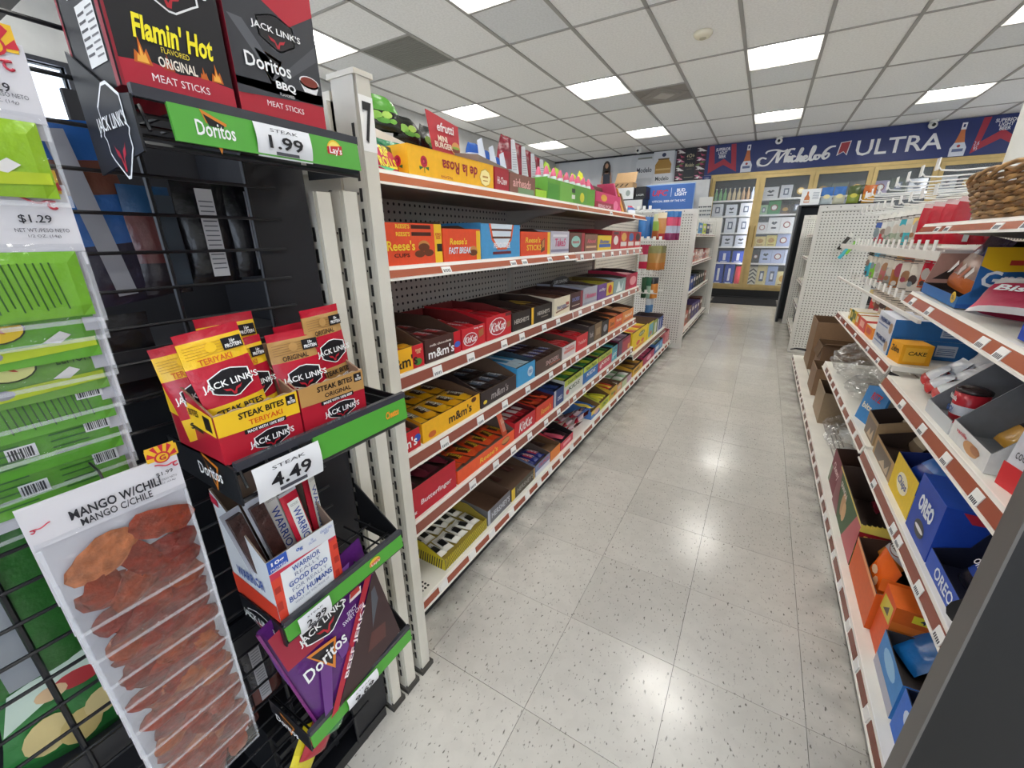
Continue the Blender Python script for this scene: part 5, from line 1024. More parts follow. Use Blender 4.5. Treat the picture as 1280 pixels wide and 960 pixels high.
def wshelf(label, xf, y0, y1, z0, z1, hl, hr, rail=(0, 1), dz=0):
    g = thing('wire_shelf', label, 'wire shelf', (0, 0, 0)); xb = -.610
    P = C('17181d', .4)
    obj('side_panel', MB().prism([(xf, z0-.012), (xf, z1), (xf-.03, z1+.004), (xb, z1+hl), (xb, z0-.004-dz)], 1, y0-.002, y0, P), g)
    obj('side_panel', MB().prism([(xf, z0-.006), (xf, z1), (xb, z1+hr), (xb, z0-.004)], 1, y1, y1+.002, C('0c0d11', .5)), g)
    obj('front_bar', MB().box(xf-.004, xf+.003, y0, y1+.002, z1-.002, z1+.008, C('3a3b42', .25)), g)
    for i in range(9):
        y = y0+.008+i*(y1-y0-.016)/8
        obj('floor_wire', MB().path([(xf-.002, y, z0+.006), (xf-.012, y, z1-.006), (xb-.004, y, z1-.006)], .0018, BW, 5), g)
    obj('cross_wire', MB().path([(xb+.03, y0, z1-.009), (xb+.03, y1, z1-.009)], .002, BW, 5).path([(xf-.03, y0, z1-.009), (xf-.03, y1, z1-.009)], .002, BW, 5).path([(xf-.001, y0, z0-.006), (xf-.001, y1, z0-.006)], .003, BW, 6), g)
    a = y0+(y1-y0)*rail[0]; b = y0+(y1-y0)*rail[1]
    obj('green_rail', MB().hexa([(xf+.003, a, z0), (xf+.0065, a, z0), (xf+.0065, b, z0), (xf+.003, b, z0), (xf+.0, a, z1-.001), (xf+.0035, a, z1-.001), (xf+.0035, b, z1-.001), (xf+.0, b, z1-.001)], C('4f9e38', .4)), g)
    return g
def tagon(g, xf, y, z, w, h, price, tilt=0):
    m = MB(); n = 6; pts = []
    for i in range(n+1):
        u = i/n; m.v += [(xf+.0085+.003*math.sin(u*PI), y-w/2, z-h/2+h*u), (xf+.0085+.003*math.sin(u*PI), y+w/2, z-h/2+h*u)]
    wm_ = m.mi(C('dfe0e4', .35)); 
    for i in range(n): m.f.append((2*i, 2*i+1, 2*i+3, 2*i+2)); m.m.append(wm_)
    t = obj('price_tag', m, g, smooth=True)
    text(t, price, y, z-.001, w*.62, h*.40, '15151a', xf+.0115, 'right', bold=.02); text(t, 'STEAK', y, z+h*.33, w*.5, h*.10, '3a3a42', xf+.0100, 'right')
    rects(t, [(y-w*.2, y+w*.22, z-h*.40, z-h*.30, '4a4a52', 1)], xf+.0105, 'right')
XR1, XR2, XR3, XR4 = -.500, -.455, -.500, -.500
s1 = wshelf('topmost green railed wire shelf holding two meat stick cartons', XR1, .195, .434, 1.207, 1.240, .050, .0, (.10, 1.0), dz=.02)
badge(s1, -.545, 1.215, .062, .080, .193, 'front', 1.05, .2, tz=.08)
snack_logo(s1, .256, 1.222, .036, .026, XR1+.004, 'right'); 
tagon(s1, XR1-.003, .328, 1.222, .066, .033, '1.99')
rects(s1, [('p', ell(.396, 1.224, .0115, .0135, 20), 'e8c33a', 1), ('p', ell(.396, 1.224, .0098, .0115, 20), 'f4e070', 2), ('p', [(.385, 1.217), (.407, 1.222), (.407, 1.232), (.385, 1.229)], 'c82c34', 3)], XR1+.0042, 'right', 'round_logo'); text(s1, "Lay's", .396, 1.2245, .018, .010, 'f4f4f4', XR1+.0056, 'right', bold=.02)
s2 = wshelf('green railed wire shelf holding the two steak bite cartons', XR2, .180, .430, .850, .884, .004, .004, (.36, 1.0))
snack_logo(s2, -.507, .868, .052, .032, .178, 'front')
tagon(s2, XR2, .232, .858, .082, .044, '4.49')
text(s2, 'Cheetos', .40, .868, .026, .012, 'e8982c', XR2+.005, 'right', bold=.04, shear=.2)
s3 = wshelf('green railed wire shelf holding the red white and blue bar carton', XR3, .205, .430, .577, .602, .006, .075)
badge(s3, -.560, .580, .075, .034, .203, 'front', 1.1, .5)
tagon(s3, XR3, .247, .588, .052, .030, '2.99')
rects(s3, [('p', ell(.365, .590, .012, .010, 18), 'e8c33a', 1), ('p', [(.354, .585), (.376, .588), (.376, .595), (.354, .593)], 'd86a4a', 2)], XR3+.0045, 'right', 'round_logo'); text(s3, "Lay's", .365, .5905, .018, .007, 'f4f4f4', XR3+.006, 'right')
s4 = wshelf('lowest green railed wire shelf holding one big purple bag', XR4, .202, .424, .347, .372, .004, .075)
snack_logo(s4, -.560, .350, .062, .028, .200, 'front')
tagon(s4, XR4, .300, .360, .066, .026, '9.69')
# --- meat stick cartons
def rot2(): return (0, 0, PI/2)
b1 = thing('meat_stick_carton', 'black and red carton with yellow flame lettering, top shelf of the wire rack', 'carton', (-.515, .2445, 1.249), PI/2)
w_ = .097
obj('carton', MB().box(-w_/2, w_/2, 0, .09, 0, .215, C('17161c', .35), bot='a01c30'), b1)
fl_ = lambda x, z, s, c, l: ('p', [(x-s*.5, z), (x-s*.35, z+s*.7), (x-s*.15, z+s*.5), (x-s*.02, z+s*1.5), (x+s*.15, z+s*.6), (x+s*.32, z+s*.9), (x+s*.5, z)], c, l)
rects(b1, [('p', [(-.0485, 0), (.0485, 0), (.0485, .020), (.02, .023), (0, .020), (-.02, .024), (-.0485, .021)], 'ae1e34', 1), (-.0485, -.0462, 0, .2, '8c1a2c', 2), fl_(-.028, .021, .014, 'c8641e', 2), fl_(-.028, .022, .009, 'f0b048', 3), fl_(.034, .022, .011, 'c8641e', 2), fl_(.034, .023, .007, 'f0b048', 3), fl_(-.008, .021, .009, 'a8441c', 2), fl_(.022, .022, .007, 'c8641e', 2),
           (-.02, .02, .1, .1005, '17161c', 0)], 0)
text(b1, 'MEAT STICKS', 0, .0120, .048, .0062, 'f2e8ea'); text(b1, 'ORIGINAL', .0, .0265, .032, .0085, 'efe6d8', bold=.02); text(b1, 'FLAVORED', 0, .0365, .023, .0045, 'e8d23c'); text(b1, "Flamin' Hot", .002, .0500, .066, .020, 'f2e226', shear=.25, bold=.03)
badge(b1, .004, .092, .06, .045)
rects(b1, [(-.052, -.014, .020, .066, 'dcdad6', 1)]+[(-.050, -.035, .058-q*.006, .060-q*.006, '4a484a', 2) for q in range(6)]+[(-.031, -.016, .060-q*.005, .0615-q*.005, '6a686a', 2) for q in range(8)]+[(-.090, -.086, 0, .2, '8c1a2c', 2), (-.009, -.002, 0, .2, '8c1a2c', 1), fl_(-.012, .08, .02, 'd89a2c', 2)], -w_/2, 'left', 'nutrition_panel')
badge(b1, -.062, .098, .034, .05, -w_/2, 'left')
b2 = thing('meat_stick_carton', 'red and grey carton with a white chip brand word and dip bowl, top wire shelf', 'carton', (-.515, .351, 1.249), PI/2)
w_ = .105
obj('carton', MB().box(-w_/2, w_/2, 0, .09, 0, .215, C('b01e32', .35), left='7a1424', bot='a01c30'), b2)
rects(b2, [(-.0525, .0525, .028, .150, '33343a', 1), ('p', [(-.0525, .02), (.0525, .03), (.0525, .04), (-.0525, .035)], '3c3d44', 1), ('p', [(-.0525, .15), (.0525, .15), (.0525, .12), (.02, .10), (-.0525, .135)], 'b01e32', 2), ('p', [(-.05, .09), (-.035, .09), (.005, .04), (-.01, .04)], '585a60', 2), ('p', [(-.01, .04), (.0, .04), (.05, .075), (.05, .09)], '4a4c52', 2),
           ('p', ell(.036, .050, .0135, .0065, 18), 'ececec', 3), ('p', [(.0225, .050), (.0495, .050), (.044, .039), (.028, .039)], 'dedede', 3), ('p', ell(.036, .0505, .0115, .0050, 18), '7a2a1c', 4)])
text(b2, 'MEAT STICKS', .0, .0165, .045, .0055, 'f2e8ea'); text(b2, 'BBQ', .004, .037, .024, .009, 'f0f0f0', bold=.03); text(b2, 'FLAVORED', .004, .029, .018, .0030, 'd8d8d8')
snack_logo(b2, -.014, .054, .052, .026); badge(b2, .002, .088, .050, .034)
rects(b1, [(-.035+q*.0, .035, -.0, .0002, '17161c') for q in range(1)], 0)
# --- steak bite cartons and pouches
def bite_box(label, yc, w_, c2, sub, subc):
    t = thing('steak_bite_carton', label, 'carton', (-.470, yc, .8845), PI/2)
    carton(t, w_, .105, .058, .100, C('b41c30', .4), inner=C('8a6a54', .6), floor=.012, prof='line', side=C('a81a2e', .4))
    rects(t, [('p', [(-w_/2, .034), (w_/2, .030), (w_/2, .0585), (-w_/2, .0585)], c2, 1), (-w_*.22, w_*.30, .0275, .033, '17151a', 2), ('p', [(w_*.34, .044), (w_*.47, .044), (w_*.47, .056), (w_*.34, .056)], '17151a', 2)])
    text(t, 'STEAK BITES', w_*.03, .0505, w_*.56, .0075, '1b1612', bold=.03); text(t, sub, w_*.06, .0400, w_*.42, .0062, subc, bold=.02); text(t, 'MADE WITH 100% BEEF', w_*.04, .0302, w_*.46, .0036, 'f2f2f2', -.0006, bold=.02)
    text(t, '16g\nPROTEIN' if sub[0] == 'T' else '19g\nPROTEIN', w_*.405, .050, w_*.10, .0085, 'f2f2f2', -.0006, bold=.03)
    badge(t, w_*.08, .0125, w_*.52, .024, 0, 'front', 1.1, .40)
    m = MB(); n = 14
    for i in range(n):
        x0 = -w_/2+w_*i/n; x1 = x0+w_/n; a = .0578+.0016*math.sin(i*2.3); b = .0578+.0016*math.sin((i+1)*2.3)
        m.hexa([(x0, -.0004, .0565), (x1, -.0004, .0565), (x1, .0028, .0565), (x0, .0028, .0565), (x0, -.0004, a+.001), (x1, -.0004, b+.001), (x1, .0028, b+.001), (x0, .0028, a+.001)], C('a08a72', .7))
    obj('torn_edge', m, t)
    rects(t, [('p', [(-.104, .044), (-.002, .034), (-.002, .058), (-.104, .076)], c2, 1), ('p', [(-.022, .040), (-.008, .038), (-.008, .055), (-.022, .057)], '17151a', 2), ('p', [(-.06, .036), (-.03, .032), (-.03, .037), (-.06, .041)], '17151a', 2)], -w_/2, 'left')
    text(t, 'STEAK BITES', .055, .056, .05, .008, '1b1612', -w_/2, 'left', bold=.02)
    return t
c1_ = bite_box('red and yellow steak bite carton overfilled with pouches', .2245, .093, 'efc22a', 'TERIYAKI', 'd8641c')
c2_ = bite_box('red and tan steak bite carton beside the white uprights', .3225, .098, 'b98e54', 'ORIGINAL', '2a1c14')
def bite_pouch(label, x, y, z, lean, yaw, roll, c2, sub, g, w_=.063, h_=.108):
    o = thing('steak_bite_pouch', label, 'snack pouch', (x, y, z), 0, None)
    o.rotation_euler = (Euler((0, 0, PI/2+yaw)).to_matrix() @ Euler((lean, roll, 0)).to_matrix()).to_euler()
    link('pouch', pouch_me(w_, h_, .016, ((0, .24, c2), (.24, .66, 'b81c32'), (.66, .91, c2), (.91, 1, 'b81c32')), nx=8, nz=16), o)
    fr = -.0072
    badge(o, 0, h_*.44, w_*.78, h_*.30, fr-.002, 'front', 1.15, .30)
    text(o, 'STEAK BITES', 0, h_*.17, w_*.78, h_*.065, '1b1612', fr-.001, bold=.03); text(o, sub, -w_*.06, h_*.70, w_*.52, h_*.06, 'd0621c' if sub[0] == 'T' else '3a2618', -.0052, bold=.02)
    rects(o, [(w_*.12, w_*.44, h_*.755, h_*.875, '17151a', 2), (-w_*.2, w_*.42, h_*.06, h_*.12, '17151a', 2)]+[(-w_*.46, w_*.46, h_*(.75+.028*q), h_*(.755+.028*q), 'c08a1c' if sub[0] == 'T' else '7a5a34', 1) for q in range(5)]+[('p', ell(-w_*.06, h_*.82, w_*.09, h_*.05, 12), c2, 3)], -.0050)
    text(o, g+'\nPROTEIN', w_*.28, h_*.815, w_*.26, h_*.085, 'f2f2f2', -.0056, bold=.03); text(o, '100% BEEF', w_*.14, h_*.09, w_*.5, h_*.04, 'f2f2f2', -.0060, bold=.03)
    return o
YL, TN = 'efc22a', 'b98e54'
bite_pouch('yellow topped steak bite pouch standing in front in the red and yellow carton', -.487, .214, .923, -.12, -.05, -.10, YL, 'TERIYAKI', '16g')
bite_pouch('steak bite pouch squeezed at the outer corner of the red and yellow carton', -.520, .199, .906, -.16, -.25, -.12, YL, 'TERIYAKI', '16g', .055)
bite_pouch('tall yellow topped steak bite pouch at the back of its carton', -.545, .252, .918, -.10, .0, -.02, YL, 'TERIYAKI', '16g', .066, .115)
bite_pouch('shorter yellow topped steak bite pouch leaning between the front and back ones', -.505, .245, .912, -.10, .10, -.04, YL, 'TERIYAKI', '16g', .052, .098)
bite_pouch('reddish steak bite pouch turned edge on at the middle of the shelf', -.530, .262, .903, -.08, .7, .0, 'a81a2c', 'TERIYAKI', '16g', .045, .10)
bite_pouch('tan topped steak bite pouch standing low at the front of its carton', -.493, .300, .902, -.10, -.12, -.03, TN, 'ORIGINAL', '19g')
bite_pouch('tan topped steak bite pouch, mostly hidden between two others', -.520, .318, .905, -.1, .15, .0, TN, 'ORIGINAL', '19g', .055)
bite_pouch('tallest tan topped steak bite pouch beside the white upright', -.500, .348, .925, -.06, .12, -.03, TN, 'ORIGINAL', '19g', .062, .108)
# --- bar carton, red white and blue
wb = thing('bar_carton', 'red and white bar carton with blue block letters on the third wire shelf', 'carton', (-.507, .2585, .6045), PI/2)
w_ = .104
carton(wb, w_, .112, .106, .185, C('d8dbe0', .4), inner=C('7c6a5c', .6), floor=.006, prof='line', side=C('d8dbe0', .4))
rects(wb, [(-.052, .052, 0, .074, 'd8432e', 1), ('p', [(-.052, .074), (.052, .074), (.052, .078), (-.052, .085)], 'c8304a', 1), ('p', [(-.040, .0), (.036, .0), (.038, .080), (-.038, .078)], 'e4e7ea', 2), ('p', [(-.052, .086), (-.024, .088), (-.024, .106), (-.052, .106)], '2f56b4', 2),
           (-.052, -.044, .02, .034, 'b02c20', 3), (-.050, -.042, .05, .06, 'b02c20', 3), (.042, .050, .03, .042, 'b02c20', 3), (.044, .052, .055, .064, 'b02c20', 3), (.040, .047, .005, .017, 'b02c20', 3)])
text(wb, '10g', -.038, .0985, .018, .008, 'f2f2f6', -.0006, bold=.03); text(wb, 'PROTEIN', -.038, .0905, .022, .004, 'f2f2f6', -.0006); text(wb, '0g', -.006, .0955, .010, .007, '3a62b8', bold=.02); text(wb, '100\nCALORIES', .014, .0955, .012, .008, '3a62b8'); text(wb, 'GRASS FED\nBEEF', .038, .097, .020, .009, '3a62b8')
for s_, z_, wd_, h_, b_ in (('WARRIOR', .072, .044, .0090, .01), ('REALLY', .0615, .040, .0058, -.01), ('GOOD FOOD', .0500, .062, .0088, .02), ('FOR REALLY', .0390, .056, .0066, -.01), ('BUSY HUMANS', .0265, .070, .0098, .02), ('WHAT ARE YOU MADE OF', .0160, .056, .0042, -.01)):
    text(wb, s_, 0, z_, wd_, h_, '2f4f9e' if b_ > 0 else '4a5a88', -.0008, bold=b_)
rects(wb, [('p', [(-.112, .0), (0, .0), (0, .03), (-.112, .04)], 'd8432e', 1), ('p', [(-.112, .18), (-.094, .172), (-.094, .160), (-.112, .165)], 'c8304a', 2)], -w_/2, 'left'); text(wb, 'WARRIOR', .055, .055, .07, .018, '2f4f9e', -w_/2, 'left', bold=.02)
def stickbar(label, x, y, z, lean, yaw, roll, kind, L_=.15):
    o = thing('wrapped_bar', label, 'meat bar', (x, y, z), 0, None)
    o.rotation_euler = (Euler((0, 0, PI/2+yaw)).to_matrix() @ Euler((lean, roll, 0)).to_matrix()).to_euler()
    if kind == 'meat':
        mb = MB()
        for i in range(8):
            a, b = L_*i/8, L_*(i+1)/8; mb.hexa([(-.009, -.004, a), (.009, -.004, a), (.009, .004, a), (-.009, .004, a), (-.009, -.004, b), (.009, -.004, b), (.009, .004, b), (-.009, .004, b)], C('4a2a26', .35, 'jerky'))
        obj('meat_stick', mb, o); obj('wrapper', MB().box(-.0125, .0125, .005, .0062, -.004, L_+.008, C('b9bcc8', .25)), o)
    else:
        link('pouch', pouch_me(.026, L_, .012, ((0, .03, 'c8c8cc'), (.03, .97, 'c02438' if kind == 'red' else 'dcdcda'), (.97, 1, 'c8c8cc')), nx=6, seal=.02), o)
        rects(o, [(-.0085, .0085, .014, L_-.014, 'e6e6e2', 1)], -.0068); tx = text(o, 'WARRIOR', 0, L_*.58, L_*.46, .011, '2c4a9a', -.0072, bold=.01); tx.rotation_euler = (0, PI/2, 0); t2 = text(o, 'BEEF STICK', 0, L_*.22, L_*.2, .005, '5a6a5a', -.0072); t2.rotation_euler = (0, PI/2, 0)
        text(o, 'GOOD', 0, L_-.020, .012, .004, '8a8a8a', -.0072)
    return o
stickbar('dark brown meat stick at the outer side of the bar carton', -0.534, 0.224, .612, -.14, 0, -.13, 'meat', .16)
stickbar('dark brown meat stick second from the outer side of the bar carton', -0.526, 0.250, .612, -.13, 0, -.13, 'meat', .165)
stickbar('white wrapped bar with dark letters behind the red edged bar', -0.544, 0.268, .612, -.12, 0, -.10, 'pale', .175)
stickbar('red edged bar with blue letters running down its front', -0.522, 0.281, .640, -.10, 0, -.10, 'red', .14)
stickbar('pale bar half hidden at the back of the bar carton', -0.569, 0.291, .62, -.10, .3, .02, 'pale', .17)
stickbar('red edged bar leaning outwards at the inner end of the bar carton', -0.534, 0.303, .63, -.10, .5, .10, 'red', .16)
# --- purple bag
pb = thing('jerky_bag', 'large purple and red beef jerky bag on the lowest wire shelf', 'snack bag', (-.512, .312, .374), 0, None)
pb.rotation_euler = (Euler((0, 0, PI/2)).to_matrix() @ Euler((-.06, -.17, 0)).to_matrix()).to_euler()
link('pouch', pouch_me(.185, .245, .03, ((0, 1, '5a2470'),), nx=12, nz=20, seal=.04), pb)
F_ = -.0165
rects(pb, [('p', [(-.088, .160), (-.03, .150), (.03, .235), (-.088, .235)], 'a0203a', 1), ('p', [(-.075, .004), (-.06, .004), (.088, .185), (.088, .205)], 'b01c34', 2), ('p', [(-.058, .004), (.089, .004), (.089, .180)], '3a2426', 1), ('p', [(.045, .075), (.075, .12), (.078, .150), (.068, .145)], '54575e', 3), ('p', [(.02, .04), (.06, .03), (.07, .06), (.04, .07)], '5a3430', 3),
           ('p', [(-.08, .02), (-.065, .02), (-.03, .11), (-.05, .12)], '6a3484', 2), ('p', [(-.02, .085), (0.0, .085), (.0, .12), (-.02, .12)], '6a3484', 2), ('p', [(.012, .19), (.03, .185), (.055, .235), (.03, .235)], '7c4a9c', 2), ('p', [(.028, .166), (.052, .164), (.056, .176), (.034, .180)], 'e0d4d8', 4), ('p', [(.031, .171), (.052, .170), (.053, .180), (.036, .182)], 'b8342c', 5)], F_)
badge(pb, -.018, .182, .085, .062, F_-.001, 'front', 1.0, .26)
snack_logo(pb, -.038, .122, .076, .048, F_-.001)
t_ = text(pb, 'SPICY\nSWEET CHILI', .026, .146, .044, .018, 'd8c8e0', F_-.001, bold=.01); t_ = text(pb, 'BEEF JERKY', .012, .094, .125, .010, 'f0e0e4', F_-.002, bold=.02); t_.rotation_euler = (0, -.885, 0)
obj('side_fold', MB().hexa([(-.0925, .0, .0), (-.0895, -.006, .0), (-.0895, .006, .0), (-.0925, .002, .0), (-.0925, .0, .24), (-.0895, -.004, .24), (-.0895, .004, .24), (-.0925, .002, .24)], C('7a2470', .3, 'foil')), pb)
# --- clear bags of dried mango
SEAL = C('eef0f6', .12, 'glass', alpha=.2)
FILM = C('dfe3ea', .08, 'film', alpha=.20)
def film_me(w_, h_, t_, seed):
    k = ('film', w_, h_, seed)
    if k in TC: return TC[k]
    rr = random.Random(seed); mb = MB(); nx, nz = 12, 16
    for s in (-1, 1):
        st = len(mb.v)
        for i in range(nz+1):
            for j in range(nx+1):
                u = -1+2*j/nx; v = -1+2*i/nz; e = max(0, 1-u**4)**.5*max(0, 1-v**4)**.5
                mb.v.append((u*w_/2+rr.uniform(-.0008, .0008), s*(t_/2*e+.0004)+rr.uniform(-.0012, .0012)*(e > .05), i/nz*h_))
        for i in range(nz):
            for j in range(nx):
                q = (st+i*(nx+1)+j, st+i*(nx+1)+j+1, st+(i+1)*(nx+1)+j+1, st+(i+1)*(nx+1)+j); mb.f.append(q if s < 0 else q[::-1]); mb.m.append(mb.mi(FILM))
    TC[k] = mb.mesh('film', True); return TC[k]
def chunk_me(a, b, t_, seed, col):
    k = ('ch', a, b, seed, col)
    if k in TC: return TC[k]
    rr = random.Random(seed); mb = MB(); n, m = 16, 5; rad = [1+.22*math.sin(i*2*PI/n*2+seed)+rr.uniform(-.08, .08) for i in range(n)]
    mm = C(col, .42, 'jerky'); mi_ = mb.mi(mm)
    for s in (-1, 1):
        st = len(mb.v); mb.v.append((0, s*t_/2, 0))
        for r_ in range(1, m+1):
            f = r_/m
            for i in range(n):
                t = 2*PI*i/n; cup_ = .35*t_*math.sin(t*2+seed)*f*f
                mb.v.append((a*f*rad[i]*math.cos(t), s*t_/2*(1-f**3)+cup_+rr.uniform(-.0007, .0007), b*f*rad[i]*math.sin(t)))
        for i in range(n): q = (st, st+1+i, st+1+(i+1) % n); mb.f.append(q if s > 0 else q[::-1]); mb.m.append(mi_)
        for r_ in range(m-1):
            for i in range(n):
                p = st+1+r_*n; q = (p+i, p+n+i, p+n+(i+1) % n, p+(i+1) % n); mb.f.append(q if s > 0 else q[::-1]); mb.m.append(mi_)
    TC[k] = mb.mesh('mango_piece', True); return TC[k]
def sunlogo(root, x, z, s, y):
    it = [('p', [(x-s, z-s*.2), (x+s, z-s*.2), (x+s, z+s*1.1), (x-s, z+s*1.1)], 'e8b82c', 1)]
    for q in range(5):
        a = PI*(q+.1)/5; b = a+PI/9; it.append(('p', [(x+s*.4*math.cos(a), z+s*.4*math.sin(a)-s*.1), (x+s*1.05*math.cos(a), min(z+s*1.1, z+s*1.4*math.sin(a)-s*.1)), (x+s*1.05*math.cos(b), min(z+s*1.1, z+s*1.4*math.sin(b)-s*.1))], 'c82c3c', 2))
    it += [('p', ell(x, z, s*.55, s*.5, 16), 'c82c3c', 3), ('p', ell(x, z, s*.42, s*.38, 16), 'e8b82c', 4)]
    rects(root, it, y, name='sun_logo'); text(root, 'G', x, z, s*.45, s*.45, 'b02030', y-.0006, bold=.03)
def swirl(root, x, z, s, y, mir=1):
    mb = MB(); P = [(x+mir*s*(1.2-2.4*i/10), z+s*(.35+.25*math.cos(i*.6))) for i in range(8)]+[(x-mir*s*(.9+.45*math.cos(t)*(1-t/9)), z-s*.1+s*.42*math.sin(t)*(1-t/9)) for t in [1.2+.5*q for q in range(10)]]
    mb.path([(a, y-.0009, b) for a, b in P], s*.09, C('c02c44', .4), 5); obj('printed_swirl', mb, root)
def hang_bag(label, yc, ztop, x, kind, i, hd=.040, bh=.105, w_=.112, lean=.03, group=None, cat='dried fruit bag', name='dried_fruit_bag'):
    o = thing(name, label, cat, (x, yc, ztop), 0, group, (lean, 0, PI/2))
    obj('header_card', MB().box(-w_/2, w_/2, 0, .0012, -hd-bh*.0, 0, C('d6d4da', .45)).box(-w_/2, w_/2, .0022, .0034, -bh*.98, 0, C('cfcdd3', .5)), o)
    link('film', film_me(w_-.002, bh, .008, i), o, (0, -.002, -hd-bh+.006))
    obj('seal', MB().box(-w_/2+.001, w_/2-.001, -.0045, -.0035, -hd-bh+.004, -hd-bh+.0075, SEAL).box(-w_/2+.001, -w_/2+.004, -.0045, -.0035, -hd-bh+.0075, -hd, SEAL).box(w_/2-.004, w_/2-.001, -.0045, -.0035, -hd-bh+.0075, -hd, SEAL), o)
    obj('loop', MB().path([(0, .004, -.004), (0, .010, .006), (0, .03, .008)], .0012, BW, 5), o)
    return o
for i in range(9):
    x = -.488-.0065*i; zt = 1.117+(.910-.0385*i-1.117)*x/-.492
    o = hang_bag(('front bag of dried chili mango with its white price header uncovered', 'second bag of dried chili mango, only its dollar price peeking out', 'third bag in the hanging fan of dried mango', 'fourth bag in the hanging fan of dried mango', 'fifth bag in the hanging fan of dried mango', 'sixth bag in the hanging fan of dried mango', 'seventh bag in the hanging fan of dried mango', 'eighth bag in the hanging fan of dried mango', 'lowest bag in the hanging fan of dried mango')[i], .090*x/-.492, zt, x, 'mango', i)
    cols = ('b05a2c', '9c3c20', '8c301c', '943618', '86281a', '9c4220', '8a2c1a', '90301c', 'a03a20')
    for q, (px_, pz_, a_, b_) in enumerate(((-.020, -.066, .026, .021), (.028, -.058, .024, .020), (.004, -.088, .034, .016), (-.028, -.098, .020, .015), (.032, -.092, .020, .018), (.0, -.110, .040, .014), (.030, -.118, .018, .014))):
        c = link('mango_piece', chunk_me(a_, b_, .0045, q+i % 4, cols[(i+q) % 9] if not (i == 0 and q == 0) else 'c8784c'), o, (px_, -.002-.0012*q*(1 if q < 2 else -.4), pz_-.006))
        c.rotation_euler = (0, .5*q+i*.3, 0)
    if i < 2:
        text(o, 'MANGO W/CHILI', .004, -.021, .066, .0095, '1c1c26', -.0002, bold=.02); text(o, 'MANGO C/CHILE', .002, -.031, .052, .0075, '1c1c26', -.0002, bold=.01)
        text(o, '$1.99', .042, -.0150, .014, .0048, '2a2a34', -.0002, bold=.01); text(o, 'NET WT./PESO NETO', .040, -.0215, .022, .0022, '4a4a54', -.0002); text(o, '2.25 OZ. (63.8g)', .040, -.0255, .018, .0022, '4a4a54', -.0002)
        swirl(o, -.047, -.022, .0055, 0)
        if i == 0:
            obj('header_tab', MB().box(.032, .058, 0, .0012, 0, .012, C('e8b82c', .45)), o); sunlogo(o, .044, .002, .012, 0); swirl(o, .046, -.009, .008, 0, -1)
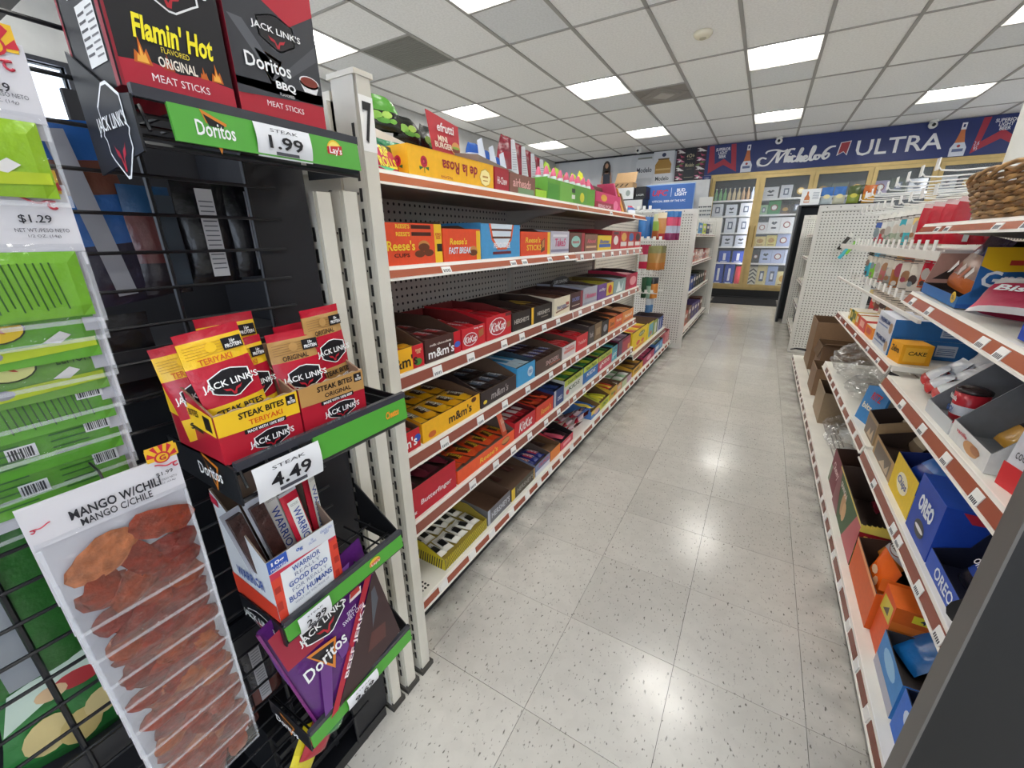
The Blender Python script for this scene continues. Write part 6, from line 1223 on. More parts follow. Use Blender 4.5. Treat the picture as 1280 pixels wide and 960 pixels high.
# --- green tamarind lemon candy packs
def pack_sheet(gcol, hp, seed):
    rr = random.Random(seed); mb = MB(); m_ = mb.mi(C(gcol, .16, 'foil')); nx, nz = 14, 6
    for s in (-1, 1):
        st = len(mb.v)
        for i in range(nz+1):
            for j in range(nx+1):
                e = (0 < i < nz)*(0 < j < nx)
                mb.v.append((-.055+.107*j/nx, -.001+s*(.0006+.0018*e)+(rr.uniform(-.0006, .0006) if e and s > 0 else 0), hp*i/nz))
        for i in range(nz):
            for j in range(nx):
                q = (st+i*(nx+1)+j, st+i*(nx+1)+j+1, st+(i+1)*(nx+1)+j+1, st+(i+1)*(nx+1)+j); mb.f.append(q if s < 0 else q[::-1]); mb.m.append(m_)
    return mb
for i in range(8):
    zt = (1.252, 1.160, 1.122, 1.088, 1.058, 1.030, 1.000, .968)[i]; x = -.486-.0062*i; zt = 1.117+(zt-1.117)*x/-.488
    o = hang_bag(('white header with sun print of the highest hanging candy pack', 'white price header marked 1.29 above the green candy packs', 'green candy pack with back print and barcode under the price header', 'green candy pack printed with a yellow face and flower', 'green candy pack with a pale lemon below the yellow face', 'green candy pack with dense back print, fourth in the green fan', 'green candy pack with two barcodes near the foot of the fan', 'lowest green candy pack, just above the mango header')[i], .072-.001*i, zt, x, 'green', 20+i, hd=.05 if i < 2 else .010, bh=.062 if i < 2 else .080, w_=.118, cat='candy pack', name='candy_pack')
    gcol = ('9cc832', '7cb838', '5fa832', '6cb43a', '74a84a', '66ac3c', '62aa38', '6cae40')[i]
    hp = .052; zc = -.050-hp if i < 2 else -.014-hp
    pk = obj('inner_pack', pack_sheet(gcol, hp, i), o, (0, 0, zc))
    yy = -.0042
    if i in (1, 5, 6, 7):
        its = [('p', [(-.014+q*.0042, .007+.002*(q % 3)), (-.0130+q*.0042, .007+.002*(q % 3)), (-.0165+q*.0042, .044), (-.0175+q*.0042, .044)], '35601f', 1) for q in range(13)] if i in (1, 5) else [(-.05, -.012, .010+q*.006, .0115+q*.006, '2f6a24', 1) for q in range(5)]+[(.006, .03, .012+q*.006, .0135+q*.006, '2f6a24', 1) for q in range(4)]
        rects(pk, its, yy, name='back_print')
        bcs = barcode(-.028, .022, .014, .020) if i in (1,) else barcode(.038, .030, .018, .012)+(barcode(-.012, .022, .018, .012) if i > 5 else [])
        rects(pk, bcs, yy, name='barcode')
    else:
        rects(pk, [('p', ell(-.004, .032, .016, .011, 18), '2a3a12', 1), ('p', ell(-.004, .032, .0148, .0098, 18), 'f0cc2c' if i != 4 else 'd8d88a', 2), ('p', [(-.008, .034), (-.003, .035), (.001, .029), (-.002, .030)], 'b8321e', 3),
                   ('p', [(-.05, .004), (.05, .010), (.05, .018), (-.05, .014)], 'b8cc2c', 1), ('p', ell(-.012, .012, .007, .004, 10), '9a9aa4', 2)]+[('p', ell(-.034+.007*math.cos(q*1.257), .030+.006*math.sin(q*1.257), .0042, .0026, 8), 'd8d83a', 2) for q in range(5)]+[('p', [(.018, .018), (.030, .026), (.036, .022), (.028, .016)], 'e8e4e0', 2)], yy, name='front_print')
        if i == 4: text(pk, 'LEMON', .034, .034, .022, .010, '2a4a1a', yy)
    if i < 2:
        text(o, '$1.29', .036, -.026 if i else -.030, .018, .0065, '20202a', -.0002, bold=.01); text(o, 'NET WT./PESO NETO', .038, -.034, .030, .0028, '4a4a54', -.0002); text(o, '1/2 OZ. (14g)', .038, -.0385, .018, .0026, '4a4a54', -.0002); text(o, 'LIMON', -.012, -.036, .04, .011, '20202a', -.0002, bold=.02)
        sunlogo(o, .043, -.004, .013, 0); swirl(o, .040, -.015, .010, 0, -1)
    elif i == 2: text(o, 'LIMON', -.012, -.006, .04, .009, '20202a', -.0002, bold=.02)
# --- pouches hung inside the rack
def inner(label, y, z, w_, h_, bands, x=-.655, yaw=0, roll=0, strip=None, group=None):
    o = thing('snack_pouch', label, 'snack pouch', (x, y, z), 0, group); o.rotation_euler = (Euler((0, 0, PI/2+yaw)).to_matrix() @ Euler((0, roll, 0)).to_matrix()).to_euler()
    link('pouch', pouch_me(w_, h_, .02, bands, nx=8, nz=10), o)
    if strip:
        rects(o, [('p', [(a*w_, 0.01), (b*w_, .01), (b*w_, h_-.01), (a*w_, h_-.01)], c, 1) for a, b, c in strip], -.0105)
        a, b, c = strip[0]
        if c[0] in 'cdb': rects(o, [(a*w_+.002, b*w_-.002, .02+q*.006, .0215+q*.006, '5a5a62', 3) for q in range(int((h_-.04)/.006))], -.0105, name='small_print')
    return o
inner('black pouch with a white printed strip, inner one under the top wire shelf', .300, 1.062, .062, .13, ((0, 1, '15151a'),), strip=[(-.15, .18, 'b9b9bd')])
inner('black pouch with a white printed strip, hung beside the rack frame', .352, 1.068, .050, .125, ((0, 1, '15151a'),), strip=[(.0, .4, 'a9a9ad')])
inner('blue brown pouch with a slanted grey strip beside the side panel', .195, 1.048, .085, .19, ((0, .35, '2c2a3c'), (.35, .62, '2a5ca0'), (.62, .8, '6a4034'), (.8, 1, '2a5ca0')), roll=-.12, strip=[(-.1, .12, '8f9099')])
inner('brown and blue pouch behind the white header cards', .150, 1.10, .08, .16, ((0, .3, '2a2c40'), (.3, .6, '7a4a3a'), (.6, 1, '2c5490')), roll=-.1, strip=[(.0, .25, '85868f')], x=-.665)
inner('pouch with a dark bird picture and a small blue label', .238, 1.055, .05, .125, ((0, .3, '241f26'), (.3, .75, '5c3030'), (.75, 1, '2a5078')), strip=[(.1, .45, '24303c')], x=-.648)
inner('dark pouch with faint silver letters behind the steak bite pouches', .165, .925, .09, .11, ((0, 1, '1a1a20'),), x=-.66, strip=[(-.3, -.05, '5a5c66')])
inner('dark pouch beside the green candy packs inside the rack', .115, .92, .05, .12, ((0, 1, '24252d'),), x=-.655, strip=[(-.1, .3, '6a6c74')])
inner('green snack pouch with a silver strip, high in the lower left of the rack', .020, .63, .10, .19, ((0, 1, '2c6a2a'),), x=-.66, strip=[(-.35, -.05, '8c929a'), (.25, .3, '1c4a1c')])
inner('bright green snack pouch beside the silver striped one', -.055, .64, .07, .18, ((0, 1, '4a9a34'),), x=-.665)
o = inner('green potato chip bag with chips and a red round emblem on the front', .012, .502, .13, .15, ((0, .1, '2a6a34'), (.1, .55, '2f7a3a'), (.55, .8, '2c7438'), (.8, 1, '5aa06a')), x=-.665, roll=.25)
rects(o, [('p', ell(-.030, .045, .022, .026, 14), 'd8c68c', 1), ('p', ell(-.002, .035, .020, .024, 14), 'cdb878', 2), ('p', ell(.018, .055, .018, .020, 14), 'd8c68c', 3), ('p', [(-.065, .07), (-.02, .10), (.05, .125), (.0, .145), (-.062, .12)], 'c8dcd0', 1), ('p', ell(-.005, .105, .022, .012, 14), 'b02c34', 2), ('p', ell(-.028, .10, .014, .010, 12), 'd8b890', 3)], -.0105)
for i in range(4):
    inner(('black jerky pouch with a white strip below the mango fan', 'black jerky pouch with a white strip, second below the mango fan', 'dark jerky pouch with reddish window, third below the mango fan', 'dark jerky pouch nearest the purple bag, low inside the rack')[i], .075+.048*i, .235+.03*i, .05, .16, ((0, .25, '5a2a26'), (.25, 1, '24232e')), x=-.66, strip=[(-.3, .05, 'b4b4ba')])
for i in range(3):
    inner(('dark pouch beside the lowest wire shelf, first', 'dark pouch beside the lowest wire shelf, with red window', 'dark pouch beside the lowest wire shelf, third')[i] + ' inside the rack', .155+.05*i, .37+.015*i, .045, .12, ((0, .3, '4a2622'), (.3, 1, '23222c')), x=-.68, strip=[(-.2, .1, '9a9aa2')])
for i, (c1, c2) in enumerate((('d8c82c', 'c8b820'), ('a82030', '7a1820'), ('2a7a3c', 'c83038'))):
    inner(('yellow pouch lying low under the lowest wire shelf', 'red and brown pouch low under the lowest wire shelf', 'green and red pouch low under the lowest wire shelf')[i], .205+.03*i, .16+.03*i, .06, .10, ((0, .5, c1), (.5, 1, c2)), x=-.60+.012*i, roll=.6)
# black moulded base crate
t = thing('black_crate', 'black ribbed plastic base crate at the foot of the wire rack', 'crate', (0, 0, 0))
obj('body', MB().box(-.90, -.665, .20, .425, .0305, .235, C('0e0f13', .5)), t)
for q in range(5): obj('rib', MB().box(-.665, -.650, .205, .42, .05+q*.038, .062+q*.038, C('17181d', .4)), t)
for q in range(3): obj('upright_rib', MB().box(-.665, -.651, .23+q*.08, .238+q*.08, .04, .23, C('17181d', .4)), t)
# clutter glimpsed high through the grid
t = thing('dark_awning', 'dark ribbed blind beyond the wire rack at the top corner', 'blind', (-1.1, .16, 1.50))
for q in range(7): obj('slat', MB().box(-.25, .10, -.12+q*.045, -.085+q*.045, .004*q, .012+.004*q, C('2a2b30' if q % 2 else '44454a', .5)), t)
# ---------------------------------------------------------------- goods on the cookie side
XG = .462
def Rt(label, y0, y1, z, hf, hb, col, front=(), xf=XG, d=.30, **k): return tray(label, 1, xf, y0, y1, z, d, hf, hb, col, front, **k)
def soft(label, x, y, z, w, h, t, bands, yaw=0, lean=-.15, roll=0, group=None, cat='snack bag', txt=None, txtc='f4f4f4', name='snack_bag', extra=None):
    z += .5*t*abs(math.sin(lean))+.5*w*abs(math.sin(roll))+.001
    o = thing(name, label, cat, (x, y, z), 0, group)
    o.rotation_euler = (Euler((0, 0, -PI/2+yaw)).to_matrix() @ Euler((lean, roll, 0)).to_matrix()).to_euler()
    link('pouch', pouch_me(w, h, t, bands), o)
    if extra: rects(o, extra, -t*.5)
    if txt: text(o, txt, 0, h*.55, w*.7, h*.16, txtc, -t*.5-.001, bold=.03, shear=.15)
    return o
def rightface(t, w, items=(), texts=()):
    """print on the end of a carton that looks along the aisle to the viewer; a runs along the depth"""
    if items: rects(t, list(items), w/2, 'right')
    for s_, a, z, wd, h, c in texts: text(t, s_, a, z, wd, h, c, w/2, 'right', .1, .02)
# bottom deck ------------------------------------------------
ZD = .0625
def cardbox(label, x0, x1, y0, y1, z, h, open_=True, flap=True, col='8a6c50'):
    t = thing('cardboard_box', label, 'cardboard box', ((x0+x1)/2, (y0+y1)/2, z+.0005)); a, b = (x1-x0)/2, (y1-y0)/2; k = mt(col); kd = mt('6a5038')
    m = MB().box(-a, a, -b, -b+.005, 0, h, k, back=kd).box(-a, a, b-.005, b, 0, h, k, front=kd).box(-a, -a+.005, -b+.005, b-.005, 0, h, k, right=kd).box(a-.005, a, -b+.005, b-.005, 0, h, k, left=kd).box(-a+.005, a-.005, -b+.005, b-.005, 0, .005, k)
    obj('carton', m, t)
    if flap:
        obj('flap', MB().hexa([(-a, -b, h), (a, -b, h), (a, -b+.004, h), (-a, -b+.004, h), (-a+.01, -b-.05, h+.025), (a-.01, -b-.05, h+.035), (a-.01, -b-.046, h+.038), (-a+.01, -b-.046, h+.028)], k), t)
        obj('flap', MB().hexa([(-a, -b+.006, h), (-a+.004, -b+.006, h), (-a+.004, b-.006, h), (-a, b-.006, h), (-a-.02, -b+.02, h-.09), (-a-.016, -b+.02, h-.092), (-a-.016, b-.02, h-.092), (-a-.02, b-.02, h-.09)], kd), t)
    return t
t = cardbox('large brown cardboard box standing against the white perforated panel', .47, .83, 4.12, 4.50, ZD, .40, flap=False); text(t, 'R', .0, .22, .03, .05, '2a201a', -.19)
cardbox('torn open brown box in front of the largest cardboard box', .49, .80, 3.72, 4.0, ZD, .29, col='7c6048')
cardbox('small brown cardboard box with its flaps open on the bottom deck', .445, .72, 3.40, 3.68, ZD, .19, flap=False, col='86684e')
cardbox('tall narrow brown box with a dark mouth on the bottom deck', .44, .64, 2.86, 3.16, ZD, .19, flap=False, col='9a8468')
t = thing('black_hook', 'black plastic hook sticking out past the white end panel foot', 'hook', (.40, 4.45, .145)); obj('arm', MB().path([(.13, 0, .0), (.04, 0, .01), (-.01, 0, .012), (-.05, 0, 0)], .012, BLK, 8, r1=.006), t); obj('plate', MB().box(.125, .135, -.03, .03, -.08, .03, BLK), t)
def crumple(label, x, y, z, a, b, h, seed, mat=None, cat='plastic bag', name='clear_bag', n=22, m=16):
    rr = random.Random(seed); mb = MB(); mm = mb.mi(mat or C('dfe3ea', .08, 'film', alpha=.5))
    for i in range(m+1):
        v = i/m
        for j in range(n):
            t = 2*PI*j/n; r_ = math.sin(PI*min(1, .15+v*.85))**.6 if v < 1 else .02
            k = 1+rr.uniform(-.13, .13)
            mb.v.append((a*r_*k*math.cos(t), b*r_*k*math.sin(t), h*v*(1+rr.uniform(-.06, .06)*(0 < v < 1))))
    for i in range(m):
        for j in range(n): mb.f.append((i*n+j, i*n+(j+1) % n, (i+1)*n+(j+1) % n, (i+1)*n+j)); mb.m.append(mm)
    o = obj(name, mb, None, (x, y, z)); tag(o, label, cat); return o
crumple('crumpled clear bag of white cups on the bottom deck', .56, 2.52, ZD+.001, .12, .17, .15, 3)
for i in range(7):
    o = thing('paper_cup', 'white paper cup lying inside the crumpled clear bag', 'cup', (.52+.04*(i % 3), 2.42+.035*i, ZD+.045+.02*(i % 2)), 0, 'white cups in the clear bag', (1.4, .2*i, .3*i))
    if i == 0: CUPM = MB().lathe([(.02, 0), (.027, .06), (.0285, .06), (.0285, .064), (.026, .064), (.019, .004)], C('e4e6e2', .5), 12).mesh('cup', True)
    link('cup', CUPM, o)
crumple('torn clear wrap beside the tall narrow brown box', .54, 2.76, ZD+.001, .08, .09, .10, 8)
t = Rt('maroon carton with pale cursive letters on the bottom deck', 1.97, 2.16, ZD, .155, .20, '7a1c34', [('t', 'Chewy', .1, .6, .7, .3, 'e8c8cc', .2), ('r', -.5, -.3, .0, .5, '6a7c5a')], xf=.425, inner='4c342a', floor=.02, prof='line')
t = Rt('green and maroon cookie carton with a torn yellow edge reading 50%', 1.53, 1.965, ZD, .165, .21, '3e6038', [('p', [(-.5, 0), (-.2, 0), (-.42, 1), (-.5, 1)], '7c1c30'), ('p', [(.1, 0), (.5, 0), (.5, 1), (.36, 1)], 'b83a4a'), ('e', -.1, .5, .08, .28, 'c8945a'), ('e', -.02, .42, .07, .22, 'd8ac70', 2), ('t', 'GRANOLA', -.18, .75, .3, .14, 'f0e4e0'), ('r', -.5, .5, .95, 1.0, 'e8cc50', 2)], xf=.420, inner='4c3c34', floor=.03, prof='line', scol='d8b83c')
w_ = .431
m = MB(); 
for i in range(24): m.hexa([(w_/2-.003, .3*i/24, .14), (w_/2+.002, .3*i/24, .14), (w_/2+.002, .3*(i+1)/24, .14), (w_/2-.003, .3*(i+1)/24, .14), (w_/2-.003, .3*i/24, .168+.045*i/24), (w_/2+.002, .3*i/24, .168+.045*i/24), (w_/2+.002, .3*(i+1)/24, .160+.045*i/24), (w_/2-.003, .3*(i+1)/24, .160+.045*i/24)], C('e0c858', .6))
obj('torn_edge', m, t); rightface(t, w_+.005, [(.0, .25, .09, .14, '8c1a24', 1), (.0, .25, .06, .065, 'c8902c', 1)], [('50% BIGGER', .085, .115, .15, .026, 'f4d860')])
for i in range(5): soft('dark red cookie pouch inside the green and maroon carton', .52+.03*(i % 3), 1.60+.075*i, ZD+.07, .085, .10, .03, ((0, .5, '6a1c28'), (.5, .8, 'c8a08a'), (.8, 1, '4a2420')), lean=-.5, group='dark red cookie pouches')
t = Rt('orange cracker carton holding white and orange pouches, bottom deck', 1.255, 1.525, ZD, .125, .18, 'e0601c', [('r', -.5, .5, .9, 1, 'f0a060', 1)], xf=.420, inner='4a342a', floor=.02, prof='line')
rightface(t, .266, [(0, .3, .14, .18, 'e8702a', 1)])
soft('white pouch with a round brown emblem, upper one in the orange carton', .485, 1.46, ZD+.085, .11, .11, .04, ((0, .3, 'd88a38'), (.3, 1, 'd9dade')), lean=-.5, yaw=.2, extra=[('p', ell(.005, .06, .032, .022, 16), '8a3a2c', 1), ('p', ell(.005, .06, .029, .019, 16), 'e8e8ea', 2)], txt='Smart', txtc='3a2420')
soft('white pouch with a round brown emblem, lower one in the orange carton', .535, 1.36, ZD+.085, .11, .11, .04, ((0, .2, 'd88a38'), (.2, 1, 'd0d2d8')), lean=-.5, extra=[('p', ell(.0, .06, .032, .022, 16), '8a3a2c', 1), ('p', ell(.0, .06, .029, .019, 16), 'e8e8ea', 2)], txt='Smart', txtc='3a2420')
soft('bright orange cracker pouch at the aisle edge of the orange carton', .440, 1.36, ZD+.05, .12, .125, .035, ((0, 1, 'e8651c'),), lean=-.2, yaw=.1, extra=[('p', ell(-.01, .07, .018, .012, 8), 'f4c8a0', 1), ('p', ell(.02, .05, .014, .016, 8), 'f0b080', 1)])
t = thing('cracker_box', 'closed orange cracker box with a yellow price sticker, bottom deck', 'box', (.432, 1.205, ZD+.0005), -PI/2)
obj('carton', MB().box(-.045, .045, 0, .34, 0, .175, 'e0661c', front='e85a20'), t); rightface(t, .09, [(.035, .11, .145, .168, 'f0e030', 1), (.12, .34, .0, .09, 'c8b8c0', 1), ('p', [(.0, 0), (.12, 0), (.34, .10), (.34, .13), (.0, .13)], 'e87a2c', 0), ('p', ell(.22, .06, .02, .012, 10), '6a2c28', 2)], [('4 for', .072, .157, .045, .016, '2a2a4a')])
rects(t, [('p', [(-.04, .10), (.04, .11), (.035, .16), (-.035, .15)], 'd8c83a', 1), ('p', [(-.02, .115), (.02, .12), (.015, .145)], '3a2c1a', 2)])
t = Rt('blue snack carton holding maroon and white cookie packs', .985, 1.150, ZD, .11, .13, '3e8ad0', [('e', 0, .7, .3, .2, '8ac0e8'), ('r', -.5, .5, 0, .3, 'a8a8b8')], xf=.424, inner='3a3434', floor=.05, prof='line')
for i, (c1, lb) in enumerate((('6a1c24', 'maroon cookie pack with a white rounded window in the blue carton'), ('1c6ab0', 'shiny blue cookie pack at the far side of the blue carton'), ('2a7cc0', 'shiny blue cookie pack deep in the blue carton'))):
    soft(lb, (.50, .46, .60)[i], (1.05, 1.11, 1.08)[i], ZD+.055, .085, .10, .03, ((0, .45, c1), (.45, .8, 'dfe3e8' if i == 0 else c1), (.8, 1, c1)), lean=-.7, yaw=.3*i)
t = Rt('second blue carton with a wavy cut side, nearest the black panel', .80, .975, ZD, .12, .15, '2f6cd0', [('e', -.2, .7, .12, .15, 'c8d8f0')], xf=.424, inner='14203a', floor=.04, prof='step', scol='3a7ce0', bars=dict(n=3, rows=2, c=('2c62b8', '1c3c80'), jitter=.5, bt=.03))
# second shelf up --------------------------------------------
ZE, ZEf = .3625, .3725
crumple('large crumpled clear plastic bag draped over the far shelf corner', .56, 2.86, ZEf+.001, .12, .22, .20, 5)
crumple('clear plastic bag slumped beside the blue card', .53, 2.50, ZEf+.001, .07, .12, .11, 6)
for i in range(4): soft('black and silver snack bag behind the clear plastic', .56+.02*i, 2.36+.07*i, ZEf, .10, .11, .04, ((0, .4, '2a2c34'), (.4, .7, 'b0a078'), (.7, 1, '1c1c20')), lean=-.3, yaw=.3, group='black and silver snack bags')
t = thing('blue_card', 'blue cracker card leaning on edge between clear bags and brown carton', 'display card', (.475, 2.13, ZEf+.0005), -PI/2+.25)
obj('card', MB().hexa([(-.06, 0, 0), (.10, 0, 0), (.10, .008, 0), (-.06, .008, 0), (-.08, .03, .14), (.09, .03, .185), (.09, .038, .185), (-.08, .038, .14)], '3f88c8'), t)
tt = text(t, 'RITZ', .03, .12, .07, .03, 'c83048', .015, bold=.03); tt.rotation_euler = (-.2, 0, 0); tt = text(t, 'bits', .0, .07, .07, .025, 'e8e0c8', .006, bold=.03); tt.rotation_euler = (-.2, 0, 0)
t = Rt('dark mouthed brown cookie carton with kraft bags and a picture front', 1.63, 2.02, ZEf, .105, .19, 'a88c68', [('p', [(-.45, .05), (.45, .05), (.45, .85), (-.45, .85)], '6a5444', 1), ('p', [(-.2, .1), (.0, .5), (.1, .2), (.3, .6), (.35, .1)], 'c8b08c', 2), ('e', -.2, .6, .08, .15, 'd8c8b0', 2)], xf=.468, inner='3a2a22', floor=.03, prof='line', scol='a88c68') if False else tray('dark mouthed brown cookie carton with kraft bags and a picture front', 1, .468, 1.87, 2.03, ZEf, .30, .09, .19, 'a88c68', [('p', [(-.45, .05), (.45, .05), (.45, .85), (-.45, .85)], '6a5444', 1), ('p', [(-.2, .1), (.0, .5), (.1, .2), (.3, .6), (.35, .1)], 'c8b08c', 2)], inner='3a2a22', floor=.03, prof='line', scol='a88c68')
tray('brown cookie carton continuing below the first, full of kraft bags', 1, .468, 1.60, 1.85, ZE, .30, .07, .17, 'b89464', [('p', [(-.4, .05), (.4, .05), (.4, .85), (-.4, .85)], '5c4a3c', 1), ('p', [(-.1, .1), (.1, .5), (.2, .2), (.35, .6), (.35, .1)], 'b8a080', 2)], inner='3a2a22', floor=.03, prof='line', scol='a88c68')
for i in range(5): soft('kraft paper cookie bag with black cursive letters in the brown carton', .56+.04*(i % 2), 1.66+.075*i, ZE+.035+(.012 if i > 2 else 0), .10, .10, .035, ((0, .3, '7a6854'), (.3, .8, 'b0a088'), (.8, 1, '8a7a64')), lean=-.5, group='kraft cookie bags', txt='Famous Amos', txtc='2a221c')
t = Rt('bright yellow cookie carton cut open around blue bags', 1.385, 1.595, ZE, .12, .175, 'ecc81e', [('e', .0, .5, .25, .25, 'f4e8c0'), ('t', 'Chips', .0, .5, .4, .25, '2c4a9c', .2)], xf=.466, inner='1c2c6a', floor=.03, prof='line', scol='ecc81e')
rightface(t, .206, [(0, .08, .08, .13, '2450a8', 1)]); 
for i, (c1, lb) in enumerate((('4a9ad8', 'pale blue cookie bag lying on top in the yellow carton'), ('2a6cc0', 'mid blue cookie bag at the aisle side of the yellow carton'), ('e0b830', 'yellow labelled cookie bag at the near side of the yellow carton'))):
    soft(lb, (.55, .49, .60)[i], (1.50, 1.47, 1.44)[i], ZE+.08, .11, .11, .04, ((0, .3, '1c3c90'), (.3, 1, c1)), lean=-.8, yaw=.2*i, txt='mini' if i == 0 else None, txtc='f0d040')
t = thing('cookie_carton', 'royal blue cookie carton marked 30 packs on its end', 'carton', (.462, 1.285, ZE+.0005), -PI/2)
obj('carton', MB().box(-.085, .085, 0, .30, 0, .16, '1f48b0').box(-.085, .085, 0, .10, .16, .162, '2a58c4'), t)
text(t, 'OREO', .0, .10, .10, .045, 'e8f0f8', bold=.05); rects(t, [('p', ell(0, .04, .035, .022, 16), '1a1a1e', 1), ('p', ell(0, .04, .03, .006, 16), 'e8e8ea', 2)])
rightface(t, .17, [('p', ell(.14, .07, .055, .042, 20), 'c8d4ec', 1), ('p', [(.03, .155), (.05, .13), (.13, .135), (.11, .155)], 'c82c3c', 1), ('p', ell(.165, .06, .006, .005, 10), '1a1a20', 3), ('p', ell(.178, .072, .006, .005, 10), '1a1a20', 3), ('p', ell(.160, .082, .006, .005, 10), '1a1a20', 3), ('p', [(.15, .085), (.185, .085), (.18, .105), (.155, .105)], '7ab4d8', 2)], [('30', .122, .055, .034, .024, '1f3c98'), ('PACKS', .118, .082, .040, .011, '1f3c98')])
t = Rt('open royal blue cookie carton with a scooped side, below the closed one', .98, 1.195, ZE, .05, .15, '2a54bc', [('t', 'OREO', .0, .5, .5, .6, 'e8f0f8')], xf=.462, inner='1a1c30', floor=.015, prof='step', scol='2a54bc')
rects(t, [('p', ell(.02, .05, .05, .04, 16), '1a1a20', 1)], .1055, 'right')
for i in range(4): soft('blue cookie pack with white letters standing in the scooped carton', .50+.035*(i % 2), 1.02+.045*i, ZE+.02, .07, .10, .03, ((0, .3, '1a1c28'), (.3, 1, '244aa8')), lean=-.5, group='blue cookie packs', txt='OREO')
# third shelf up ---------------------------------------------
ZF, ZFf = .6555, .6905
for i, (a, b, c1, lb, h) in enumerate(((2.86, 2.92, 'e0b83c', 'tiny yellow box first on the far end of the cracker shelf', .055), (2.79, 2.855, '2c5c3c', 'tiny dark green box second on the cracker shelf', .06), (2.71, 2.785, 'e0c040', 'tiny yellow box with a green square on the cracker shelf', .062), (2.63, 2.705, 'd8702c', 'tiny orange box beside the green squared one', .06), (2.46, 2.62, 'd8504a', 'red and orange candy box before the white cracker boxes', .058), (2.31, 2.45, 'e88a2c', 'orange candy box touching the white cracker boxes', .05))):
    t = thing('small_box', lb, 'box', (XG, (a+b)/2, ZFf), -PI/2); w2 = b-a-.004
    obj('carton', MB().box(-w2/2, w2/2, 0, .22, 0, h, c1, top='d8d0c0'), t); rects(t, [(-w2*.3, w2*.3, h*.3, h*.8, ('f0e8d8', 'c8b040', '2c5c3c', 'e8d8b0', 'f0b0a0', 'c83a2c')[i], 1)])
def premium(label, x, y0, y1, z, h=.062, d=.20):
    t = thing('cracker_box', label, 'box', (x, (y0+y1)/2, z), -PI/2); w2 = (y1-y0)
    obj('carton', MB().box(-w2/2, w2/2, 0, d, 0, h, 'd4d8e2', right='2468a8', back='2468a8'), t)
    text(t, 'PREMIUM', -.01, h*.62, w2*.62, h*.26, '24407c', bold=.03); rects(t, [(-w2*.42, w2*.2, h*.28, h*.36, '5a7ab0', 1), ('p', ell(w2*.36, h*.4, w2*.1, h*.3, 10), 'b09070', 1)])
    rects(t, [(d*.55, d*.78, h*.2, h*.8, 'b8c4d4', 1)]+[(d*.57, d*.76, h*(.3+.1*q), h*(.34+.1*q), '3a5a88', 2) for q in range(4)], w2/2, 'right'); return t
premium('white fronted cracker box with a blue end, bottom of the stack', XG, 2.02, 2.27, ZFf, .068, .24)
premium('white fronted cracker box with a blue end, top of the front stack', XG, 2.02, 2.27, ZFf+.0685, .068, .24)
premium('white cracker box behind the stack, lower of the two at the back', XG+.245, 2.0, 2.25, ZFf, .068, d=.14)
premium('white cracker box standing highest at the back of the stack', XG+.245, 2.0, 2.25, ZFf+.0685, .085, .14)
t = thing('yellow_box', 'yellow snack box with black print in front of the cracker boxes', 'box', (XG+.005, 1.945, ZFf), -PI/2+.12); obj('carton', MB().box(-.048, .048, 0, .085, 0, .070, 'f0a81c'), t); text(t, 'Zebra', 0, .045, .065, .022, '3a2a10', bold=.03); rightface(t, .096, [(.01, .07, .01, .06, 'f4b83c', 1)], [('CAKE', .045, .04, .05, .014, '3a2a10')])
for i in range(9):
    soft('white wrapped bakery cake with red and blue print in the pile', .500+.045*(i % 3), 1.60+.06*(i//3)+.01*(i % 2), ZF+.002+.018*(i % 3)+.012*(i // 6), .08, .075, .035, ((0, .3, 'c84040'), (.3, .7, 'e2e4e8'), (.7, 1, 'd8dce4')), lean=-.7+.1*(i % 3), yaw=.2*(i % 3)-.2, group='wrapped bakery cakes', cat='cake')
t = Rt('tall red edged white carton with grey inside, holding a red and white cup', 1.325, 1.505, ZF, .035, .185, 'dcdcdc', [('r', -.5, .5, 0, 1, 'c8ccd0')], inner='7c7e82', floor=.01, prof='slope', scol='dcdcdc', d=.28)
rects(t, [('p', [(.0, .03), (.12, .165), (.28, .165), (.28, .175), (.12, .175), (.0, .036)], 'c02838', 1)], .0885, 'right'); obj('red_edge', MB().box(-.0885, -.085, .10, .28, .165, .187, 'c8283a').box(.085, .0885, .10, .28, .165, .187, 'c8283a'), t)
t = thing('snack_cup', 'red and white snack cup with a dark foil lid and blue GO', 'cup', (.515, 1.425, ZF+.012)); t.scale = (.78, .78, .85); obj('cup', MB().lathe([(.038, 0), (.040, .02), (.041, .05), (.042, .09)], None, 20, mats=[C('c82c38', .3), C('e4e6ea', .3), C('c82c38', .3)]), t, smooth=True); obj('lid', MB().lathe([(.044, .09), (.044, .098), (.03, .105), (.004, .108)], C('3a2c2e', .25, 'foil'), 20), t, smooth=True)
tt = text(t, 'GO!', 0, .035, .045, .020, '2c5ca8', 0, bold=.03, shear=.2); tt.location = (-.0435, -.004, .035); tt.rotation_euler = (0, 0, -PI/2)
tt = text(t, 'Nutella', 0, .07, .05, .016, 'f4f4f4', 0, bold=.03); tt.location = (-.0435, -.004, .071); tt.rotation_euler = (0, 0, -PI/2)
t = Rt('white carton with red top band reading 16 and a cookie picture', 1.12, 1.320, ZF, .045, .205, 'e0e0de', [('t', 'vanilla', -.2, .7, .3, .2, 'c83040'), ('e', .1, .4, .2, .3, 'c89058'), ('e', .2, .5, .12, .2, 'a86a3c', 2)], inner='7c7e82', floor=.01, prof='slope', scol='e0e0de', d=.28)
obj('red_band', MB().box(-.0985, -.094, .12, .28, .178, .212, 'c8283a').box(-.094, .094, .276, .281, .178, .212, 'c8283a').box(.094, .0985, .12, .28, .178, .212, 'c8283a'), t); text(t, '16', .0, .195, .05, .022, 'e8c8c8', .2755, bold=.03)
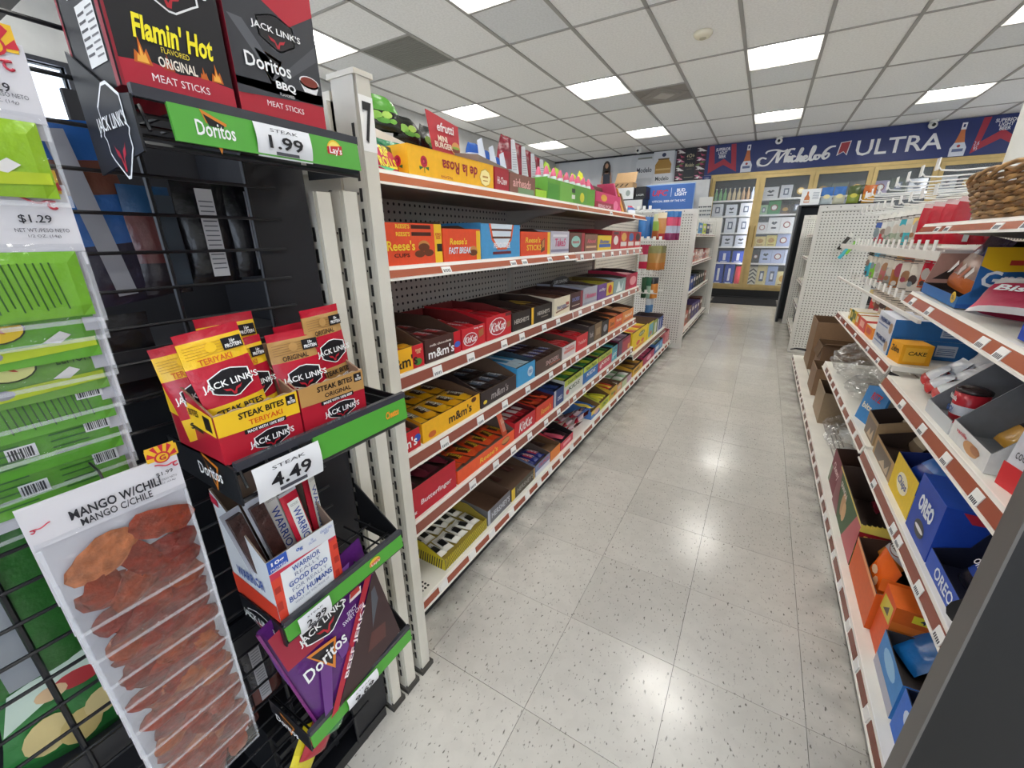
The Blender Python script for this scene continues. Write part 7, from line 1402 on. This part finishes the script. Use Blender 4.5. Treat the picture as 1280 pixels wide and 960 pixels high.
for i in range(4): soft('dark and yellow cookie pack in the carton marked 16', .52+.04*(i % 2), 1.15+.042*i, ZF+.013, .09, .10, .035, ((0, .5, 'c8963c'), (.5, 1, '2a2228')), lean=-.7, group='cookie packs in carton 16')
t = thing('white_display_flap', 'white scalloped display flap with red foot beside the black panel', 'display card', (.475, 1.06, ZF), -PI/2+.2)
obj('flap', MB().prism([(-.03, 0), (.05, 0), (.06, .04), (.045, .10), (.07, .15), (.06, .19), (.02, .20), (-.01, .17), (-.02, .1)], 1, 0, .003, 'dfe0e6'), t); rects(t, [(-.03, .05, 0, .05, 'd82c34', 1)]); text(t, 'cookies', .015, .075, .05, .02, '3a3a44')
Rt('red snack carton at the near end of the cookie shelf', .80, 1.0, ZF, .06, .10, 'd82c34', [('r', -.3, .3, .3, .5, 'f08080')], inner='a82028', floor=.03, bars=dict(n=3, rows=2, c=('d02830', 'b81c24'), jitter=.5, bt=.03))
# fourth shelf up --------------------------------------------
def zg(y): return .900+.036*(y-.66)
def on4(o): o.rotation_euler = (Euler((.036, 0, 0)).to_matrix() @ o.rotation_euler.to_matrix()).to_euler()
t = Rt('blue cookie carton with yellow top band and cursive word on its end', 1.545, 1.855, zg(1.70)+.003, .030, .155, '2e6fb4', [('e', .40, .8, .06, .5, 'e8c030'), ('t', '70c', .40, .8, .05, .4, '2a2a4a')], inner='3a2a24', floor=.01, prof='slope', scol='2e6fb4', d=.32)
on4(t); W = .306
rightface(t, W, [('p', [(.02, .155), (.32, .155), (.32, .12), (.16, .10), (.05, .095), (.02, .11)], 'e8b81e', 2), (.07, .13, .112, .124, 'c03a2c', 3), ('p', [(.0, .0), (.32, .0), (.32, .03), (.0, .01)], '2458a0', 1)], [("Grandma's", .14, .078, .22, .042, 'f0f2f4')])
obj('near_wall', MB().box(W/2-.002, W/2, .02, .32, .03, .155, '2e6fb4'), t); obj('far_flap', MB().hexa([(-W/2, 0, .03), (-W/2+.003, 0, .03), (-W/2+.003, .1, .03), (-W/2, .1, .03), (-W/2-.006, .02, .12), (-W/2-.003, .02, .12), (-W/2-.003, .1, .12), (-W/2-.006, .1, .12)], 'c89888'), t)
t = soft('crinkled orange and silver cookie bag with a purple top in the blue carton', .50, 1.70, zg(1.70)+.014, .17, .15, .055, ((0, .25, 'c8682c'), (.25, .65, 'c8a898'), (.65, 1, '3c2a5c')), lean=-.35, roll=.1)
rects(t, [('p', [(-.06+.03*q, .03+.012*(q % 3)), (-.045+.03*q, .035), (-.03+.03*q, .06), (-.05+.03*q, .07)], ('f0ece8', '9c4a2c', 'e8d8d0', 'c86a3c', 'f4f0ec')[q], 2) for q in range(5)], -.029)
t = soft('pink and white soft biscuit pack with slanting white letters', .500, 1.33, zg(1.33)+.004, .19, .105, .05, ((0, .10, 'd8d4d4'), (.10, .82, 'c03a58'), (.82, 1, 'd8d4d4')), lean=-.75, yaw=.7, txt='Biscoff')
rects(t, [('p', ell(.01, .088, .03, .014, 16), 'd86a84', 2)], -.026)
t = Rt('bright blue tray of blue cookie packs at the frame edge', .98, 1.20, zg(1.09)+.004, .07, .14, '1f48b8', [('t', '100\nCAL', -.3, .5, .2, .5, 'c8d8f0')], inner='14183a', floor=.02, prof='line', bars=dict(n=3, rows=2, c=('3a8ad0', 'c8d8e8', '1f48b8'), jitter=.6, bt=.04)); on4(t)
# wicker basket on the top shelf ------------------------------
t = thing('wicker_basket', 'long tan wicker basket on the top shelf', 'basket', (.635, 1.52, 1.1545))
WK = C('b98d55', .55, 'wicker'); WK2 = C('8f6636', .6, 'wicker')
def bell(i, z): k = 1+z*1.7; return .155*k, .40+z*.9
for q in range(9):
    z = .008+.0115*q; a, b = bell(0, z); m = MB(); n = 56
    m.path([((a+.006*math.cos(i*PI+q*PI))*math.cos(2*PI*i/n), (b+.006*math.cos(i*PI+q*PI))*math.sin(2*PI*i/n), z+.002*math.sin(i*1.3)) for i in range(n+1)], .0062, WK if q % 2 else WK2, 5)
    obj('woven_strand', m, t, smooth=True)
m = MB()
for i in range(56):
    an = 2*PI*(i+.5)/56; p0 = bell(0, 0); p1 = bell(0, .105); m.path([(p0[0]*math.cos(an), p0[1]*math.sin(an), .0), (p1[0]*math.cos(an)*1.01, p1[1]*math.sin(an)*1.01, .108)], .003, WK2, 4)
o = obj('stakes', m, t); o['kind'] = 'stuff'
m = MB(); a, b = bell(0, .112); n = 90
for ph in (0, PI): m.path([((a+.008*math.cos(i*.9+ph))*math.cos(2*PI*i/n), (b+.008*math.cos(i*.9+ph))*math.sin(2*PI*i/n), .112+.008*math.sin(i*.9+ph)) for i in range(n+1)], .0055, WK, 5)
obj('braided_rim', m, t, smooth=True); obj('base', MB().prism(ell(0, 0, .15, .39, 28), 2, 0, .006, WK2), t)
for i in range(4): soft(('orange and yellow snack bag peaking above the basket rim', 'red striped snack bag low in the basket', 'white and red snack bag in the middle of the basket', 'gold snack bag at the far end of the basket')[i], .66, (1.30, 1.45, 1.58, 1.72)[i], 1.165, .13, (.20, .11, .11, .10)[i], .05, ((0, .4, ('d8682c', 'c83a3a', 'e0dcd8', 'c8a03c')[i]), (.4, 1, ('e8902c', 'e0d0b0', 'c84a4a', 'b8842c')[i])), lean=-.3)
# wire hooks with hanging goods -------------------------------
hr_ = thing('hook_rack', 'rows of white wire hooks with price flags above the cracker boxes', 'rack', (0, 0, 0))
WW2 = C('e6e5e0', .3)
rows_ = [(1.315, [1.98+.17*i for i in range(9)], .44), (1.245, [2.05+.15*i for i in range(10)], .47), (1.065, [2.0+.095*i for i in range(17)], .50), (.88, [2.05+.1*i for i in range(14)], .49)]
for z, ys, xt in rows_:
    hk = MB().path([(.850, 0, .012), (xt+.05, 0, .0), (xt+.01, 0, .004), (xt, 0, .016)], .0028, WW2, 5).mesh('hook'); fk = MB().box(xt-.004, xt-.001, -.016, .016, .004, .040, C('efeeea', .4)).mesh('flag_arm')
    for y in ys: link('hook', hk, hr_, (0, y, z)); link('flag_arm', fk, hr_, (0, y, z))
def hung(label, y, z, w, h, bands, x0=.565, n=3, dx=.035, group=None, extra=None, cat='hanging pack', tt=.026, yaw=0):
    for i in range(n):
        o = thing('hanging_pack', label, cat, (x0+i*dx, y+.002*i, z-h), 0, group or label.split(' hung')[0]+' bunch', (0, .04*math.sin(i+y*7), -PI/2-yaw*2.2))
        link('pouch', pouch_me(w, h, tt, bands, taper=.2), o)
        if extra and i == 0: rects(o, extra, -tt*.5-.001)
        elif not extra:
            rr = random.Random(int(y*1000)+i); c_ = ('a04a58', '4a3a38', '7a8a90', 'a07858', 'c8c0b4', '8a7468', 'b0a8a0')
            rects(o, [(-w*.4, w*.35, h*.80, h*.83, '5a5450', 1), (-w*.4, w*.1, h*.74, h*.765, '8a8480', 1), ('p', ell(rr.uniform(-.1, .1)*w, h*rr.uniform(.35, .5), w*.3, h*rr.uniform(.1, .2), 10), rr.choice(c_), 1), ('p', ell(rr.uniform(-.2, .2)*w, h*rr.uniform(.12, .3), w*.18, h*.07, 9), rr.choice(c_), 2), (-w*.35, w*.3, h*.05, h*.08, '7a7470', 1)], -tt*.5-.001)
for i, y in enumerate((2.08, 2.20, 2.32, 2.43)):
    hung(('shiny red candy bag with silver seam, hung beside the basket', 'shiny red candy bag with silver seam, second hook from the basket', 'shiny red candy bag with silver seam, third hook from the basket', 'red candy bag, last of the red ones on the upper hooks')[i], y, 1.24, .066, .15, ((0, .9, 'c01c30'), (.9, 1, 'd8b8b8')), n=3, extra=[('p', [(.018, .01), (.032, .01), (.030, .14), (.018, .14)], 'b8b8b8', 1)], yaw=-.5)
for i, (y, c1, c2, lb) in enumerate(((2.56, 'd8d2c0', 'e8c87a', 'cream blister pack with a yellow top'), (2.68, '4ab8c4', 'd8d8d0', 'teal banded blister pack'), (2.80, 'b8c0b0', '3aa8b8', 'sage and teal blister pack'), (2.93, 'a8b49c', 'e0e0da', 'grey green tube pack'), (3.06, '8a9a8c', 'd8dcd8', 'dull green tube pack'), (3.18, 'c8404c', 'e4e4e0', 'pack with a red ball foot'), (3.32, 'd0d4da', '3a5aa8', 'white and blue speckled pack'))):
    hung(lb+' hung on the upper hooks', y, 1.235, .055, .155, ((0, .35, c1), (.35, .55, 'dcdcd4'), (.55, .75, c2), (.75, 1, 'e4e2dc')), n=3, yaw=-.3)
for i, y in enumerate((2.05, 2.15, 2.25)):
    hung(('red and orange pouch hung on the lower hooks, first from the cookie bag', 'red and orange pouch hung on the lower hooks, second from the cookie bag', 'red and orange pouch hung on the lower hooks, third from the cookie bag')[i], y, 1.055, .045, .13, ((0, .35, 'c8502c'), (.35, .9, 'c01c34'), (.9, 1, 'd8a0a0')), n=2, yaw=-.4)
for i, (y, c1, c2, lb, w2) in enumerate(((2.37, 'd8cfc2', 'c8b8a8', 'cream card pack with a dark toy', .07), (2.50, 'd8d2c8', 'a86858', 'white card with pink lettering', .08), (2.64, 'b0703c', 'c8a070', 'brown topped card with grey socks', .09), (2.78, 'a8a8a4', 'd8d0c4', 'grey sock pack', .08), (2.92, 'c87878', 'd8d4cc', 'white pack with magenta flower', .07), (3.06, 'd8d8d0', '8a9aa0', 'pale pack with grey print', .06), (3.20, '8ad04a', '5ab0d0', 'lime and sky blue light stick pack', .045), (3.34, '4ab0c8', '2a3a2c', 'sky blue light stick pack', .045))):
    hung(lb+' hung on the lower hooks', y, 1.052, w2*.85, .165, ((0, .5, c1), (.5, .75, 'ded8cc'), (.75, 1, c2)), n=2, yaw=-.3)
for i in range(9):
    y = 2.06+.11*i; c1 = ('8a5a5a', '5c3c34', '8a4a5a', '4a3c38', 'b85a7a', '2c4a4c', 'c8b8a8', '7a5048', 'c84a4a')[i]
    hung(('brown card', 'dark brown card', 'plum card', 'charcoal card', 'pink card', 'dark teal brush', 'cream card', 'russet card', 'red speckled card')[i]+' hung on the lowest hooks above the cracker shelf', y, .868, .06, .13, ((0, .6, c1), (.6, 1, 'd0c4b4')), n=2, yaw=-.3)
for i, (x, c1, lb) in enumerate(((.60, '4ab8c8', 'sky blue clip pack hung on the white perforated panel'), (.64, '8ad048', 'lime clip pack hung on the white perforated panel'), (.58, '2a2620', 'dark narrow tool hung on the white perforated panel'))):
    o = thing('hanging_pack', lb, 'hanging pack', (x, 4.93, .93+.04*i), 0, None, (0, .5, 0)); link('pouch', pouch_me(.03, .15, .02, ((0, .8, c1), (.8, 1, 'e8e8e0'))), o); obj('hook', MB().path([(0, .082, .155), (0, -.03, .150)], .003, WW2, 4), o)
# bags on the black stand
for i, (x, c1, c2, lb) in enumerate(((.56, '3a70b8', 'b8c4c8', 'blue and white chip bag beside the beer card'), (.69, '3a70b8', 'c8c8b0', 'blue and white chip bag second from the beer card'), (.83, '4a5a30', '8a9a3c', 'olive chip bag on the black stand'), (.98, 'c86a2c', 'd8a03c', 'orange bag hanging over the black stand edge'))):
    o = thing('chip_bag', lb, 'snack bag', (x, 6.90, 1.507), 0); link('pouch', pouch_me(.12, .20, .05, ((0, .5, c2), (.5, 1, c1))), o)
    rects(o, [('p', ell(0, .09, .035, .025, 12), ('e0d8a0', 'e0d8a0', 'c8c040', 'e8e0d8')[i], 1)], -.026)
o = thing('chip_bag', 'dark green chip bag deep on the black stand', 'snack bag', (.90, 7.05, 1.507), 0); link('pouch', pouch_me(.12, .22, .04, ((0, 1, '3c4a34'),)), o)
# sparse goods on the grey shelving past the end panel
for i in range(10):
    z = (1.1505, .9005, .6205, .3505, .0905)[i % 5]; c1 = ('8a8a84', '5a5c58', 'a89a5c', '6a7a7c', 'b8b0a0', '4a4c50', 'c8a84c', '7a8a6a', '9a9a98', '5c6468')[i]
    o = thing('package', ('grey', 'charcoal', 'khaki', 'slate', 'cream', 'black', 'gold', 'sage', 'silver', 'steel')[i]+' package on the sparse shelving past the white panel', 'package', (.46, 5.35+.55*(i//5)+.12*(i % 5), z), -PI/2)
    obj('box', MB().box(-.05, .05, 0, .15, 0, .12, c1), o); rects(o, [(-.03, .03, .06, .09, 'd8d4cc', 1)])
